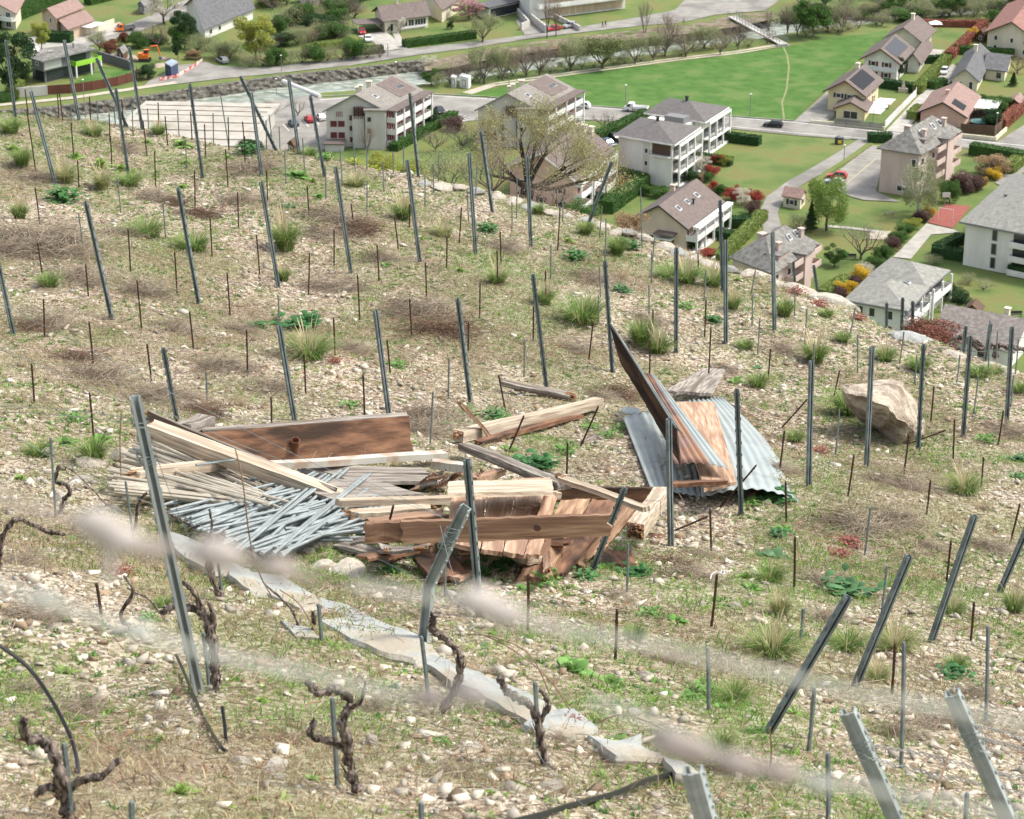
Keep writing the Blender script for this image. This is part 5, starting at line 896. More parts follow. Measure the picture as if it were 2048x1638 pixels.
for a in [(1931, 652, 1923, 712, 25.5), (1981, 647, 1966, 712, 25.5), (1773, 605, 1772, 662, 29), (1805, 595, 1801, 675, 28.5), (1825, 602, 1824, 690, 28.5), (1586, 523, 1592, 568, 31), (1627, 530, 1640, 592, 30)]:
    q = D(a[2], a[3] + 30, a[4]); o = standing('vineyard_post', PM, a[0], a[1], a[2], a[3] + 30, 'post', 'steel posts of the vineyard', ybase=a[4]); items.append((a[2], 299, o, 'steel post rooted below the terrace edge'))
g_ = {}
for it in items:
    if 'below' in it[3]: it[2]['label'] = f'steel post rooted just beyond the terrace edge, {ORD[sorted(q[0] for q in items if "below" in q[3]).index(it[0])]} of seven from the left'
ordinals([it for it in items if 'below' not in it[3]], None)
# the bent foreground post
p1, pm, p2 = D(842, 1390, 11.2), D(862, 1170, 11.2), D(934, 1014, 11.1); b = MB()
for a, c_ in ((p1, pm), (pm, p2)):
    d = c_ - a; L = d.length; z = d.normalized(); y = Vector((.5, .8, 0)); y = (y - z * y.dot(z)).normalized(); x = y.cross(z)
    for (cx, cy, sx, sy) in ((0, 0, .055, .004), (-.026, -.018, .004, .036), (.026, -.018, .004, .036)): b.box(a + d * .5 + x * cx + y * cy, sx, sy, L + .01, x, y)
    for k in range(7):
        for s_ in (-1, 1): b.box(a + d * ((k + .5) / 7) + x * s_ * .03 - y * .02, .01, .01, .02, x, y)
tag(fixn(b.build('bent_post', M_galvl, org=p1)), 'bent steel post kinked halfway with wires twisted round its top', 'post')
STK = dict(r=[(50, 178, 56, 230), (54, 223, 72, 346), (115, 187, 117, 230), (119, 187, 126, 245), (179, 193, 181, 238), (243, 198, 248, 253), (218, 227, 220, 285), (221, 273, 224, 340), (286, 241, 294, 311), (316, 205, 317, 245), (330, 232, 335, 289), (381, 223, 384, 279), (309, 302, 311, 374), (389, 340, 390, 421), (409, 248, 411, 314), (456, 234, 458, 298), (485, 243, 488, 280), (489, 272, 490, 331), (451, 298, 456, 376), (475, 384, 477, 456), (533, 341, 535, 403), (142, 244, 147, 311), (155, 321, 158, 376), (70, 374, 80, 450), (420, 434, 424, 512), (256, 457, 261, 542), (562, 424, 568, 463), (513, 469, 519, 547), (75, 485, 85, 553), (171, 528, 177, 596), (349, 503, 354, 585), (274, 560, 283, 658), (87, 598, 89, 677), (178, 643, 187, 734), (379, 623, 387, 699), (454, 545, 460, 630), (294, 688, 303, 766), (493, 659, 495, 750), (63, 727, 69, 813), (179, 785, 188, 884), (542, 794, 543, 845), (619, 506, 617, 587), (668, 459, 668, 530), (715, 550, 719, 636), (754, 490, 758, 563), (851, 525, 853, 604), (819, 597, 823, 676), (960, 567, 959, 638), (667, 635, 670, 716), (774, 679, 780, 745), (937, 644, 936, 705), (608, 709, 611, 784), (726, 748, 729, 832), (1067, 612, 1066, 685), (997, 750, 1010, 819), (1048, 831, 1016, 905), (614, 372, 618, 433), (702, 407, 707, 451), (819, 408, 819, 457), (789, 435, 796, 495), (923, 415, 918, 490), (894, 473, 893, 540), (1000, 462, 1002, 528), (994, 501, 995, 571), (1091, 541, 1090, 607), (1120, 414, 1115, 502), (1396, 505, 1396, 534), (1412, 599, 1409, 672), (1306, 619, 1305, 669), (1186, 645, 1177, 722), (1422, 654, 1415, 785), (1300, 680, 1299, 745), (1541, 698, 1536, 757), (1679, 741, 1667, 795), (1745, 728, 1745, 765), (1868, 772, 1861, 845), (2007, 820, 1996, 891), (1569, 861, 1559, 939), (1615, 798, 1561, 857), (1818, 869, 1808, 942), (1892, 860, 1820, 886), (1909, 838, 1906, 915), (1708, 909, 1696, 990), (1967, 914, 1962, 973), (1861, 960, 1852, 1033), (1571, 963, 1572, 1040), (1513, 930, 1443, 1011), (1420, 1017, 1422, 1105), (1417, 1032, 1348, 1061), (1590, 1073, 1588, 1177), (1902, 1081, 1892, 1168), (2040, 1007, 2019, 1089), (1948, 1204, 1941, 1281), (1434, 1148, 1422, 1257), (1790, 1288, 1783, 1390), (1057, 1148, 1055, 1266), (1234, 1218, 1230, 1324), (193, 1167, 202, 1229), (1135, 885, 1133, 950), (1197, 812, 1159, 896), (787, 1010, 763, 1101)],
 g=[(141, 209, 143, 241), (193, 201, 196, 240), (227, 213, 231, 250), (264, 210, 266, 267), (295, 217, 297, 255), (355, 220, 358, 270), (371, 279, 373, 336), (426, 226, 427, 283), (441, 190, 457, 290), (538, 229, 545, 290), (532, 240, 533, 298), (558, 253, 560, 300), (569, 301, 572, 370), (235, 357, 242, 428), (157, 425, 166, 497), (326, 406, 331, 478), (556, 590, 559, 650), (412, 743, 414, 800), (605, 276, 609, 338), (651, 332, 652, 401), (680, 298, 684, 361), (707, 285, 710, 342), (733, 292, 734, 335), (734, 361, 734, 429), (765, 323, 768, 385), (786, 304, 787, 346), (807, 294, 807, 346), (850, 349, 850, 413), (867, 327, 867, 387), (877, 307, 877, 365), (954, 332, 951, 397), (934, 379, 937, 443), (1024, 404, 1024, 458), (1034, 357, 1033, 435), (1127, 389, 1125, 444), (1204, 413, 1199, 473), (1212, 436, 1210, 520), (1281, 375, 1284, 496), (1309, 476, 1303, 540), (1303, 502, 1303, 567), (1102, 489, 1101, 559), (1199, 533, 1201, 596), (1412, 541, 1408, 600), (1511, 540, 1502, 587), (1505, 589, 1504, 649), (1590, 575, 1589, 631), (1298, 569, 1298, 628), (1197, 590, 1196, 646), (1520, 636, 1515, 709), (1614, 618, 1609, 693), (1711, 615, 1699, 672), (1715, 669, 1715, 746), (1808, 663, 1799, 727), (1628, 688, 1627, 735), (1834, 712, 1829, 767), (1920, 709, 1913, 769), (1980, 640, 1976, 747), (1995, 662, 1992, 730), (2037, 678, 2031, 745), (2027, 750, 2021, 816), (1957, 751, 1947, 828), (1679, 820, 1671, 908), (1049, 679, 1048, 753), (898, 717, 896, 803), (866, 783, 860, 893), (1741, 1014, 1730, 1106), (1774, 1131, 1763, 1226), (1607, 1217, 1600, 1285), (1976, 1252, 1971, 1447), (1808, 1285, 1802, 1530), (1415, 1295, 1417, 1424), (1629, 1375, 1616, 1504), (1656, 1506, 1655, 1660), (1934, 1586, 1926, 1680), (843, 1273, 857, 1403), (664, 1396, 674, 1565), (1070, 1364, 1076, 1500), (842, 1605, 842, 1690), (407, 1265, 419, 1378), (637, 1208, 643, 1287), (128, 1487, 143, 1640), (263, 1603, 263, 1690), (101, 875, 111, 1030), (251, 962, 269, 1095), (436, 1126, 445, 1193), (1256, 1087, 1254, 1188), (889, 1068, 890, 1191)])
it2 = []
for k, me, t in (('r', SR, 'rusty'), ('g', SG, 'grey')):
    for a in STK[k]:
        near = a[3] > 1260 and k == 'g'; lean = abs(a[2] - a[0]) > .35 * (a[3] - a[1])
        o = standing('vine_stake', me, *a, 'stake', f'thin {t} vine stakes', wsc=1.3 if near else 1.0); it2.append((a[2], a[3], o, f'{"leaning" if lean else "thin"} {t} vine stake'))
ordinals(it2, None)
# ------------------------------------------------------------ stuff: gravel, grass, litter
def in_view(n, y0=5.2, y1=36, pad=.06):
    Y = y0 + (y1 - y0) * rng.random(int(n * 1.0)); hw = Y / .93 * (1024 / F + pad) * 1.05; X = (rng.random(len(Y)) * 2 - 1) * hw
    keep = rng.random(len(Y)) < hw / hw.max(); X, Y = X[keep], Y[keep]; s = (Y - np.interp(X, EX, EY)); k = s < .5
    return X[k], Y[k]
def hull(seed, n=9, flat=.55):
    bm = bmesh.new(); r = random.Random(seed)
    for _ in range(n): v = Vector((r.uniform(-1, 1), r.uniform(-.75, .75), r.uniform(-1, 1))); v *= r.uniform(.8, 1) / max(abs(v.x), abs(v.y) / .75, abs(v.z)); bm.verts.new((v.x, v.y, v.z * flat))
    bmesh.ops.convex_hull(bm, input=bm.verts); bmesh.ops.delete(bm, geom=[v for v in bm.verts if not v.link_faces], context='VERTS'); bmesh.ops.triangulate(bm, faces=bm.faces)
    bm.verts.index_update(); V_ = np.array([v.co[:] for v in bm.verts]); F_ = np.array([[v.index for v in f.verts] for f in bm.faces]); bm.free(); return V_, F_
def scatter_rocks(name, X, Y, size, flat, colf, m):
    protos = [hull(k, 8 + k % 3, flat * (.6 + .06 * k)) for k in range(14)]; which = rng.integers(0, 14, len(X)); Z = hz(X, Y); VV, FF, CC, off = [], [], [], 0
    for k, (pv, pf) in enumerate(protos):
        i = np.where(which == k)[0]; n = len(i)
        if not n: continue
        an = rng.random(n) * 6.283; tx = rng.normal(0, .25, n); s = size[i]; c, q = np.cos(an), np.sin(an)
        v = pv[None] * s[:, None, None]; x = v[..., 0] * c[:, None] - v[..., 1] * q[:, None]; y = v[..., 0] * q[:, None] + v[..., 1] * c[:, None]; z = v[..., 2] + x * tx[:, None] + s[:, None] * .12
        P = np.stack([x + X[i][:, None], y + Y[i][:, None], z + Z[i][:, None]], -1); VV.append(P.reshape(-1, 3)); FF.append((pf[None] + (np.arange(n) * len(pv))[:, None, None] + off).reshape(-1, 3)); off += n * len(pv); CC.append(np.repeat(colf[i], len(pv), 0))
    o = bpy.data.objects.new(name, mesh_np(name, np.concatenate(VV), np.concatenate(FF), False, np.concatenate(CC))); col.objects.link(o); o.data.materials.append(m); return tag(o, kind='stuff')
X, Y = in_view(330000); bare = 1 - veg(X, Y); k = rng.random(len(X)) < np.clip((bare - .36) * 3, .05, 1) * np.clip(14 / Y, .4, 1); X, Y = X[k], Y[k]; n = len(X)
size = .005 + .038 * rng.random(n) ** 7 + .012 * rng.random(n); t = rng.random((n, 1)); cc = np.array([.58, .52, .42]) * (.42 + .66 * t) + rng.normal(0, .02, (n, 1)); br = rng.random(n) < .2; cc[br] *= [.62, .5, .4]
scatter_rocks('gravel', X, Y, size, .5, np.clip(cc, .02, .85), mat('gravel_stones', (1, 1, 1), vcol=True, rough=.9)); NG = n
X, Y = in_view(3000); bare = 1 - veg(X, Y); k = rng.random(len(X)) < np.clip((bare - .35) * 2.2, .03, 1); X, Y = X[k], Y[k]; n = len(X)
cc = np.array([.62, .57, .48]) * (.7 + .35 * rng.random((n, 1))); scatter_rocks('loose_stones', X, Y, .026 + .05 * rng.random(n) ** 3, .36, cc, MATS['gravel_stones'])
# rubble beyond / on the terrace edge
def blades(name, X, Y, Ln, Wd, lean, colr, m, z=None, curl=.5):
    n = len(X); Z = hz(X, Y) if z is None else z; an = rng.random(n) * 6.283; d = np.stack([np.cos(an), np.sin(an)], 1); le = lean * (.3 + rng.random(n)); sd = rng.random(n) * 6.283; s2 = np.stack([np.cos(sd), np.sin(sd)], 1) * Wd[:, None] / 2
    b0 = np.stack([X, Y, Z - .01], 1); m_ = b0 + np.stack([d[:, 0] * Ln * le * .4, d[:, 1] * Ln * le * .4, Ln * .6], 1); tp = b0 + np.stack([d[:, 0] * Ln * le, d[:, 1] * Ln * le, Ln * (1 - curl * le * .5)], 1)
    S = np.concatenate([s2, np.zeros((n, 1))], 1); q = np.stack([b0 - S, b0 + S, m_ + S * .8, m_ - S * .8, tp], 1); i = (np.arange(n) * 5)[:, None]
    F_ = np.concatenate([i + np.array([[0, 1, 2]]), i + np.array([[0, 2, 3]]), i + np.array([[3, 2, 4]])], 0)
    return q.reshape(-1, 3), F_, np.repeat(colr, 5, 0)
m_blade = mat('grass_blades', (1, 1, 1), vcol=True, rough=.7, trans=.3, spec=.2)
def grasscol(n, mix=None, xy=None):
    c = np.array([[.16, .25, .05], [.26, .32, .09], [.38, .34, .16], [.1, .19, .045], [.27, .16, .09]])[rng.choice(5, n, p=mix or [.3, .27, .17, .14, .12])]
    if xy is not None:
        g1 = vnoise(xy[0] / 1.6, xy[1] / 2.0, 51) * .65 + vnoise(xy[0] / .4, xy[1] / .5, 52) * .35; q = g1 < .34 + .14 * rng.random(n); pal = np.array([[.44, .38, .22], [.36, .27, .16], [.27, .16, .1], [.5, .44, .28]]); c[q] = pal[rng.choice(4, n, p=[.35, .25, .15, .25])][q]; q2 = g1 > .55; c[q2] = np.array([.17, .31, .055]) * (.7 + .6 * rng.random((n, 1)))[q2]
    return c * (.75 + .5 * rng.random((n, 1)))
X, Y = in_view(1500000); vg = veg(X, Y); k = rng.random(len(X)) < np.clip((vg - .3) * 2.8, .05, 1) * np.clip(15 / Y, .45, 1); X, Y = X[k], Y[k]; n = len(X)
Vb, Fb, Cb = blades('grass', X, Y, .014 + .05 * rng.random(n) ** 3 + .05 * np.clip(vg[k] - .5, 0, 1), .004 + .005 * rng.random(n), .9, grasscol(n, None, (X, Y)), m_blade)
o = bpy.data.objects.new('grass', mesh_np('grass', Vb, Fb, False, Cb)); col.objects.link(o); o.data.materials.append(m_blade); tag(o, kind='stuff')
# dry twigs and stalks lying about
X, Y = in_view(420000); dn = vnoise(X / .8, Y / .9, 33); k = rng.random(len(X)) < np.clip((dn - .38) * 2.2, .05, 1); X, Y = X[k], Y[k]; n = len(X); Z = hz(X, Y) + .006 + .02 * rng.random(n); an = rng.random(n) * 6.283; L = .02 + .16 * rng.random(n) ** 3; r_ = .0011 + .0016 * rng.random(n)
d = np.stack([np.cos(an), np.sin(an), rng.normal(0, .25, n)], 1) * L[:, None] / 2; p = np.stack([-np.sin(an), np.cos(an), np.zeros(n)], 1) * r_[:, None]; u = np.array([[0, 0, 1.0]]) * r_[:, None] * 1.5; c0 = np.stack([X, Y, Z], 1)
q = np.stack([c0 - d - p, c0 - d + p, c0 - d + u, c0 + d - p * .5, c0 + d + p * .5, c0 + d + u * .5], 1).reshape(-1, 3); i = (np.arange(n) * 6)[:, None]
F_ = np.concatenate([i + np.array([[0, 1, 4, 3]]), i + np.array([[1, 2, 5, 4]]), i + np.array([[2, 0, 3, 5]])], 0); cc = np.array([.33, .25, .18]) * (.25 + 1.15 * rng.random((n, 1))); cc[rng.random(n) < .1] *= [1.1, .7, .55]
o = bpy.data.objects.new('dry_litter', mesh_np('dry_litter', q, F_, False, np.repeat(np.clip(cc, 0, .8), 6, 0))); col.objects.link(o); o.data.materials.append(mat('dry_litter', (1, 1, 1), vcol=True, rough=.9)); tag(o, kind='stuff')

# low ground cover: tiny leafy rosettes by the thousand, and loose dead stalks
X, Y = in_view(42000); c_ = vnoise(X / 1.2, Y / 1.5, 61) * .6 + vnoise(X / .35, Y / .4, 62) * .4; k = rng.random(len(X)) < np.clip((c_ - .48) * 6, .03, 1); X, Y = X[k], Y[k]; tone = np.array([[.22, .33, .08], [.09, .2, .05], [.15, .25, .08], [.28, .36, .12]])[rng.choice(4, len(X))]
nl = 9; X = np.repeat(X, nl); Y = np.repeat(Y, nl); tone = np.repeat(tone, nl, 0); n = len(X)
Vb, Fb, Cb = blades('ground_cover', X + rng.normal(0, .008, n), Y + rng.normal(0, .008, n), .018 + .034 * rng.random(n), .01 + .009 * rng.random(n), 1.5, tone * (.7 + .6 * rng.random((n, 1))), m_blade, curl=1.0)
o = bpy.data.objects.new('ground_cover', mesh_np('ground_cover', Vb, Fb, False, Cb)); col.objects.link(o); o.data.materials.append(m_blade); tag(o, kind='stuff')
X, Y = in_view(60000); dn = vnoise(X / .9, Y / 1.1, 71); k = rng.random(len(X)) < np.clip((dn - .4) * 3, .04, 1); X, Y = X[k], Y[k]; n = len(X)
Vb, Fb, Cb = blades('dead_stalks', X, Y, .06 + .12 * rng.random(n) ** 2, .003 + .002 * rng.random(n), 1.8, np.array([[.46, .37, .25], [.36, .27, .18], [.28, .2, .14]])[rng.choice(3, n)] * (.7 + .5 * rng.random((n, 1))), m_blade, curl=.9)
o = bpy.data.objects.new('dead_stalks', mesh_np('dead_stalks', Vb, Fb, False, Cb)); col.objects.link(o); o.data.materials.append(m_blade); tag(o, kind='stuff')

n = 2600; X, Y = in_view(n * 3); X, Y = X[:n], Y[:n]; b = []; f_ = []
an = rng.random(len(X)) * 6.283 ; L = .12 + .4 * rng.random(len(X)) ** 2; Pm = []
cl = vnoise(X / .8, Y / .8, 81); an = an * .5 + cl * 6.283
for t in (-.5, -.17, .17, .5):
    bx = X + np.cos(an) * L * t - np.sin(an) * L * .12 * (4 * t * t); by = Y + np.sin(an) * L * t + np.cos(an) * L * .12 * (4 * t * t); bz = hz(bx, by) + .012 + .03 * rng.random(len(X)); r_ = .0022 * (1 - .5 * (t + .5))
    for a in (0, 2.09, 4.19): Pm.append(np.stack([bx - np.sin(an) * math.cos(a) * r_, by + np.cos(an) * math.cos(a) * r_, bz + math.sin(a) * r_], 1))
Q_ = np.stack(Pm, 1).reshape(-1, 3); i = (np.arange(len(X)) * 12)[:, None]; F_ = np.concatenate([i + np.array([[3 * k + a, 3 * k + (a + 1) % 3, 3 * k + 3 + (a + 1) % 3, 3 * k + 3 + a]]) for k in range(3) for a in range(3)], 0)
cc = np.array([[.3, .22, .16], [.42, .34, .25], [.2, .13, .1]])[rng.choice(3, len(X))]; o = bpy.data.objects.new('dry_canes', mesh_np('dry_canes', Q_, F_, False, np.repeat(cc, 12, 0))); col.objects.link(o); o.data.materials.append(MATS['dry_litter']); tag(o, kind='stuff')
# ============================================================ THE WRECKED HUT
def frame(o, X, Yv, org):
    X = X.normalized(); Z = X.cross(Yv).normalized(); Y = Z.cross(X); M = Matrix((X, Y, Z)).transposed().to_4x4(); M.translation = org; return M
def plank(name, corners, th, m, label, cat='plank', group='loose timbers of the wreck', jag=.0, seed=1, nx=14, ny=4, parent=None):
    """board from 4 corners (TL,TR,BR,BL), local x along its length, irregular edges"""
    TL, TR, BR, BL = [Vector(c) for c in corners]
    if ((BL - TL) + (BR - TR)).length > ((TR - TL) + (BR - BL)).length: TL, TR, BR, BL = BL, TL, TR, BR; nx, ny = max(nx, ny), min(nx, ny)
    X = ((TR - TL) + (BR - BL)); Yv = ((BL - TL) + (BR - TR)); o_ = (TL + TR + BR + BL) / 4
    M = frame(None, X, Yv, o_); Mi = M.inverted(); q = [Mi @ c for c in (TL, TR, BR, BL)]; r = random.Random(seed); bm = bmesh.new(); g0 = []; wz = r.uniform(-.012, .014); tw = r.uniform(-.02, .02); jj = [r.uniform(-.012, .012) for _ in range(ny + 2)]
    jl = [r.uniform(-1, 1) * jag for _ in range(ny + 1)]; jr = [r.uniform(-1, 1) * jag for _ in range(ny + 1)]
    for sgn in (-1, 1):
        for j in range(ny + 1):
            for i in range(nx + 1):
                s, t = i / nx, j / ny; p = q[0].lerp(q[1], s).lerp(q[3].lerp(q[2], s), t); p = p.copy(); p.x += jl[j] * (1 - s) ** 6 + jr[j] * s ** 6
                p.z += sgn * th / 2 + .003 * math.sin(s * 9 + seed) + wz * math.sin(math.pi * s) + tw * (s - .5) * (t - .5); p.x += (s - .5) * 2 * abs(s - .5) * jj[j]; p.y += (.002 + .05 * jag * (t in (0, 1))) * math.sin(i * 2.3 + seed * t) * (.5 if jag == 0 else 1); g0.append(bm.verts.new(p))
    N = (nx + 1) * (ny + 1); I = lambda s_, i, j: g0[s_ * N + j * (nx + 1) + i]
    for j in range(ny):
        for i in range(nx):
            bm.faces.new((I(0, i, j), I(0, i, j + 1), I(0, i + 1, j + 1), I(0, i + 1, j))); bm.faces.new((I(1, i, j), I(1, i + 1, j), I(1, i + 1, j + 1), I(1, i, j + 1)))
    for i in range(nx): bm.faces.new((I(0, i, 0), I(0, i + 1, 0), I(1, i + 1, 0), I(1, i, 0))); bm.faces.new((I(0, i + 1, ny), I(0, i, ny), I(1, i, ny), I(1, i + 1, ny)))
    for j in range(ny): bm.faces.new((I(0, 0, j + 1), I(0, 0, j), I(1, 0, j), I(1, 0, j + 1))); bm.faces.new((I(0, nx, j), I(0, nx, j + 1), I(1, nx, j + 1), I(1, nx, j)))
    bmesh.ops.recalc_face_normals(bm, faces=bm.faces); me = bpy.data.meshes.new(name); bm.to_mesh(me); bm.free(); me.materials.append(m)
    o = bpy.data.objects.new(name, me); col.objects.link(o)
    if parent: o.parent = parent; o.matrix_world = M
    else: o.matrix_world = M; tag(o, label, cat, group)
    return o
def beam(name, a, b_, wd, th, m, label, seed=1, jag=.0, cat='beam', roll=0.0, rot=None, group='loose timbers of the wreck'):
    """squared timber between two points; wd across the view, th upward"""
    a, b_ = Vector(a), Vector(b_); X = (b_ - a).normalized(); S = X.cross(Vector((0, 0, 1))).normalized(); S = Matrix.Rotation(roll, 3, X) @ S
    o = plank(name, [a - S * wd / 2, b_ - S * wd / 2, b_ + S * wd / 2, a + S * wd / 2], th, m, label, cat, group, jag, seed, 16, 5 if jag else 2)
    if rot: # rotten end
        e = (a, b_)[rot[0]]; r = random.Random(seed); mb = MB()
        for k in range(rot[1]):
            off = S * r.uniform(-.45, .45) * wd + Vector((0, 0, r.uniform(-.45, .45) * th)); dr = X * (1 if rot[0] else -1); L = r.uniform(.02, .07)
            mb.tube([e + off - dr * .05, e + off + dr * L * .5, e + off + dr * L], [.012, .009, .003], 4)
        ob = mb.build('rotten_end', M_rot); ob.parent = o; ob.matrix_parent_inverse = o.matrix_world.inverted()
    return o
g = G
def gy(x, y): return G(x, y).y
# standing brown panel
yb0, yb1 = gy(420, 935), gy(823, 906)
panel = plank('wall_panel', [D(404, 865, yb0 + .05), D(815, 832, yb1 + .05), D(823, 903, yb1 - .03), D(410, 935, yb0 - .05)], .03, M_wbrown, 'long dark brown wooden panel standing on edge with a rusty pipe stub through it', 'panel', None, .006, 3, 24, 6)
pb = plank('top_batten', [D(404, 857, yb0 + .16), D(812, 826, yb1 + .14), D(815, 832, yb1 + .05), D(404, 865, yb0 + .05)], .02, M_wgrey, None, parent=panel, seed=5)
c0 = D(591, 880, (yb0 + yb1) / 2 - .16); pp = MB().tube([D(588, 925, (yb0 + yb1) / 2 - .1), D(589, 900, (yb0 + yb1) / 2 - .12), c0], [.03, .034, .036], 14, caps=False)
po = pp.build('pipe', M_rust if False else mat('rusty_pipe', (.13, .05, .03), (.24, .11, .06), .9, 20)); po.parent = panel; po.matrix_parent_inverse = panel.matrix_world.inverted(); po.modifiers.new('s', 'SOLIDIFY').thickness = .004
# long beam over the stake pile
beam('long_beam', g(300, 858, .42), g(688, 1000, .1), .13, .1, M_wpale, 'long pale squared beam lying slantwise over the stake pile, rotten upper end', 4, .01, rot=(0, 26))
beam('plank', g(296, 836, .42), g(668, 992, .12), .03, .13, M_wgrey, 'dark weathered plank tight behind the long slanting beam', 6, .03, 'plank', rot=(0, 12))
beam('short_block', g(362, 862, .3), g(412, 845, .3), .16, .12, M_wgrey, 'short grey timber block above the left end of the brown panel', 2, .004)
beam('beam', g(268, 950, .2), g(482, 922, .22), .1, .07, M_wpale, 'short pale beam lying sideways across the pale stakes, broken left end', 9, .01, rot=(0, 16))
beam('plank', g(600, 944, .05), g(850, 946, .08), .14, .05, M_wgrey, 'dark grey plank lying behind the pale grey board', 7, .02, 'plank')
plank('wide_board', [g(556, 958, .12), g(745, 964, .12), g(842, 990, .12), g(672, 1004, .14)], .03, M_wgrey, 'wide pale grey weathered boards lying flat beside the long beam', 'board', None, .03, 8, 16, 6)
plank('wide_board', [g(640, 945, .06), g(880, 950, .06), g(905, 966, .08), g(700, 966, .08)], .03, M_wgrey, 'narrow grey board behind the pale wide one, grain splitting', 'board', None, .04, 12, 16, 4)
beam('gutter', g(514, 932, .16), g(888, 908, .1), .09, .05, mat('white_enamel', (.5, .48, .43), (.42, .39, .33), .6, 3, c3=(.36, .26, .19), s3=4), 'white rust-edged metal gutter lying below the brown panel', 5, .0, 'gutter', group=None)
beam('tube', g(862, 928, .08), g(928, 936, .08), .07, .07, MATS['white_enamel'], 'short whitish tube with rusty end near the splinters', 3, .01, 'tube', group=None)
tag(MB().tube([g(392, 930, .3), g(450, 922, .3), g(506, 915, .29)], .008, 6).build('rod', M_galv, org=g(450, 922)), 'single grey rod lying across the long beam', 'rod')
# pile of planks at the centre
beam('plank', g(676, 1006, .2), g(1118, 990, .24), .06, .05, M_wpale, 'very pale long plank lying level across the middle of the wreck', 10, .012, 'plank')
beam('plank', g(706, 1030, .17), g(856, 1018, .2), .1, .05, M_wpale, 'short pale plank below the long level one, pointed end', 11, .03, 'plank', rot=(0, 8))
beam('plank', g(740, 1046, .14), g(890, 1030, .2), .1, .04, M_wtan, 'tan plank wedged above the big front board', 13, .02, 'plank')
fy = G(1010, 1088, .36).y - .06
fb = plank('front_board', [D(806, 1042, fy - .05), D(1222, 1027, fy + .12), D(1214, 1070, fy + .1), D(806, 1086, fy - .07)], .045, M_worn, 'big front board with a dark knot standing on edge along the wreck', 'board', None, .02, 21, 26, 5)
b = MB(); kc = D(1075, 1055, fy - .04); b.tube([kc, kc + Vector((0, -.006, 0))], [.026, .02], 12); ko = b.build('knot', M_wdark); ko.parent = fb; ko.matrix_parent_inverse = fb.matrix_world.inverted()
plank('block_board', [D(729, 1045, fy - .02), D(806, 1043, fy), D(806, 1082, fy - .02), D(729, 1085, fy - .04)], .07, M_worn, 'squat brown board with a square notch at the left end of the front board', 'board', None, .004, 22, 8, 4)
for i, (a, lb) in enumerate([((903, 968, 975, 964, 960, 1102, 896, 1090), 'first tan door board from the left behind the front board'), ((978, 964, 1036, 962, 1004, 1108, 962, 1104), 'second tan door board with a hanging chain'), ((1038, 961, 1108, 958, 1046, 1112, 1006, 1108), 'third tan door board, paler at its top'), ((1088, 990, 1116, 988, 1078, 1113, 1048, 1112), 'fourth narrow tan door board')]):
    h0, h1 = .42, .26; plank('door_board', [g(a[0], a[1], h0), g(a[2], a[3], h0), g(a[4], a[5], h1 - .05), g(a[6], a[7], h1 - .05)], .03, M_wtan, lb, 'board', None, .015, 30 + i, 6, 16)
plank('door_ledge', [g(896, 968, .5), g(1104, 962, .5), g(1106, 988, .49), g(894, 990, .49)], .03, M_wpale, 'pale cross ledge on top of the tan door boards', 'board', None, .006, 41, 14, 4)
for i, (a, lb) in enumerate([((1122, 1004, 1180, 1003, 1096, 1160, 1036, 1158), 'brown board fanning out below the front board, left one'), ((1184, 1003, 1256, 1004, 1130, 1150, 1098, 1156), 'brown board fanning out below the front board, middle one'), ((1240, 1010, 1275, 1020, 1200, 1110, 1150, 1128), 'brown board fanning out below the front board, right one')]):
    plank('floor_board', [g(a[0], a[1], .34), g(a[2], a[3], .34), g(a[4], a[5], .04), g(a[6], a[7], .02)], .035, M_worn if i != 1 else M_wbrown, lb, 'board', None, .03, 50 + i, 6, 16)
ry = gy(1220, 1050)
plank('rear_rail', [D(1104, 974, ry + .35), D(1326, 975, ry + .4), D(1326, 1003, ry + .38), D(1108, 1003, ry + .33)], .05, M_wbrown, 'reddish brown rail standing on edge at the back of the wreck', 'beam', None, .006, 61, 16, 4)
beam('thick_beam', g(1322, 988, .25), g(1270, 1062, .3), .12, .11, M_wpale, 'thick short pale beam at the right end with crumbling rotten face', 62, .008, rot=(1, 60))
beam('strip', g(1120, 955, .55), g(1292, 1018, .48), .06, .035, M_wpale, 'thin pale strip leaning diagonally on the thick short beam', 63, .008, 'strip', rot=(0, 6))
beam('grooved_board', g(928, 892, .12), g(1128, 972, .42), .1, .06, M_wgrey, 'grooved dark grey board rising from the weeds to the rear rail', 64, .006, 'board')
beam('log_beam', g(918, 872, .08), g(1198, 806, .1), .1, .095, M_wpale, 'long weathered log lying apart above the wreck', 65, .012, rot=(0, 10)); beam('plank', g(958, 886, .04), g(1156, 832, .04), .09, .035, M_wbrown, 'dark reddish plank lying below the weathered log', 66, .03, 'plank')
o = beam('splinter', g(924, 812, .34), g(978, 872, .06), .06, .03, M_wtan, 'curved split splinter leaning on the left end of the log', 67, .04, 'splinter', rot=(0, 6))
beam('plank', g(1000, 764, .08), g(1142, 792, .06), .1, .05, M_wgrey, 'curved grey plank lying farthest up behind the log', 68, .03, 'plank', rot=(1, 8)); beam('stick', g(1164, 884, .03), g(1218, 860, .03), .04, .03, M_wgrey, 'short flat stick near the leaning rusty stake', 69, .02, 'stick')
beam('board', g(905, 1156, .03), g(948, 1134, .03), .1, .025, M_wtan, 'small tan board end lying below the door boards', 70, .01, 'board'); plank('dark_board', [g(826, 1118, .06), g(900, 1108, .1), g(932, 1148, .03), g(862, 1160, .02)], .03, M_wbrown, 'dark brown board half buried in the greenery under the wreck', 'board', None, .03, 71)
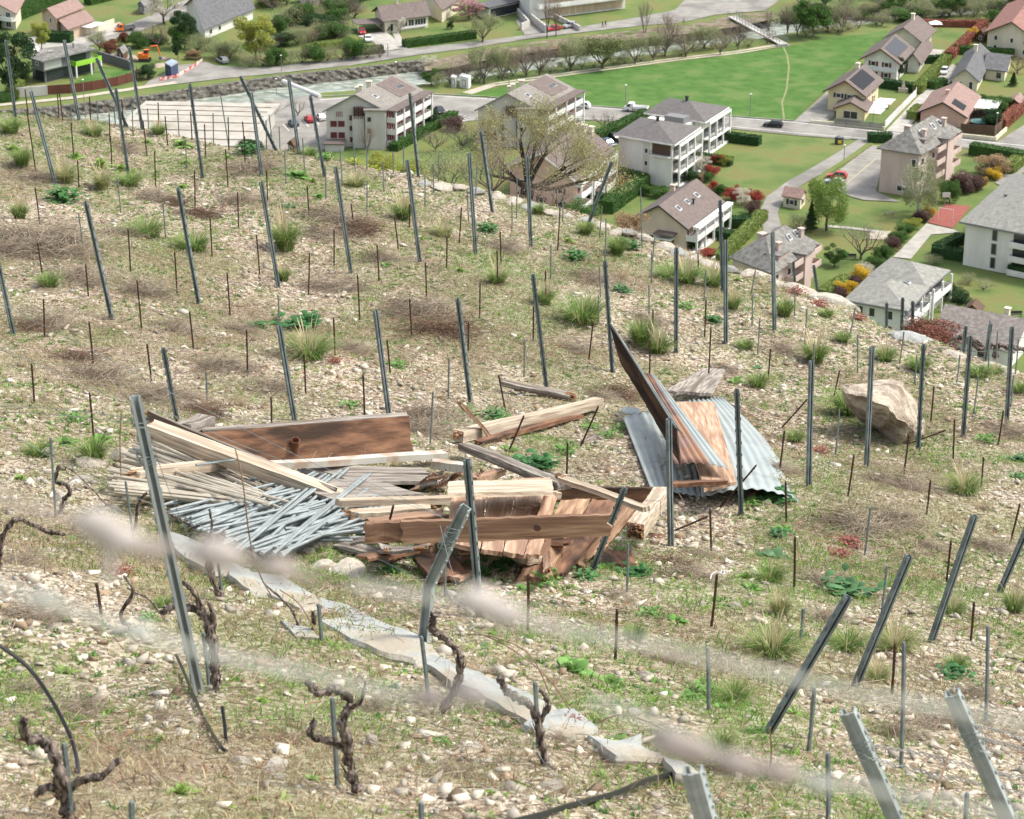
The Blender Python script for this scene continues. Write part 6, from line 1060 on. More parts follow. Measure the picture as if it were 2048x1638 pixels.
beam('plank', g(676, 1092, .04), g(792, 1118, .04), .1, .04, M_wgrey, 'greenish grey plank sticking out below the stake pile', 72, .02, 'plank', rot=(1, 6)); beam('block', g(834, 1092, .1), g(868, 1096, .1), .12, .1, M_wtan, 'square tan block under the front board', 73, .004); beam('block', g(1040, 1124, .03), g(1068, 1120, .03), .13, .05, M_wpale, 'lower pale block end under the door boards', 74, .003); beam('block', g(1040, 1118, .12), g(1068, 1114, .12), .13, .05, M_wpale, 'upper pale block end under the door boards', 75, .003)
plank('dark_board', [g(1168, 1100, .05), g(1262, 1106, .05), g(1272, 1134, .02), g(1200, 1130, .02)], .03, M_wbrown, 'low dark reddish board in the weeds at the lower right of the wreck', 'board', None, .03, 76); plank('chip', [g(1296, 1066, .02), g(1330, 1072, .02), g(1330, 1082, .01), g(1300, 1078, .01)], .015, M_wbrown, 'small brown wood chip at the foot of the upright post', 'chip', None, .01, 77, 6, 2)
beam('plank', g(942, 958, .2), g(1000, 944, .22), .09, .05, M_wtan, 'tan plank end poking out above the door ledge', 78, .02, 'plank')
rr = random.Random(5)
for i in range(13):
    x = 826 + i * 7.5; y = 978 - (i % 5) * 5; an = rr.uniform(-.5, .4); L = rr.uniform(26, 46); beam('splinter', g(x, y, .1 + .02 * (i % 4)), g(x + L * math.cos(an), y - 14 + L * math.sin(an) * .4, .18 + .03 * (i % 5)), .035, .016, (M_wtan, M_wgrey, M_wbrown)[i % 3], f'broken splinter in the heap beside the door boards, {ORD[i]} from its left', 80 + i, .03, 'splinter', rr.uniform(-1, 1), group='splinters heaped beside the door boards')
for i in range(24):
    x = rr.uniform(700, 1150); y = rr.uniform(1012, 1118); an = rr.uniform(-.35, .35) + (1.2 if i % 5 == 0 else 0); L = rr.uniform(40, 130); h_ = rr.uniform(.03, .16)
    beam('wood_scrap', g(x, y, h_), g(x + L * math.cos(an), y + L * .45 * math.sin(an), h_ + rr.uniform(-.02, .12)), rr.uniform(.04, .12), rr.uniform(.012, .03), (M_worn, M_wgrey, M_wbrown, M_wtan)[i % 4], f'broken wood scrap tangled under the boards of the wreck, {ORD[i]} of the scraps', 120 + i, .035, 'wood scrap', rr.uniform(-.5, .5), rot=(1, 7) if i % 2 else None, group='wood scraps tangled under the wreck')
# chain on the door board
ch_ = tag(empty('chain', g(1045, 1012)), 'short rusty chain lying on the tan door boards', 'chain')
for k in range(12):
    b = MB(); t = k / 11; c_ = g(1018 + 58 * t, 1008 + 10 * math.sin(t * 3.1), .47); a = Vector((.018, 0, 0)); u = Vector((0, 0, .008)) if k % 2 else Vector((0, .008, 0)); b.tube([c_ - a, c_ - a * .6 + u, c_ + a * .6 + u, c_ + a, c_ + a * .6 - u, c_ - a * .6 - u, c_ - a], .0028, 4); b.build('link', M_rust, ch_)
# corrugated sheets
def sheet3(name, pts, nw, amp, m, label, bend=0.0, bulge=0.0, th=.004, cat='metal sheet', group=None, m2=None, split=0):
    """pts: TL TR BR BL; corrugations run from top to bottom"""
    TL, TR, BR, BL = [Vector(p) for p in pts]; o_ = (TL + TR + BR + BL) / 4; nrm = (TR - TL).cross(BL - TL).normalized(); nrm = nrm if nrm.z > 0 else -nrm; nx, ny = nw * 10, 16; vs = []
    for j in range(ny + 1):
        for i in range(nx + 1):
            s, t = i / nx, j / ny; p = TL.lerp(TR, s).lerp(BL.lerp(BR, s), t); p = p + (TR - TL) * (s * bulge * math.sin(math.pi * t)); p = p + nrm * (amp * math.sin(s * nw * 2 * math.pi) + bend * math.sin(math.pi * s) * (.3 + .7 * t)); vs.append(p - o_)
    fs = [(j * (nx + 1) + i, j * (nx + 1) + i + 1, (j + 1) * (nx + 1) + i + 1, (j + 1) * (nx + 1) + i) for j in range(ny) for i in range(nx)]
    me = bpy.data.meshes.new(name); me.from_pydata([tuple(v) for v in vs], [], fs); me.polygons.foreach_set('use_smooth', [True] * len(fs)); me.materials.append(m)
    if m2:
        me.materials.append(m2)
        for k, p in enumerate(me.polygons):
            if (k % nx) / nx > split: p.material_index = 1
    o = bpy.data.objects.new(name, me); col.objects.link(o); o.location = o_; s_ = o.modifiers.new('s', 'SOLIDIFY'); s_.thickness = th; s_.offset = -1; return tag(o, label, cat, group)
sheet3('corrugated_sheet', [g(1246, 836, .1), g(1374, 800, .1), g(1412, 996, .06), g(1300, 975, .08)], 8, .006, M_corr, 'grey corrugated sheet lying flat on the left under the upturned one')
b3 = sheet3('corrugated_sheet', [g(1376, 802, .14), g(1446, 796, .08), g(1600, 1004, .0), g(1404, 994, .1)], 9, .007, M_corr, 'wide grey corrugated sheet fanning out to the right, raised lower edge', .09, .28)
plank('tan_board', [g(1352, 806, .25), g(1428, 808, .25), g(1472, 966, .26), g(1408, 982, .25)], .03, M_wtan, 'broad bare tan board lying on the wide grey sheet', 'board', None, .02, 91, 8, 18)
plank('tan_board', [g(1330, 784, .22), g(1408, 738, .2), g(1452, 742, .18), g(1424, 790, .2)], .03, M_wgrey, 'weathered cracked board end behind the rusty corrugated sheet', 'board', None, .04, 92, 14, 8)
sheet3('corrugated_sheet', [g(1281, 748, .42), g(1311, 752, .42), g(1456, 938, .34), g(1350, 930, .32)], 7, .007, M_corr_rust, 'rusty brown corrugated sheet with bright zinc strip on top of the pile', .03, m2=M_corr, split=.66)
Yu = G(1350, 930, .32).y - .08
up = plank('upturned_board', [D(1221, 650, Yu + .5), D(1352, 850, Yu + .0), D(1362, 932, Yu - .1), D(1240, 722, Yu + .4)], .02, M_wdark, 'dark brown board upturned on edge and rising to a sharp point', 'board', None, .01, 93, 20, 5)
sheet3('metal_flashing', [D(1220, 646, Yu + .48), D(1226, 652, Yu + .47), D(1366, 868, Yu - .04), D(1350, 856, Yu - .03)], 2, .008, mat('dull_zinc', (.16, .19, .19), (.26, .29, .28), .6, 6, metal=.2), 'narrow dull zinc strip running up the edge of the upturned board', .0)
beam('charred_log', g(1340, 968, .29), g(1452, 964, .31), .05, .035, M_wbrown, 'charred thin log lying over the foot of the tan board', 94, .02, 'log')
rk = rockmesh(8, 10, 3, .5); rk.materials.append(M_corr); p = g(1262, 822, .12); o = bpy.data.objects.new('crumpled_zinc', rk); col.objects.link(o); o.location = p; o.scale = (.1, .12, .07); tag(o, 'crumpled zinc corner beside the flat grey sheet', 'metal scrap')
# pile of stakes
def rodmesh(nm, m, r):
    b = MB(); b.tube([(-.5, 0, 0), (-.2, .003, 0), (.2, 0, .002), (.5, 0, 0)], r, 6); me = bpy.data.meshes.new(nm); me.from_pydata([tuple(p) for p in b.v], [], b.f); me.materials.append(m); return me
R1 = rodmesh('pale_rod', mat('pale_rod', (.36, .32, .25), (.5, .45, .37), .8, 9), .0125); R2 = rodmesh('zinc_rod', mat('zinc_rod', (.2, .23, .235), (.32, .35, .35), .6, 9, metal=.2), .0115)
def rod(me, a, b_, label, group, nm):
    d = b_ - a; o = bpy.data.objects.new(nm, me); col.objects.link(o); x = d.normalized(); z = Vector((0, 0, 1)); y = z.cross(x).normalized(); z = x.cross(y); M = Matrix((x * d.length, y, z)).transposed().to_4x4(); M.translation = (a + b_) / 2; o.matrix_world = M; return tag(o, label, 'stake', group)
rr = random.Random(12)
for i in range(54):
    t = i / 53; a = (300 - 75 * min(1, t * 1.6) + rr.uniform(-14, 10), 868 + 118 * t + rr.uniform(-5, 5)); L = rr.uniform(250, 340); sl_ = .42 - .36 * t + rr.uniform(-.05, .05)
    e = (a[0] + L * math.cos(sl_), a[1] + L * math.sin(sl_)); h = .06 + .14 * rr.random() * (1 - abs(t - .5)); rod(R1, g(*a, h + .04), g(*e, h), f'pale wooden stake in the pile left of the long beam', 'pale stakes heaped under the long beam', 'pale_stake')
for i in range(110):
    k = rr.random(); k2 = min(1, max(0, k + rr.uniform(-.22, .22))); a = (318 + 250 * k + rr.uniform(-14, 14), 1012 + 92 * min(1, k * 1.4) + rr.uniform(-10, 10)); e = (520 + 205 * k2 + rr.uniform(-18, 12), 962 + 82 * k2 + rr.uniform(-8, 8)); L = math.hypot(e[0] - a[0], e[1] - a[1]); f_ = rr.uniform(215, 255) / L; e = (a[0] + (e[0] - a[0]) * f_, a[1] + (e[1] - a[1]) * f_); h = .03 + .13 * rr.random(); rod(R2, g(*a, h * .7 + .02), g(*e, h), 'grey zinc stake in the heap before the long beam', 'grey zinc stakes heaped before the long beam', 'zinc_stake')
for i in range(12):
    a = (500 + 14 * i, 1085 - 3 * i + rr.uniform(-16, 16)); an = rr.uniform(-.22, .05); L = rr.uniform(180, 240); rod(R2, g(*a, .05 + .01 * i), g(a[0] + L * math.cos(an), a[1] + L * math.sin(an), .06), 'grey zinc stake in the heap before the long beam', 'grey zinc stakes heaped before the long beam', 'zinc_stake')
# ============================================================ STONES
def slabstone(name, pts, h, th, m, label, cat='stone slab', seed=1):
    P = [g(x, y, h) for x, y in pts]; c = sum(P, Vector()) / len(P); P = [c + (p - c) * 1.09 for p in P]; bm = bmesh.new(); r = random.Random(seed); ring = []
    for i, p in enumerate(P):
        q = P[(i + 1) % len(P)]
        for t in (0, .33, .66): v = p.lerp(q, t); ring.append(v + Vector((r.uniform(-.012, .012), r.uniform(-.012, .012), 0)))
    top = [bm.verts.new(c + (p - c) * .93) for p in ring]; mid = [bm.verts.new(p - Vector((0, 0, th * .25))) for p in ring]; bot = [bm.verts.new(p - Vector((0, 0, th))) for p in ring]; cv = bm.verts.new(c + Vector((0, 0, .006))); n_ = len(ring)
    for i in range(n_): j = (i + 1) % n_; bm.faces.new((cv, top[i], top[j])); bm.faces.new((top[i], mid[i], mid[j], top[j])); bm.faces.new((mid[i], bot[i], bot[j], mid[j]))
    bmesh.ops.recalc_face_normals(bm, faces=bm.faces); me = bpy.data.meshes.new(name); bm.to_mesh(me); bm.free(); me.materials.append(m); o = bpy.data.objects.new(name, me)
    me.transform(Matrix.Translation(-c)); o.location = c; col.objects.link(o); return tag(o, label, cat, 'flat slabs capping the old terrace walls')
for i, (pts, lb) in enumerate([([(640, 1196), (690, 1208), (752, 1239), (831, 1270), (872, 1304), (825, 1316), (752, 1297), (684, 1266), (640, 1238)], 'largest pale schist slab on the diagonal terrace wall below the wreck'), ([(901, 1324), (958, 1345), (1026, 1372), (1104, 1410), (1110, 1440), (1060, 1440), (992, 1405), (930, 1368)], 'pale slab behind the twisted vine with the flat stake'), ([(1085, 1420), (1145, 1417), (1193, 1451), (1170, 1462), (1100, 1466), (1050, 1446)], 'pale slab tip beside the reddish moss'), ([(1180, 1470), (1238, 1483), (1279, 1466), (1282, 1492), (1330, 1514), (1231, 1512)], 'low notched slab farthest down the diagonal terrace wall'),
    ([(490, 1140), (560, 1152), (632, 1190), (640, 1212), (600, 1216), (530, 1182)], 'pale slab at the upper start of the diagonal wall'), ([(330, 1062), (390, 1080), (460, 1118), (470, 1142), (420, 1140), (350, 1100)], 'slab under the zinc stake heap'), ([(560, 1240), (625, 1258), (640, 1276), (590, 1272)], 'small pale slab fragment below the largest slab'), ([(866, 1306), (905, 1322), (935, 1366), (900, 1360), (850, 1322)], 'pale slab bridging between the largest slab and the twisted vine'), ([(455, 1118), (495, 1138), (535, 1184), (500, 1180), (462, 1150)], 'pale slab below the fanned zinc stakes'), ([(1058, 1442), (1104, 1444), (1110, 1468), (1070, 1466)], 'small pale slab next to the reddish moss patch'), ([(1326, 1512), (1380, 1530), (1400, 1548), (1350, 1545)], 'last small slab of the diagonal wall, near the torn-topped post')]): slabstone('stone_slab', pts, .03, .1, M_slab, lb, seed=i)
RM = [rockmesh(20 + k, 16, 3, .7) for k in range(5)]
for me in RM: me.materials.append(M_stone)
def rk(x, y, sx, sy, sz, rz, label, h=.0, k=0, loc=None, m=None, group=None, name='rock'):
    me = RM[k % 5]
    if m: me = me.copy(); me.materials[0] = m
    p = loc or g(x, y, h); o = bpy.data.objects.new(name, me); col.objects.link(o); o.location = p; o.scale = (sx, sy, sz); o.rotation_euler = (.1, .15, rz); return tag(o, label, 'rock', group)
for i, (x, y, s_, lb) in enumerate([(632, 1096, .2, 'pale boulder at the foot of the zinc stake heap'), (690, 1145, .17, 'pale boulder beside the greenish grey plank'), (596, 1104, .12, 'small boulder left of the boulder by the stake heap'), (640, 1140, .13, 'small boulder between the two pale boulders'), (240, 915, .13, 'grey rock at the left edge of the pale stakes'), (190, 930, .14, 'flat grey rock left of the pale stake pile'), (95, 905, .09, 'small pale rock by the left grey stake'), (160, 960, .1, 'pale rock amid rubble on the left'), (75, 965, .08, 'squarish pale rock far left'), (120, 1000, .09, 'rock at the foot of the curled vine'), (106, 1105, .07, 'white rock low on the left'), (255, 1000, .1, 'pale wedge rock below the pale stakes'),
    (440, 1320, .05, 'white rock beside the leaning near post'), (545, 1540, .09, 'flat pale rock in the near rubble, lower left middle'), (480, 1530, .06, 'white rock with a rounded top in the near rubble'), (560, 1555, .05, 'pale rock right of the flat one in the near rubble'), (1500, 1443, .06, 'white oval rock near the leaning posts'), (1425, 1470, .04, 'small white rock left of the oval one'), (1404, 1210, .045, 'white rock near the looped white wire'), (1470, 1214, .05, 'rounded pale rock right of the white one'), (945, 1498, .07, 'pale flat rock before the twisted vine'), (985, 1590, .05, 'pale rock near the black pipe'), (1095, 1575, .06, 'flat pale rock above the black pipe'), (742, 1482, .05, 'pale rock right of the gnarled middle vine'), (1290, 1352, .05, 'white rock among the broad leaves'), (1268, 1422, .05, 'white rock beside the slab tip')]): rk(x, y, s_ * 1.1, s_ * .8, s_ * .75, i * 1.3, lb, k=i)
# terrace edge: dry wall stones
rr = random.Random(4)
ex = [(824, 346), (1480, 532)]; pe = [e for e in EDGE_PX if 800 < e[0] < 1500]; seg_x = np.array([e[0] for e in EDGE_PX]); seg_y = np.array([e[1] for e in EDGE_PX]); x = 836; i = 0
while x < 1500:
    L = rr.uniform(26, 46); y = np.interp(x + L / 2, seg_x, seg_y); a, c_ = g(x, np.interp(x, seg_x, seg_y) + 7, .05), g(x + L, np.interp(x + L, seg_x, seg_y) + 7, .05); d = c_ - a; nn = Vector((-d.y, d.x, 0)).normalized()
    o = rk(0, 0, d.length * rr.uniform(.42, .6), rr.uniform(.1, .2), rr.uniform(.04, .08), math.atan2(d.y, d.x), f'pale coping stone on the terrace edge wall, {ORD[i]} from the left', loc=(a + c_) / 2 + Vector((0, rr.uniform(-.06, .06), -.03 + rr.uniform(-.02, .02))), k=i, group='coping stones along the terrace edge', name='coping_stone', m=(M_stone if i % 3 else M_slab)); x += L * .93; i += 1
for x, y, s_, lb in ((1530, 556, .35, 'pale rock past the end of the coping wall'), (1610, 584, .4, 'reddish pale outcrop below the worn grey roof'), (1668, 606, .55, 'pinkish flat outcrop next to the low white villa'), (1850, 690, .55, 'large pale grey boulder on the edge below the stone-roofed building'), (1810, 678, .3, 'smaller pale rock left of the large grey boulder'), (1925, 718, .35, 'pale outcrop on the far right edge'), (2010, 745, .4, 'pale outcrop at the right border of the slope'), (1560, 570, .25, 'low pale rock beside the edge shrubs')): rk(x, y, s_ * .75, s_ * .42, s_ * .26, -.5, lb, k=int(x), h=-.03, m=M_slab if x in (1850, 1810) else None)
# the big boulder
bmb = bmesh.new(); Yb = gy(1765, 880); dat = [(1688, 784, .1), (1735, 791, -.15), (1770, 811, -.27), (1811, 850, -.22), (1797, 884, -.1), (1705, 818, .5), (1741, 856, .42), (1785, 884, .25), (1692, 771, .35), (1785, 759, .75), (1812, 763, .65), (1838, 811, .45), (1853, 844, .3), (1848, 868, .2), (1822, 886, .15)]
for x, y, b_ in dat: bmb.verts.new(D(x, y, Yb + b_))
bmesh.ops.convex_hull(bmb, input=bmb.verts); bmesh.ops.delete(bmb, geom=[v for v in bmb.verts if not v.link_faces], context='VERTS'); bmesh.ops.subdivide_edges(bmb, edges=bmb.edges, cuts=7, use_grid_fill=True); bmesh.ops.triangulate(bmb, faces=bmb.faces)
from mathutils import noise as mn
for v in bmb.verts: v.co += Vector((mn.noise(v.co * 3), mn.noise(v.co * 3 + Vector((5, 5, 5))), mn.noise(v.co * 3 + Vector((9, 1, 4))))) * .06 + Vector((mn.noise(v.co * 9), mn.noise(v.co * 10), mn.noise(v.co * 11))) * .03
me = bpy.data.meshes.new('boulder'); bmb.to_mesh(me); bmb.free(); c = D(1765, 850, Yb); me.transform(Matrix.Translation(-c)); o = bpy.data.objects.new('boulder', me); col.objects.link(o); o.location = c; me.materials.append(mat('boulder_stone', (.26, .21, .165), (.52, .45, .36), .9, 7, .045, 16, c3=(.2, .155, .115), s3=4, detail=10)); tag(o, 'big cream boulder with dark undercut on the right slope', 'boulder')
# ============================================================ VINES, WIRES, HOSES
def smooth_pts(P, n=5):
    out = []
    for i in range(len(P) - 1):
        p0, p1, p2, p3 = P[max(i - 1, 0)], P[i], P[i + 1], P[min(i + 2, len(P) - 1)]
        for k in range(n):
            t = k / n; out.append(.5 * ((2 * p1) + (p2 - p0) * t + (2 * p0 - 5 * p1 + 4 * p2 - p3) * t * t + (3 * p1 - p0 - 3 * p2 + p3) * t ** 3))
    return out + [P[-1]]
def gnarl(b, P, r0, r1, seed, wob=.35):
    r = random.Random(seed); P = [P[0]] + [p + Vector((r.uniform(-1, 1), r.uniform(-1, 1), r.uniform(-1, 1))) * r0 * wob for p in P[1:]]; S = smooth_pts(P, 7); n = len(S); R_ = [(r0 + (r1 - r0) * i / n) * (1 + .28 * math.sin(i * 1.7 + seed) + r.uniform(-.2, .2)) for i in range(n)]; n0 = len(b.v); b.tube(S, R_, 9)
    for k in range(n0, len(b.v)): b.v[k] += Vector((r.gauss(0, 1), r.gauss(0, 1), r.gauss(0, 1))) * r0 * .17
    for k in range(int(n * 1.6)):
        i = r.randrange(max(1, n - 3)); q = S[i]; d_ = (S[min(i + 2, n - 1)] - q); o_ = Vector((r.gauss(0, 1), r.gauss(0, 1), r.gauss(0, 1))).normalized() * R_[i]; b.tube([q + o_ * .8, q + o_ * 1.12 + d_ * .6, q + o_ * r.uniform(1.1, 1.5) + d_ * 1.3], [r0 * .2, r0 * .16, r0 * .04], 3)
def vine(branches_, label, wd=.022):
    """branches_: list of (pixel path, y of first point or None=ground, r0, r1)"""
    b0 = branches_[0]; y0 = G(*b0[0][0]).y if b0[1] is None else b0[1]; root = None
    for i, (pts, yy, r0, r1) in enumerate(branches_):
        Y = y0 if yy is None else yy; P = [D(x, y, Y + .03 * math.sin(k * 1.9 + i)) for k, (x, y) in enumerate(pts)]
        b = MB(); gnarl(b, P, r0, r1, i * 5 + int(pts[0][0]))
        if i == 0: root = tag(empty('vine', P[0]), label, 'vine', 'old gnarled vines')
        b.build('trunk' if i == 0 else 'arm', M_vine, root, smooth=True)
    return root
vine([([(434, 1392), (430, 1340), (424, 1287), (414, 1240), (393, 1215), (350, 1212), (322, 1228)], None, .024, .014), ([(410, 1232), (392, 1190), (369, 1165)], None, .016, .01), ([(424, 1270), (428, 1235), (414, 1200)], None, .016, .008)], 'gnarled old vine right behind the tall near post')
vine([([(716, 1584), (700, 1530), (692, 1490), (684, 1440), (700, 1400), (672, 1382), (640, 1386), (612, 1362)], None, .022, .012), ([(694, 1494), (660, 1484), (620, 1470), (632, 1440)], None, .016, .01), ([(690, 1418), (722, 1404), (730, 1362)], None, .011, .005)], 'twisted two-armed vine tied to the short stake in the lower middle')
vine([([(140, 1640), (128, 1590), (120, 1545), (110, 1500), (80, 1484), (48, 1472), (44, 1440)], None, .024, .013), ([(132, 1580), (168, 1562), (205, 1553), (238, 1520)], None, .016, .01), ([(130, 1590), (100, 1570), (70, 1590)], None, .016, .01)], 'thick knotted vine in the lower left corner by the black hose')
vine([([(884, 1422), (912, 1372), (920, 1330), (910, 1296), (884, 1270), (862, 1256), (868, 1228)], None, .019, .015)], 'dark arched vine hooked over beside the bent post')
vine([([(1092, 1534), (1082, 1480), (1070, 1425), (1040, 1400), (1012, 1384), (1000, 1356)], None, .017, .014), ([(1074, 1450), (1096, 1412), (1082, 1380)], None, .013, .008)], 'forked vine in front of the pale slab with the flat stake')
vine([([(706, 1190), (722, 1202), (740, 1219), (790, 1216), (842, 1230)], None, .014, .007)], 'dark horizontal vine arm reaching to the bent post')
vine([([(120, 1028), (128, 1000), (140, 985), (132, 968), (112, 962), (118, 930)], None, .015, .012), ([(124, 930), (150, 945), (180, 975), (214, 1012)], None, .005, .003)], 'curled black vine against the left grey stake')
vine([([(-4, 1140), (0, 1110), (6, 1075), (28, 1040), (64, 1047), (100, 1062), (130, 1070)], None, .018, .01)], 'dark low vine arm at the left border')
vine([([(270, 1062), (276, 1006), (294, 985)], None, .011, .008), ([(318, 1020), (348, 1032), (380, 1050), (396, 1056)], None, .009, .008)], 'small dark vine between tall near post and stakes'); vine([([(444, 1198), (424, 1150), (416, 1090), (450, 1062)], None, .02, .014), ([(418, 1080), (424, 1050), (418, 1020)], None, .007, .005)], 'blackish vine trunk below the zinc stake heap, leaning')
vine([([(260, 1262), (242, 1230), (266, 1184), (248, 1150)], None, .011, .006), ([(266, 1184), (300, 1200), (330, 1240)], None, .006, .004)], 'thin forked vine stump left of the tall near post'); vine([([(628, 1272), (626, 1250), (628, 1225)], None, .013, .011)], 'short black vine stump beside the small stake'); vine([([(600, 1262), (588, 1230), (570, 1205), (530, 1170)], None, .009, .004)], 'slender vine shoot leaning over the schist slab')
for pts, lb, yy in (([(1900, 690), (1925, 672), (1960, 700), (1985, 688)], 'dark vine arm beyond the edge before the stone roof', 26), ([(1990, 716), (1996, 690), (2020, 692), (2052, 700)], 'dark vine with thick head at the far right below the stone roof', 26), ([(1968, 712), (1962, 690), (1940, 676)], 'thin dark vine left of the thick-headed one', 26)): vine([(pts, yy, .035, .02)], lb)
def wire(pts, r, m, label, name='wire', cat='wire', group=None):
    P = [(D(x, y, q) if q > 3 else G(x, y, q)) for x, y, q in pts]; S = smooth_pts(P, 6); return tag(MB().tube(S, r, 5).build(name, m, org=P[0]), label, cat, group)
for pts, lb in (([(-20, 596, 11), (183, 700, 11), (340, 785, 11), (436, 832, 11), (633, 929, 11), (750, 970, 11), (900, 1043, 11.05)], 'long wire from the left border down to the bent post top'), ([(-20, 684, 10.6), (176, 775, 10.6), (281, 815, 10.5), (355, 834, 10.5), (480, 889, 10.7), (633, 944, 10.9), (882, 1032, 11.05)], 'lower long wire past the tall near post to the bent post'), ([(-20, 812, 8.7), (120, 818, 8.6), (270, 838, 8.6)], 'upper of two wires tied to the tall near post'), ([(-20, 822, 8.7), (120, 830, 8.6), (272, 848, 8.6)], 'lower of two wires tied to the tall near post'),
    ([(0, 850, 8.8), (105, 916, 8.8), (250, 985, 8.8), (420, 1060, 9), (560, 1140, 9)], 'slack wire crossing the left vine stake'), ([(880, 1050, 11), (917, 1181, 10), (1012, 1389, 9), (1094, 1533, 8), (1203, 1645, 7)], 'bright slack wire falling to the bottom edge'), ([(680, 1095, 11.6), (760, 1120, 11.4), (850, 1165, 11.2)], 'sagging wire from below the stake pile to the bent post'), ([(300, 870, 8.6), (330, 960, 8.8), (380, 1080, 9)], 'thin tie wire beside the tall near post'), ([(-10, 1480, 7.5), (40, 1460, 7.5), (10, 1380, 7.5)], 'thin pale wire at the lower left border')): wire(pts, .0014, M_galv, lb)
for pts, lb in (([(1742, 1491, 7.2), (1860, 1512, 7.4), (1960, 1540, 7.5), (2060, 1556, 7.5)], 'upper twisted wire from the slanting near channel post'), ([(1749, 1518, 7.2), (1850, 1545, 7.4), (1950, 1566, 7.5), (2060, 1590, 7.5)], 'lower twisted wire from the slanting near channel post'), ([(1943, 1450, 7.2), (1995, 1462, 7.4), (2060, 1482, 7.4)], 'upper twisted wire at the right border'), ([(1952, 1474, 7.2), (2000, 1486, 7.4), (2060, 1502, 7.4)], 'lower twisted wire at the right border')):
    P = smooth_pts([D(*p) for p in pts], 30); b = MB()
    for ph in (0, 3.14): b.tube([p + Vector((0, math.cos(i * .9 + ph), math.sin(i * .9 + ph))) * .006 for i, p in enumerate(P)], .0022, 4)
    tag(b.build('twisted_wire', mat('dull_wire', (.25, .25, .24), rough=.6), org=P[0]), lb, 'wire')
def wraps(path, n, r, label, m=M_galv):   # wire turns round a post top
    b = MB(); rr = random.Random(n)
    for k in range(n):
        t = k / max(1, n - 1); c_ = D(path[0][0] + (path[1][0] - path[0][0]) * t, path[0][1] + (path[1][1] - path[0][1]) * t, path[2]); b.tube([c_ + Vector((math.cos(a) * r, math.sin(a) * r, rr.uniform(-.012, .012))) for a in np.arange(0, 6.6, .6)], .0018, 4)
    tag(b.build('wire_wrap', m, org=c_), label, 'wire')
wraps(((285, 900), (296, 920), 8.6), 6, .034, 'wire wound round the tall near post'); wraps(((890, 1090), (908, 1055), 11.1), 7, .04, 'tangle of wire wound round the bent post top'); wraps(((1722, 1478), (1738, 1512), 7.4), 5, .04, 'wire wound round the lower slanting channel post'); wraps(((1940, 1460), (1962, 1500), 7.4), 5, .04, 'wire wound round the rightmost channel post'); wraps(((279, 842), (281, 846), 8.6), 2, .034, 'double wire loop near the top of the tall post')
wire([(-10, 1285, 8.2), (30, 1312, 8.2), (68, 1348, 8.2), (113, 1417, 8.1), (147, 1492, 8), (157, 1560, 7.8), (150, 1645, 7.5)], .0085, M_hose, 'black irrigation hose arching through the lower left', 'hose', 'hose'); wire([(352, 1310, .03), (368, 1345, .03), (386, 1389, .03), (412, 1445, .03), (441, 1492, .04), (452, 1502, .02)], .0085, M_hose, 'thin black hose creeping from the foot of the tall near post', 'hose', 'hose'); wire([(444, 1413, .18), (449, 1450, .1), (453, 1495, .0)], .0085, M_hose, 'stub of black hose standing beside the creeping one', 'hose', 'hose'); wire([(1020, 1645, .03), (1090, 1628, .03), (1139, 1612, .03), (1231, 1587, .03), (1290, 1562, .03), (1340, 1548, 0)], .014, M_hose, 'thick black pipe lying in the grass at the bottom', 'hose', 'hose')
wire([(1421, 1158, .26), (1424, 1148, .28), (1434, 1144, .29), (1446, 1148, .29), (1449, 1142, .3), (1444, 1140, .3), (1441, 1148, .28)], .003, m_trim, 'white wire loop hooked over a rusty stake', 'wire_loop', 'wire')
# dry canes
rr = random.Random(9)
for pts, lb in (([(320, 880, 9), (245, 1000, 9), (241, 950, 9)], None), ([(470, 896, 9.6), (485, 960, 9.6), (500, 1080, 9.7), (520, 1150, 9.8), (545, 1195, 9.9)], 'tall thin cane rising in front of the zinc stakes'), ([(243, 822, 8.9), (240, 880, 8.9), (242, 952, 8.9)], 'thin dry cane upright left of the tall near post'), ([(560, 1180, .3), (600, 1210, .2), (640, 1280, .0)], 'dry cane leaning on the schist slab'), ([(1850, 1640, 6.5), (1880, 1560, 6.6), (1900, 1500, 6.7)], 'dry cane before the near channel posts'), ([(940, 1260, .25), (1010, 1290, .3), (1090, 1350, .3), (1140, 1420, .05)], 'long dry cane arching over the pale slab'), ([(930, 1268, .2), (990, 1275, .3), (1060, 1310, .3), (1100, 1390, .05)], 'second dry cane arching behind the pale slab'), ([(1195, 1445, .1), (1250, 1430, .2), (1330, 1460, .2), (1360, 1490, .05)], 'reddish dry cane bowed past the notched slab'), ([(1540, 1455, .3), (1542, 1520, .1), (1530, 1560, .0)], 'thin pale stalk by the foot of the leaning post')):
    if lb: wire(pts, .0035, M_cane, lb, 'cane', 'cane')
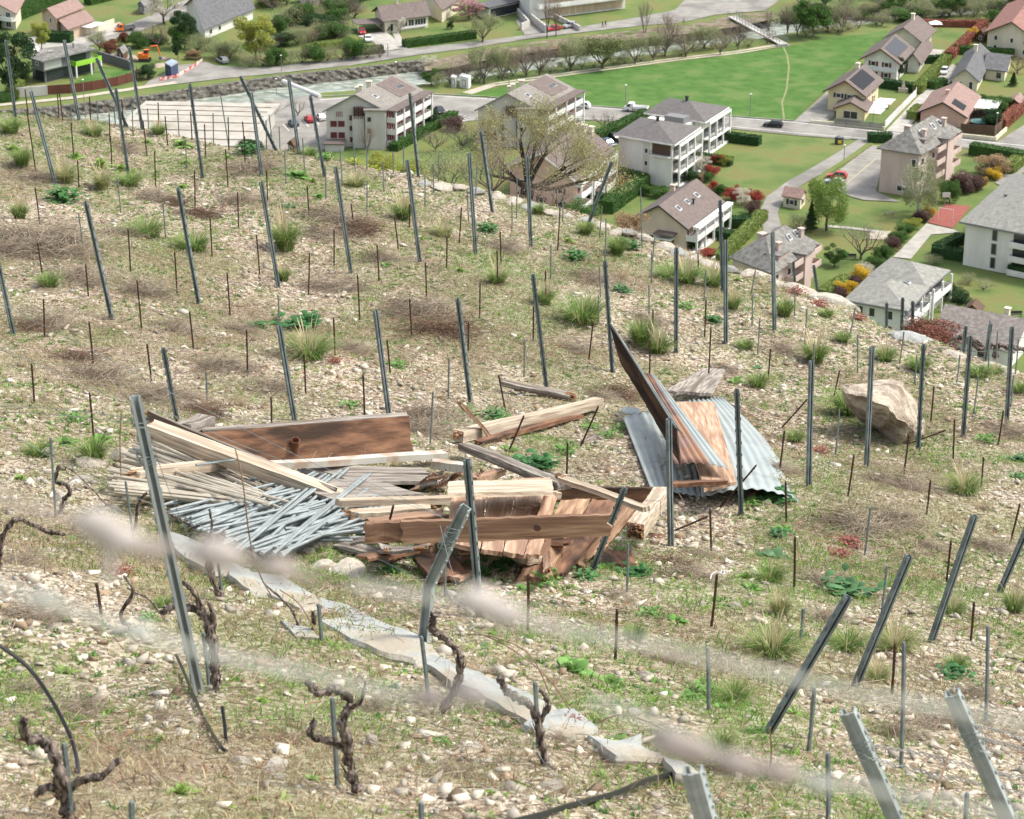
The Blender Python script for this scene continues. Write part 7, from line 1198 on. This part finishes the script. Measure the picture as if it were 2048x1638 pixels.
# out-of-focus shoots hanging right before the lens
M_near = mat('near_shoot', (.3, .25, .22), (.4, .35, .31), .9, 20); M_bud = mat('woolly_bud', (.36, .32, .29), (.46, .42, .38), .95, 30); M_nearg = mat('near_green_shoot', (.34, .35, .3), (.44, .45, .4), .8, 20)
def near(pts, Y, r, m, label, lumps=()):
    P = smooth_pts([D(x, y, Y) for x, y in pts], 8); root = tag(empty('near_shoot', P[0]), label, 'shoot'); MB().tube(P, r, 6).build('stem', m, root)
    for x, y, q, mm in lumps: c_ = D(x, y, Y); MB().tube([c_ + Vector((-q * 1.5, 0, q * .4)), c_ + Vector((-q * .6, 0, .1 * q)), c_ + Vector((q * .6, 0, -q * .1)), c_ + Vector((q * 1.5, 0, -q * .5))], [q * .3, q, q * .9, q * .3], 8).build('bud', mm, root, smooth=True)
near([(-30, 985), (60, 1012), (150, 1038), (260, 1075), (360, 1095), (470, 1120), (560, 1140), (640, 1160)], .78, .0015, M_near, 'blurred brown vine shoot crossing before the lens on the left', [(200, 1050, .0062, M_bud), (235, 1078, .0065, M_bud), (300, 1098, .004, M_near), (435, 1108, .0068, M_bud), (470, 1118, .004, M_near), (560, 1138, .005, M_near)])
near([(210, 1060), (215, 1110), (225, 1165)], .85, .0022, M_bud, 'blurred short side shoot hanging below the left bud')
near([(-30, 1165), (60, 1192), (200, 1240), (330, 1282), (450, 1315), (600, 1345), (760, 1382), (900, 1400), (1060, 1400)], .75, .0016, M_nearg, 'blurred grey-green shoot from the left border towards the bent post', [(90, 1200, .004, M_nearg), (280, 1265, .004, M_nearg), (860, 1395, .0045, M_near), (940, 1385, .0045, M_bud)])
near([(700, 1168), (820, 1190), (930, 1205), (1030, 1235), (1140, 1262), (1300, 1290), (1420, 1318), (1560, 1350), (1700, 1385), (1850, 1410), (2070, 1450)], .75, .0015, M_nearg, 'blurred pale shoot crossing behind the bent post towards the right', [(960, 1205, .0062, M_bud), (1010, 1228, .0055, M_bud), (1100, 1255, .003, M_near)])
near([(1180, 1400), (1300, 1440), (1380, 1480), (1500, 1530), (1640, 1560), (1800, 1590), (2070, 1640)], .75, .0014, M_nearg, 'blurred grey shoot above the torn-topped channel post', [(1350, 1490, .0065, M_near), (1385, 1500, .006, M_near), (1480, 1530, .005, M_near), (1560, 1545, .0045, M_near), (1640, 1570, .0035, M_nearg)])
# ============================================================ PLANTS OF THE SLOPE
def tuft_mesh(seed, n, H, W_, green, seedheads):
    r = np.random.default_rng(seed); an = r.random(n) * 6.283; rad = r.random(n) ** .7 * .06; L = H * (.45 + .55 * r.random(n)); le = .25 + .75 * r.random(n); d = np.stack([np.cos(an), np.sin(an), np.zeros(n)], 1); b0 = d * rad[:, None] * W_
    c = np.array([[.11, .22, .045], [.17, .27, .06], [.3, .33, .12], [.5, .44, .26]])[r.choice(4, n, p=[.4, .3, .18, .12] if green else [.15, .2, .25, .4])] * (.8 + .4 * r.random((n, 1)))
    pts = []
    for t in (0, .35, .7, 1): pts.append(b0 + d * (L * le * W_ * t * t)[:, None] + np.array([0, 0, 1])[None] * (L * (t - .42 * le * t ** 3))[:, None])
    s = np.stack([-np.sin(an), np.cos(an), np.zeros(n)], 1) * .0021; w_ = (1, .9, .6, .15); V_ = np.stack([p_ + k * s * q for p_, q in zip(pts, w_) for k in (-1, 1)], 1).reshape(-1, 3); i = (np.arange(n) * 8)[:, None]; F_ = np.concatenate([i + np.array([[2 * k, 2 * k + 1, 2 * k + 3, 2 * k + 2]]) for k in range(3)], 0); C_ = np.repeat(c, 8, 0)
    me = mesh_np('grass_tuft', V_, F_, False, C_); me.materials.append(m_blade); sh = None
    if seedheads:
        n2 = 34; a2 = r.random(n2) * 6.283; d2 = np.stack([np.cos(a2), np.sin(a2), np.zeros(n2)], 1); L2 = H * (.9 + .6 * r.random(n2)); p0 = d2 * .03; le2 = .1 + .35 * r.random(n2); p0[:, 2] = 0; P_ = [p0 + d2 * (L2 * le2 * t * t)[:, None] + np.array([0, 0, 1])[None] * (L2 * t)[:, None] for t in (0, .5, .8, 1)]; s2 = np.stack([-np.sin(a2), np.cos(a2), np.zeros(n2)], 1) * .002; V2 = np.stack([p_ + k * s2 * q for p_, q in zip(P_, (.7, .7, 1.8, .5)) for k in (-1, 1)], 1).reshape(-1, 3); i = (np.arange(n2) * 8)[:, None]
        sh = mesh_np('seed_stalks', V2, np.concatenate([i + np.array([[2 * k, 2 * k + 1, 2 * k + 3, 2 * k + 2]]) for k in range(3)], 0), False, np.tile(np.array([[.55, .47, .3]]), (len(V2), 1))); sh.materials.append(m_blade)
    return me, sh
TM = {(g_, s_, v_): tuft_mesh(60 + 2 * g_ + s_ + 9 * v_, 560 + 120 * v_, .16 + .025 * v_, 1.5 - .3 * v_, g_, s_) for g_ in (0, 1) for s_ in (0, 1) for v_ in (0, 1, 2)}
def plantpos(x, y): p = G(x, y); p.z = float(hz(np.array(p.x), np.array(p.y))) - .01; return p
tl = []
TUFTS = [(22, 268, 40, 1, 0), (186, 268, 35, 1, 1), (318, 268, 30, 1, 1), (293, 472, 60, 1, 0), (387, 495, 60, 1, 0), (40, 440, 40, 1, 1), (130, 360, 45, 0, 1), (260, 372, 40, 1, 0), (571, 498, 62, 1, 1), (205, 378, 42, 0, 1), (45, 335, 42, 1, 0), (617, 308, 30, 1, 0), (670, 312, 30, 1, 1), (807, 440, 48, 1, 1), (887, 472, 34, 0, 1), (1077, 425, 26, 1, 0), (995, 566, 40, 1, 1), (712, 368, 34, 0, 1), (617, 716, 78, 1, 1), (567, 560, 32, 1, 1), (1088, 606, 46, 1, 1), (1165, 642, 76, 1, 0), (1172, 466, 36, 1, 0), (1235, 508, 42, 1, 0), (1337, 552, 42, 1, 0), (1372, 566, 52, 1, 1), (1425, 572, 42, 1, 1), (1282, 690, 60, 1, 0), (1316, 704, 52, 1, 1), (1466, 620, 36, 1, 1), (1568, 632, 46, 1, 0), (1630, 724, 58, 1, 1), (1694, 832, 74, 1, 0), (1838, 742, 46, 1, 0), (1770, 720, 40, 1, 1), (1958, 750, 40, 1, 0), (1990, 742, 30, 1, 1), (2037, 786, 30, 1, 0), (1490, 694, 30, 1, 0), (1685, 682, 30, 1, 0), (1515, 775, 42, 1, 0), (1653, 632, 26, 1, 0), (1928, 985, 60, 1, 1), (2027, 1225, 54, 1, 1), (1545, 1312, 92, 1, 1), (1695, 1300, 66, 1, 0), (1790, 1305, 72, 0, 1), (1756, 1362, 54, 0, 1), (97, 572, 42, 1, 0), (187, 922, 66, 1, 0), (1910, 1340, 50, 1, 0), (1540, 1165, 60, 1, 0), (80, 905, 50, 1, 0), (1270, 1275, 50, 1, 0), (1466, 1400, 60, 1, 0), (1440, 1500, 56, 1, 0), (1560, 1230, 50, 0, 1), (1905, 1225, 46, 1, 1), (1340, 890, 30, 1, 0), (330, 1220, 40, 1, 0), (1590, 880, 36, 1, 0)]
for x, y, wpx, gr, sd in TUFTS:
    p = plantpos(x, y); sc = wpx / (F / p.y * .9) / .22; a, s_ = TM[(gr, sd, random.randrange(3))]; r = empty('grass_tuft', p); r.scale = (sc, sc, sc * random.uniform(.9, 1.15)); r.rotation_euler.z = random.random() * 6; tag(r, None, 'grass tuft', 'big grass tufts on the slope'); o = bpy.data.objects.new('blades', a); col.objects.link(o); o.parent = r
    if s_: o = bpy.data.objects.new('seed_stalks', s_); col.objects.link(o); o.parent = r
    tl.append((x, y, r, f'{"green" if gr else "straw"} grass tuft{" with seed stalks" if sd else ""}'))
ordinals(tl, None)
def weed_mesh(seed, n, leafL, leafW, colr, up, rosette=True):
    r = np.random.default_rng(seed); V_, F_, C_ = [], [], []; k = 0
    for i in range(n):
        an = r.random() * 6.283; e = up * r.uniform(.1, 1.2) + .1; d = np.array([math.cos(an) * math.cos(e), math.sin(an) * math.cos(e), math.sin(e)]); s = np.array([-math.sin(an), math.cos(an), 0]); L = leafL * r.uniform(.6, 1.1); w_ = leafW * r.uniform(.7, 1.2)
        b0 = np.array([r.normal(0, .03), r.normal(0, .03), 0]) if rosette else np.array([r.normal(0, .17), r.normal(0, .17), r.uniform(.02, .5) * .6]); nn = np.cross(s, d)
        rows = [(0, .15), (.3, .8), (.6, 1.0), (.85, .6), (1.0, .05)]; base_c = np.array(colr) * r.uniform(.7, 1.3)
        for t, q in rows:
            c_ = b0 + d * L * t - np.array([0, 0, 1]) * L * .35 * t * t
            for m_ in (-1, 0, 1): V_.append(c_ + s * w_ * q * m_ + nn * (.12 * w_ * abs(m_)) + s * r.normal(0, .06) * w_ * abs(m_)); C_.append(base_c)
        for a in range(4):
            for m_ in range(2): q = k + a * 3 + m_; F_.append((q, q + 1, q + 4, q + 3))
        k += 15
    me = mesh_np('foliage', np.array(V_), np.array(F_), True, np.clip(np.array(C_), 0, 1)); me.materials.append(mat('weed_leaves', (1, 1, 1), vcol=True, rough=.6, trans=.25, spec=.3)); return me
WM = {'lime': [weed_mesh(1, 80, .46, .042, (.28, .4, .1), 1.2), weed_mesh(2, 90, .42, .05, (.24, .37, .1), 1.1)], 'dark': [weed_mesh(3, 110, .2, .09, (.05, .16, .045), .9, False), weed_mesh(4, 120, .18, .07, (.07, .18, .05), .9, False)], 'blue': [weed_mesh(5, 70, .3, .08, (.08, .18, .07), .9, False), weed_mesh(6, 90, .34, .075, (.1, .2, .09), .8)], 'mid': [weed_mesh(7, 60, .42, .07, (.14, .28, .06), .9), weed_mesh(8, 90, .2, .06, (.13, .26, .06), 1.0, False)], 'broad': [weed_mesh(9, 30, .55, .1, (.16, .32, .08), 1.3), weed_mesh(10, 26, .55, .12, (.17, .33, .08), 1.2)], 'red': [weed_mesh(11, 160, .12, .04, (.26, .08, .06), .9, False)] * 2, 'spurge': [weed_mesh(12, 140, .14, .05, (.36, .4, .06), 1.3, False)] * 2}
WEEDS = [(126, 400, 74, 'dark'), (108, 472, 58, 'blue'), (363, 374, 30, 'lime'), (372, 326, 30, 'lime'), (457, 314, 28, 'lime'), (495, 305, 52, 'dark'), (27, 300, 40, 'lime'), (150, 312, 42, 'lime'), (200, 336, 54, 'lime'), (243, 340, 38, 'lime'), (293, 284, 30, 'lime'), (365, 290, 48, 'lime'), (597, 352, 56, 'mid'), (626, 360, 28, 'lime'), (975, 462, 46, 'dark'), (920, 545, 30, 'lime'), (772, 532, 32, 'mid'), (578, 414, 26, 'blue'), (638, 396, 30, 'mid'), (600, 652, 80, 'dark'), (795, 734, 42, 'mid'), (515, 655, 44, 'dark'), (1150, 520, 52, 'dark'), (1252, 496, 48, 'dark'), (1427, 640, 38, 'dark'), (1247, 582, 38, 'blue'), (1137, 484, 32, 'lime'), (1475, 560, 28, 'lime'), (1372, 614, 36, 'mid'), (1471, 766, 48, 'mid'), (1515, 732, 32, 'blue'), (1928, 814, 38, 'lime'), (1970, 886, 44, 'mid'), (2037, 920, 38, 'blue'), (2034, 956, 40, 'dark'), (1698, 1186, 98, 'blue'), (1567, 1064, 52, 'mid'), (1548, 1114, 90, 'blue'), (1146, 1345, 84, 'broad'), (1224, 1360, 56, 'broad'), (1310, 1362, 44, 'mid'), (1405, 1380, 64, 'mid'), (1585, 1432, 50, 'lime'), (1909, 1352, 62, 'dark'), (130, 1345, 52, 'lime'), (362, 1595, 84, 'lime'), (523, 1406, 46, 'lime'), (468, 1362, 42, 'mid'), (458, 1620, 50, 'lime'), (848, 1595, 64, 'lime'), (978, 1596, 52, 'lime'), (1030, 1580, 54, 'lime'), (1197, 1542, 52, 'lime'), (1183, 1612, 54, 'lime'), (1071, 935, 76, 'dark'), (1000, 1142, 62, 'dark'), (1090, 1170, 66, 'mid'), (1172, 1158, 56, 'dark'), (1120, 1140, 60, 'mid'), (1210, 1140, 60, 'mid'), (1050, 1175, 50, 'mid'), (960, 1150, 50, 'dark'), (1270, 1150, 60, 'dark'), (860, 1180, 50, 'mid'), (1130, 905, 50, 'mid'), (1020, 905, 50, 'mid'), (890, 850, 40, 'mid'), (1220, 880, 44, 'mid'), (1180, 860, 40, 'mid'), (130, 880, 60, 'mid'), (200, 880, 60, 'mid'), (150, 840, 46, 'mid'), (1500, 1180, 50, 'mid'), (1350, 1250, 60, 'mid'), (1300, 1240, 50, 'mid'), (1000, 1290, 40, 'lime'), (1380, 1400, 50, 'mid'), (1440, 1420, 44, 'mid'), (1240, 1100, 44, 'mid'), (720, 1120, 60, 'mid'), (690, 1070, 50, 'mid'), (780, 1140, 50, 'dark'), (935, 828, 50, 'mid'), (990, 838, 56, 'dark'), (1550, 1000, 60, 'dark'), (1500, 1008, 44, 'mid'), (1245, 862, 40, 'mid'), (300, 1240, 40, 'mid'), (700, 815, 40, 'mid'), (40, 960, 44, 'lime'), (60, 905, 40, 'lime'), (1510, 1470, 40, 'mid'), (1560, 1075, 40, 'dark'), (1700, 1085, 60, 'red'), (1680, 1110, 50, 'red'), (240, 1150, 60, 'red'), (1145, 1450, 60, 'red'), (1590, 585, 40, 'red'), (1640, 612, 40, 'red'), (1720, 640, 36, 'red'), (1560, 620, 26, 'red'), (670, 728, 34, 'red'), (1640, 905, 40, 'red'), (745, 330, 40, 'spurge'), (780, 336, 44, 'spurge'), (830, 344, 40, 'spurge'), (870, 352, 40, 'spurge'), (910, 360, 36, 'spurge'), (710, 326, 30, 'spurge'), (940, 368, 34, 'spurge'), (650, 316, 34, 'mid'), (1330, 1385, 50, 'mid'), (1800, 640, 30, 'red'), (1490, 1160, 50, 'lime'), (1630, 1010, 30, 'mid'), (620, 1560, 46, 'lime'), (880, 1480, 40, 'mid'), (1240, 1480, 60, 'mid')]
cn = {'lime': 'lime green', 'dark': 'dark green', 'blue': 'bluish green', 'mid': 'fresh green', 'broad': 'broad-leaved green', 'red': 'reddish', 'spurge': 'yellow-green spurge'}; wl = []
for x, y, wpx, k in WEEDS:
    p = plantpos(x, y); sc = 1.3 * wpx / (F / p.y * .93); me = WM[k][random.randrange(2)]; o = bpy.data.objects.new('leafy_plant', me); col.objects.link(o); o.location = p; o.scale = (sc, sc, sc * .8); o.rotation_euler.z = random.random() * 6; tag(o, None, 'plant', 'leafy weeds on the slope'); wl.append((x, y, o, f'{cn[k]} weed clump'))
ordinals(wl, None)
def brush_mesh(seed, n=420, L=.55, r_=.0042, upr=False):
    rr = random.Random(seed); b = MB()
    for k in range(n):
        an = rr.random() * 6.283; p = Vector((rr.gauss(0, .22), rr.gauss(0, .2), rr.uniform(0, .18) * max(0, 1 - abs(rr.gauss(0, .5))))); d = Vector((math.cos(an), math.sin(an), rr.uniform(.2, 1.4) if upr else rr.uniform(-.15, .5))).normalized(); l_ = L * rr.uniform(.3, 1)
        if upr: p = Vector((rr.gauss(0, .06), rr.gauss(0, .06), 0))
        q = p + d * l_ * .5 + Vector((rr.gauss(0, .03), rr.gauss(0, .03), rr.gauss(0, .03))); e = q + d * l_ * .5 + Vector((rr.gauss(0, .06), rr.gauss(0, .06), rr.gauss(0, .05) - (.0 if upr else .05))); b.tube([p, q, e], [r_, r_ * .8, r_ * .4], 3, caps=False)
    me = bpy.data.meshes.new('brush'); me.from_pydata([tuple(v) for v in b.v], [], b.f); return me
m_br1 = mat('dry_brush', (.17, .13, .095), (.35, .29, .215), .95, 3); m_br2 = mat('brown_brush', (.08, .045, .03), (.17, .1, .07), .95, 3)
BM = [brush_mesh(1), brush_mesh(2), brush_mesh(3)]; BU = brush_mesh(4, 130, .9, .0045, True)
for m_ in BM: m_.materials.append(m_br1)
BM.append(BM[0].copy()); BM[3].materials[0] = m_br2; BU.materials.append(mat('dry_stalks', (.32, .24, .15), (.46, .36, .25), .9, 3)); bl = []
BRUSH = [(60, 480, 130, 0), (110, 500, 130, 1), (20, 500, 90, 2), (150, 560, 100, 0), (278, 580, 90, 1), (240, 470, 60, 2), (200, 760, 110, 0), (160, 720, 70, 3), (345, 660, 70, 1), (300, 800, 90, 2), (399, 826, 74, 3), (370, 800, 60, 0), (711, 462, 76, 3), (660, 440, 90, 0), (880, 668, 110, 3), (850, 630, 110, 0), (820, 610, 60, 1), (866, 838, 110, 1), (840, 860, 90, 2), (640, 575, 90, 0), (690, 580, 70, 1), (1236, 792, 66, 3), (1200, 800, 50, 0), (1700, 1060, 120, 0), (1780, 1050, 110, 2), (1811, 970, 90, 1), (1384, 1160, 90, 0), (1400, 1110, 60, 2), (1340, 1130, 70, 3), (2020, 870, 70, 1), (1980, 1100, 80, 0), (440, 740, 80, 2), (480, 740, 60, 0), (95, 650, 90, 0), (60, 660, 60, 3), (500, 340, 70, 2), (530, 330, 50, 0), (300, 395, 60, 1), (345, 405, 50, 3), (480, 405, 60, 0), (560, 715, 60, 2), (470, 660, 60, 0), (1290, 640, 60, 1), (1180, 560, 70, 0), (1880, 1460, 120, 0), (1560, 940, 60, 2), (1640, 1170, 70, 1), (70, 355, 60, 2), (920, 290, 60, 0), (1800, 1475, 90, 1), (1950, 1400, 80, 2), (60, 1240, 110, 0), (150, 1420, 100, 2), (330, 1440, 60, 1), (1440, 1540, 110, 3), (1530, 1560, 90, 0), (30, 1130, 90, 1), (400, 430, 60, 3), (250, 300, 50, 0), (640, 470, 60, 0), (760, 520, 60, 1), (1010, 500, 60, 0), (1140, 700, 60, 0), (540, 780, 70, 1), (700, 700, 60, 2), (1330, 840, 60, 0), (1460, 850, 50, 3), (1750, 960, 60, 2), (1560, 700, 50, 0), (1450, 740, 50, 1), (1230, 1200, 60, 0), (1650, 1240, 70, 2), (1860, 1100, 60, 0), (1330, 1320, 60, 1), (740, 1420, 70, 0), (560, 1480, 60, 3), (900, 1540, 60, 1), (60, 1380, 80, 0), (1100, 1480, 60, 2)]
for x, y, wpx, k in BRUSH:
    p = plantpos(x, y); sc = 1.45 * wpx / (F / p.y * .93); o = bpy.data.objects.new('brushwood', BM[k]); col.objects.link(o); o.location = p; o.scale = (sc, sc, sc * .75); o.rotation_euler.z = random.random() * 6; tag(o, None, 'brushwood', 'heaps of cut dry twigs on the slope'); bl.append((x, y, o, f'{"dark brown" if k == 3 else "grey-brown"} dry twig heap'))
ordinals(bl, None); bl = []
for x, y, wpx in [(225, 1500, 100), (200, 1530, 90), (960, 1340, 110), (1010, 1330, 90), (760, 1350, 50), (1240, 560, 60), (1260, 470, 60), (900, 1300, 60), (480, 810, 60), (1180, 560, 50), (560, 1290, 50), (350, 1150, 60), (300, 1200, 50), (480, 1180, 40), (1960, 1020, 60)]:
    p = plantpos(x, y); sc = wpx / (F / p.y * .93); o = bpy.data.objects.new('dry_stalks', BU); col.objects.link(o); o.location = p; o.scale = (sc, sc, sc * .7); o.rotation_euler.z = random.random() * 6; tag(o, None, 'dry bush', 'bunches of upright dry stalks'); bl.append((x, y, o, 'fan of upright dry stalks'))
ordinals(bl, None)
# the spreading tree on the terrace edge, and scrub below it
rnd = random.Random(31); b = MB(); bf = MB(); tips = []; YT = 41.0; p0 = D(1052, 445, YT); f0 = D(1056, 372, YT); b.tube([p0 - Vector((0, 0, 2.0)), p0, D(1050, 410, YT), f0], [.17, .16, .14, .12], 8)
for (x, y, dy, r_) in [(1000, 320, .3, .06), (1040, 280, -.3, .06), (1095, 300, .3, .06), (1130, 335, -.4, .07), (1170, 330, .4, .055), (980, 350, -.5, .05), (1070, 290, .6, .055), (1190, 355, -.2, .05)]:
    e = D(x, y, YT + dy); m1 = f0.lerp(e, .35) + Vector((0, 0, -.06 + rnd.uniform(-.06, .1))); b.tube(smooth_pts([f0, m1, e], 4), [r_ * (1 - .5 * i / 8) for i in range(9)], 6, caps=False)
    for q in range(5):
        st = m1.lerp(e, rnd.random()); dd = (e - f0).normalized(); branches(bf, st, (dd + Vector((rnd.uniform(-.8, .8), rnd.uniform(-.8, .8), rnd.uniform(-.2, .6)))).normalized(), .4, r_ * .22, 3, rnd, .8, .1, tips, 4)
root = tag(empty('tree', p0), 'dark spreading tree with sparse new leaves just beyond the terrace edge', 'tree'); bf.build('branches', mat('twig_bark', (.1, .078, .06), (.2, .16, .12), .95, 6), root); b.build('trunk', mat('dark_bark', (.015, .012, .01), (.05, .04, .032), .95, 6), root)
tp = random.Random(2).sample(tips, min(900, len(tips))); Vl, Fl = leafcloud(13000, .0135, [(p.x - p0.x, p.y - p0.y, p.z - p0.z, .16, .16, .14) for p, L in tp], 8, 1.3); o = bpy.data.objects.new('crown', mesh_np('crown', Vl, Fl)); col.objects.link(o); o.parent = root; o.data.materials.append(leafmat('leaf_spring', (.28, .29, .11), (.42, .42, .19)))
Vl, Fl = leafcloud(20000, .011, [(p.x - p0.x, p.y - p0.y, p.z - p0.z, .2, .2, .18) for p, L in tp], 18, 3.2); Vl = np.array(Vl); c4 = Vl.reshape(-1, 4, 3); md = (c4[:, 1] + c4[:, 3]) / 2; c4[:, 1] = md + (c4[:, 1] - md) * .22; c4[:, 3] = md + (c4[:, 3] - md) * .22; Vl = c4.reshape(-1, 3); o = bpy.data.objects.new('twigs', mesh_np('twigs', Vl, Fl)); col.objects.link(o); o.parent = root; o.data.materials.append(leafmat('fine_twigs', (.2, .16, .11), (.34, .28, .2)))
for i, (x, y, Y, w_, h_, k, lb) in enumerate([(985, 376, 37, 1.3, 1.2, 'bare*', 'brown scrub left of the spreading tree trunk'), (1100, 408, 36, 1.2, .7, 'bare*', 'brown scrub right of the spreading tree trunk'), (900, 368, 38, 1.4, .9, 'pale*', 'pale scrub behind the first coping stones'), (1260, 466, 34, .6, .5, 'tan*', 'tan scrub hanging over the coping stones'), (1160, 432, 34, .6, .4, 'green*', 'green scrub below the leaning grey post'), (820, 350, 38, .7, .45, 'yellow*', 'yellow-green scrub behind the crest spurge'), (760, 334, 37, .6, .4, 'yellow*', 'yellow-green scrub left along the crest'), (500, 300, 35, .5, .35, 'dark*', 'dark scrub behind the crest near the car park'), (1860, 690, 28, 1.0, .5, 'redbrown', 'reddish scrub behind the large grey boulder')]):
    q = D(x, y + 14, Y); place_tree(0, 0, h_, w_, k, lb, loc=q)
# vine row posts' horizontal wires on the right lower strip
for k, (y0, y1) in enumerate(((612, 628), (625, 642), (660, 672))): wire([(1765, y0 - 6, 29), (1826, y0 + 6, 28.5), (1930, y0 + 40, 25.5), (1985, y1 + 30, 25.5), (2060, y1 + 34, 25.5)], .003, M_galv, f'{("top", "middle", "bottom")[k]} trellis wire beyond the edge before the stone roof')
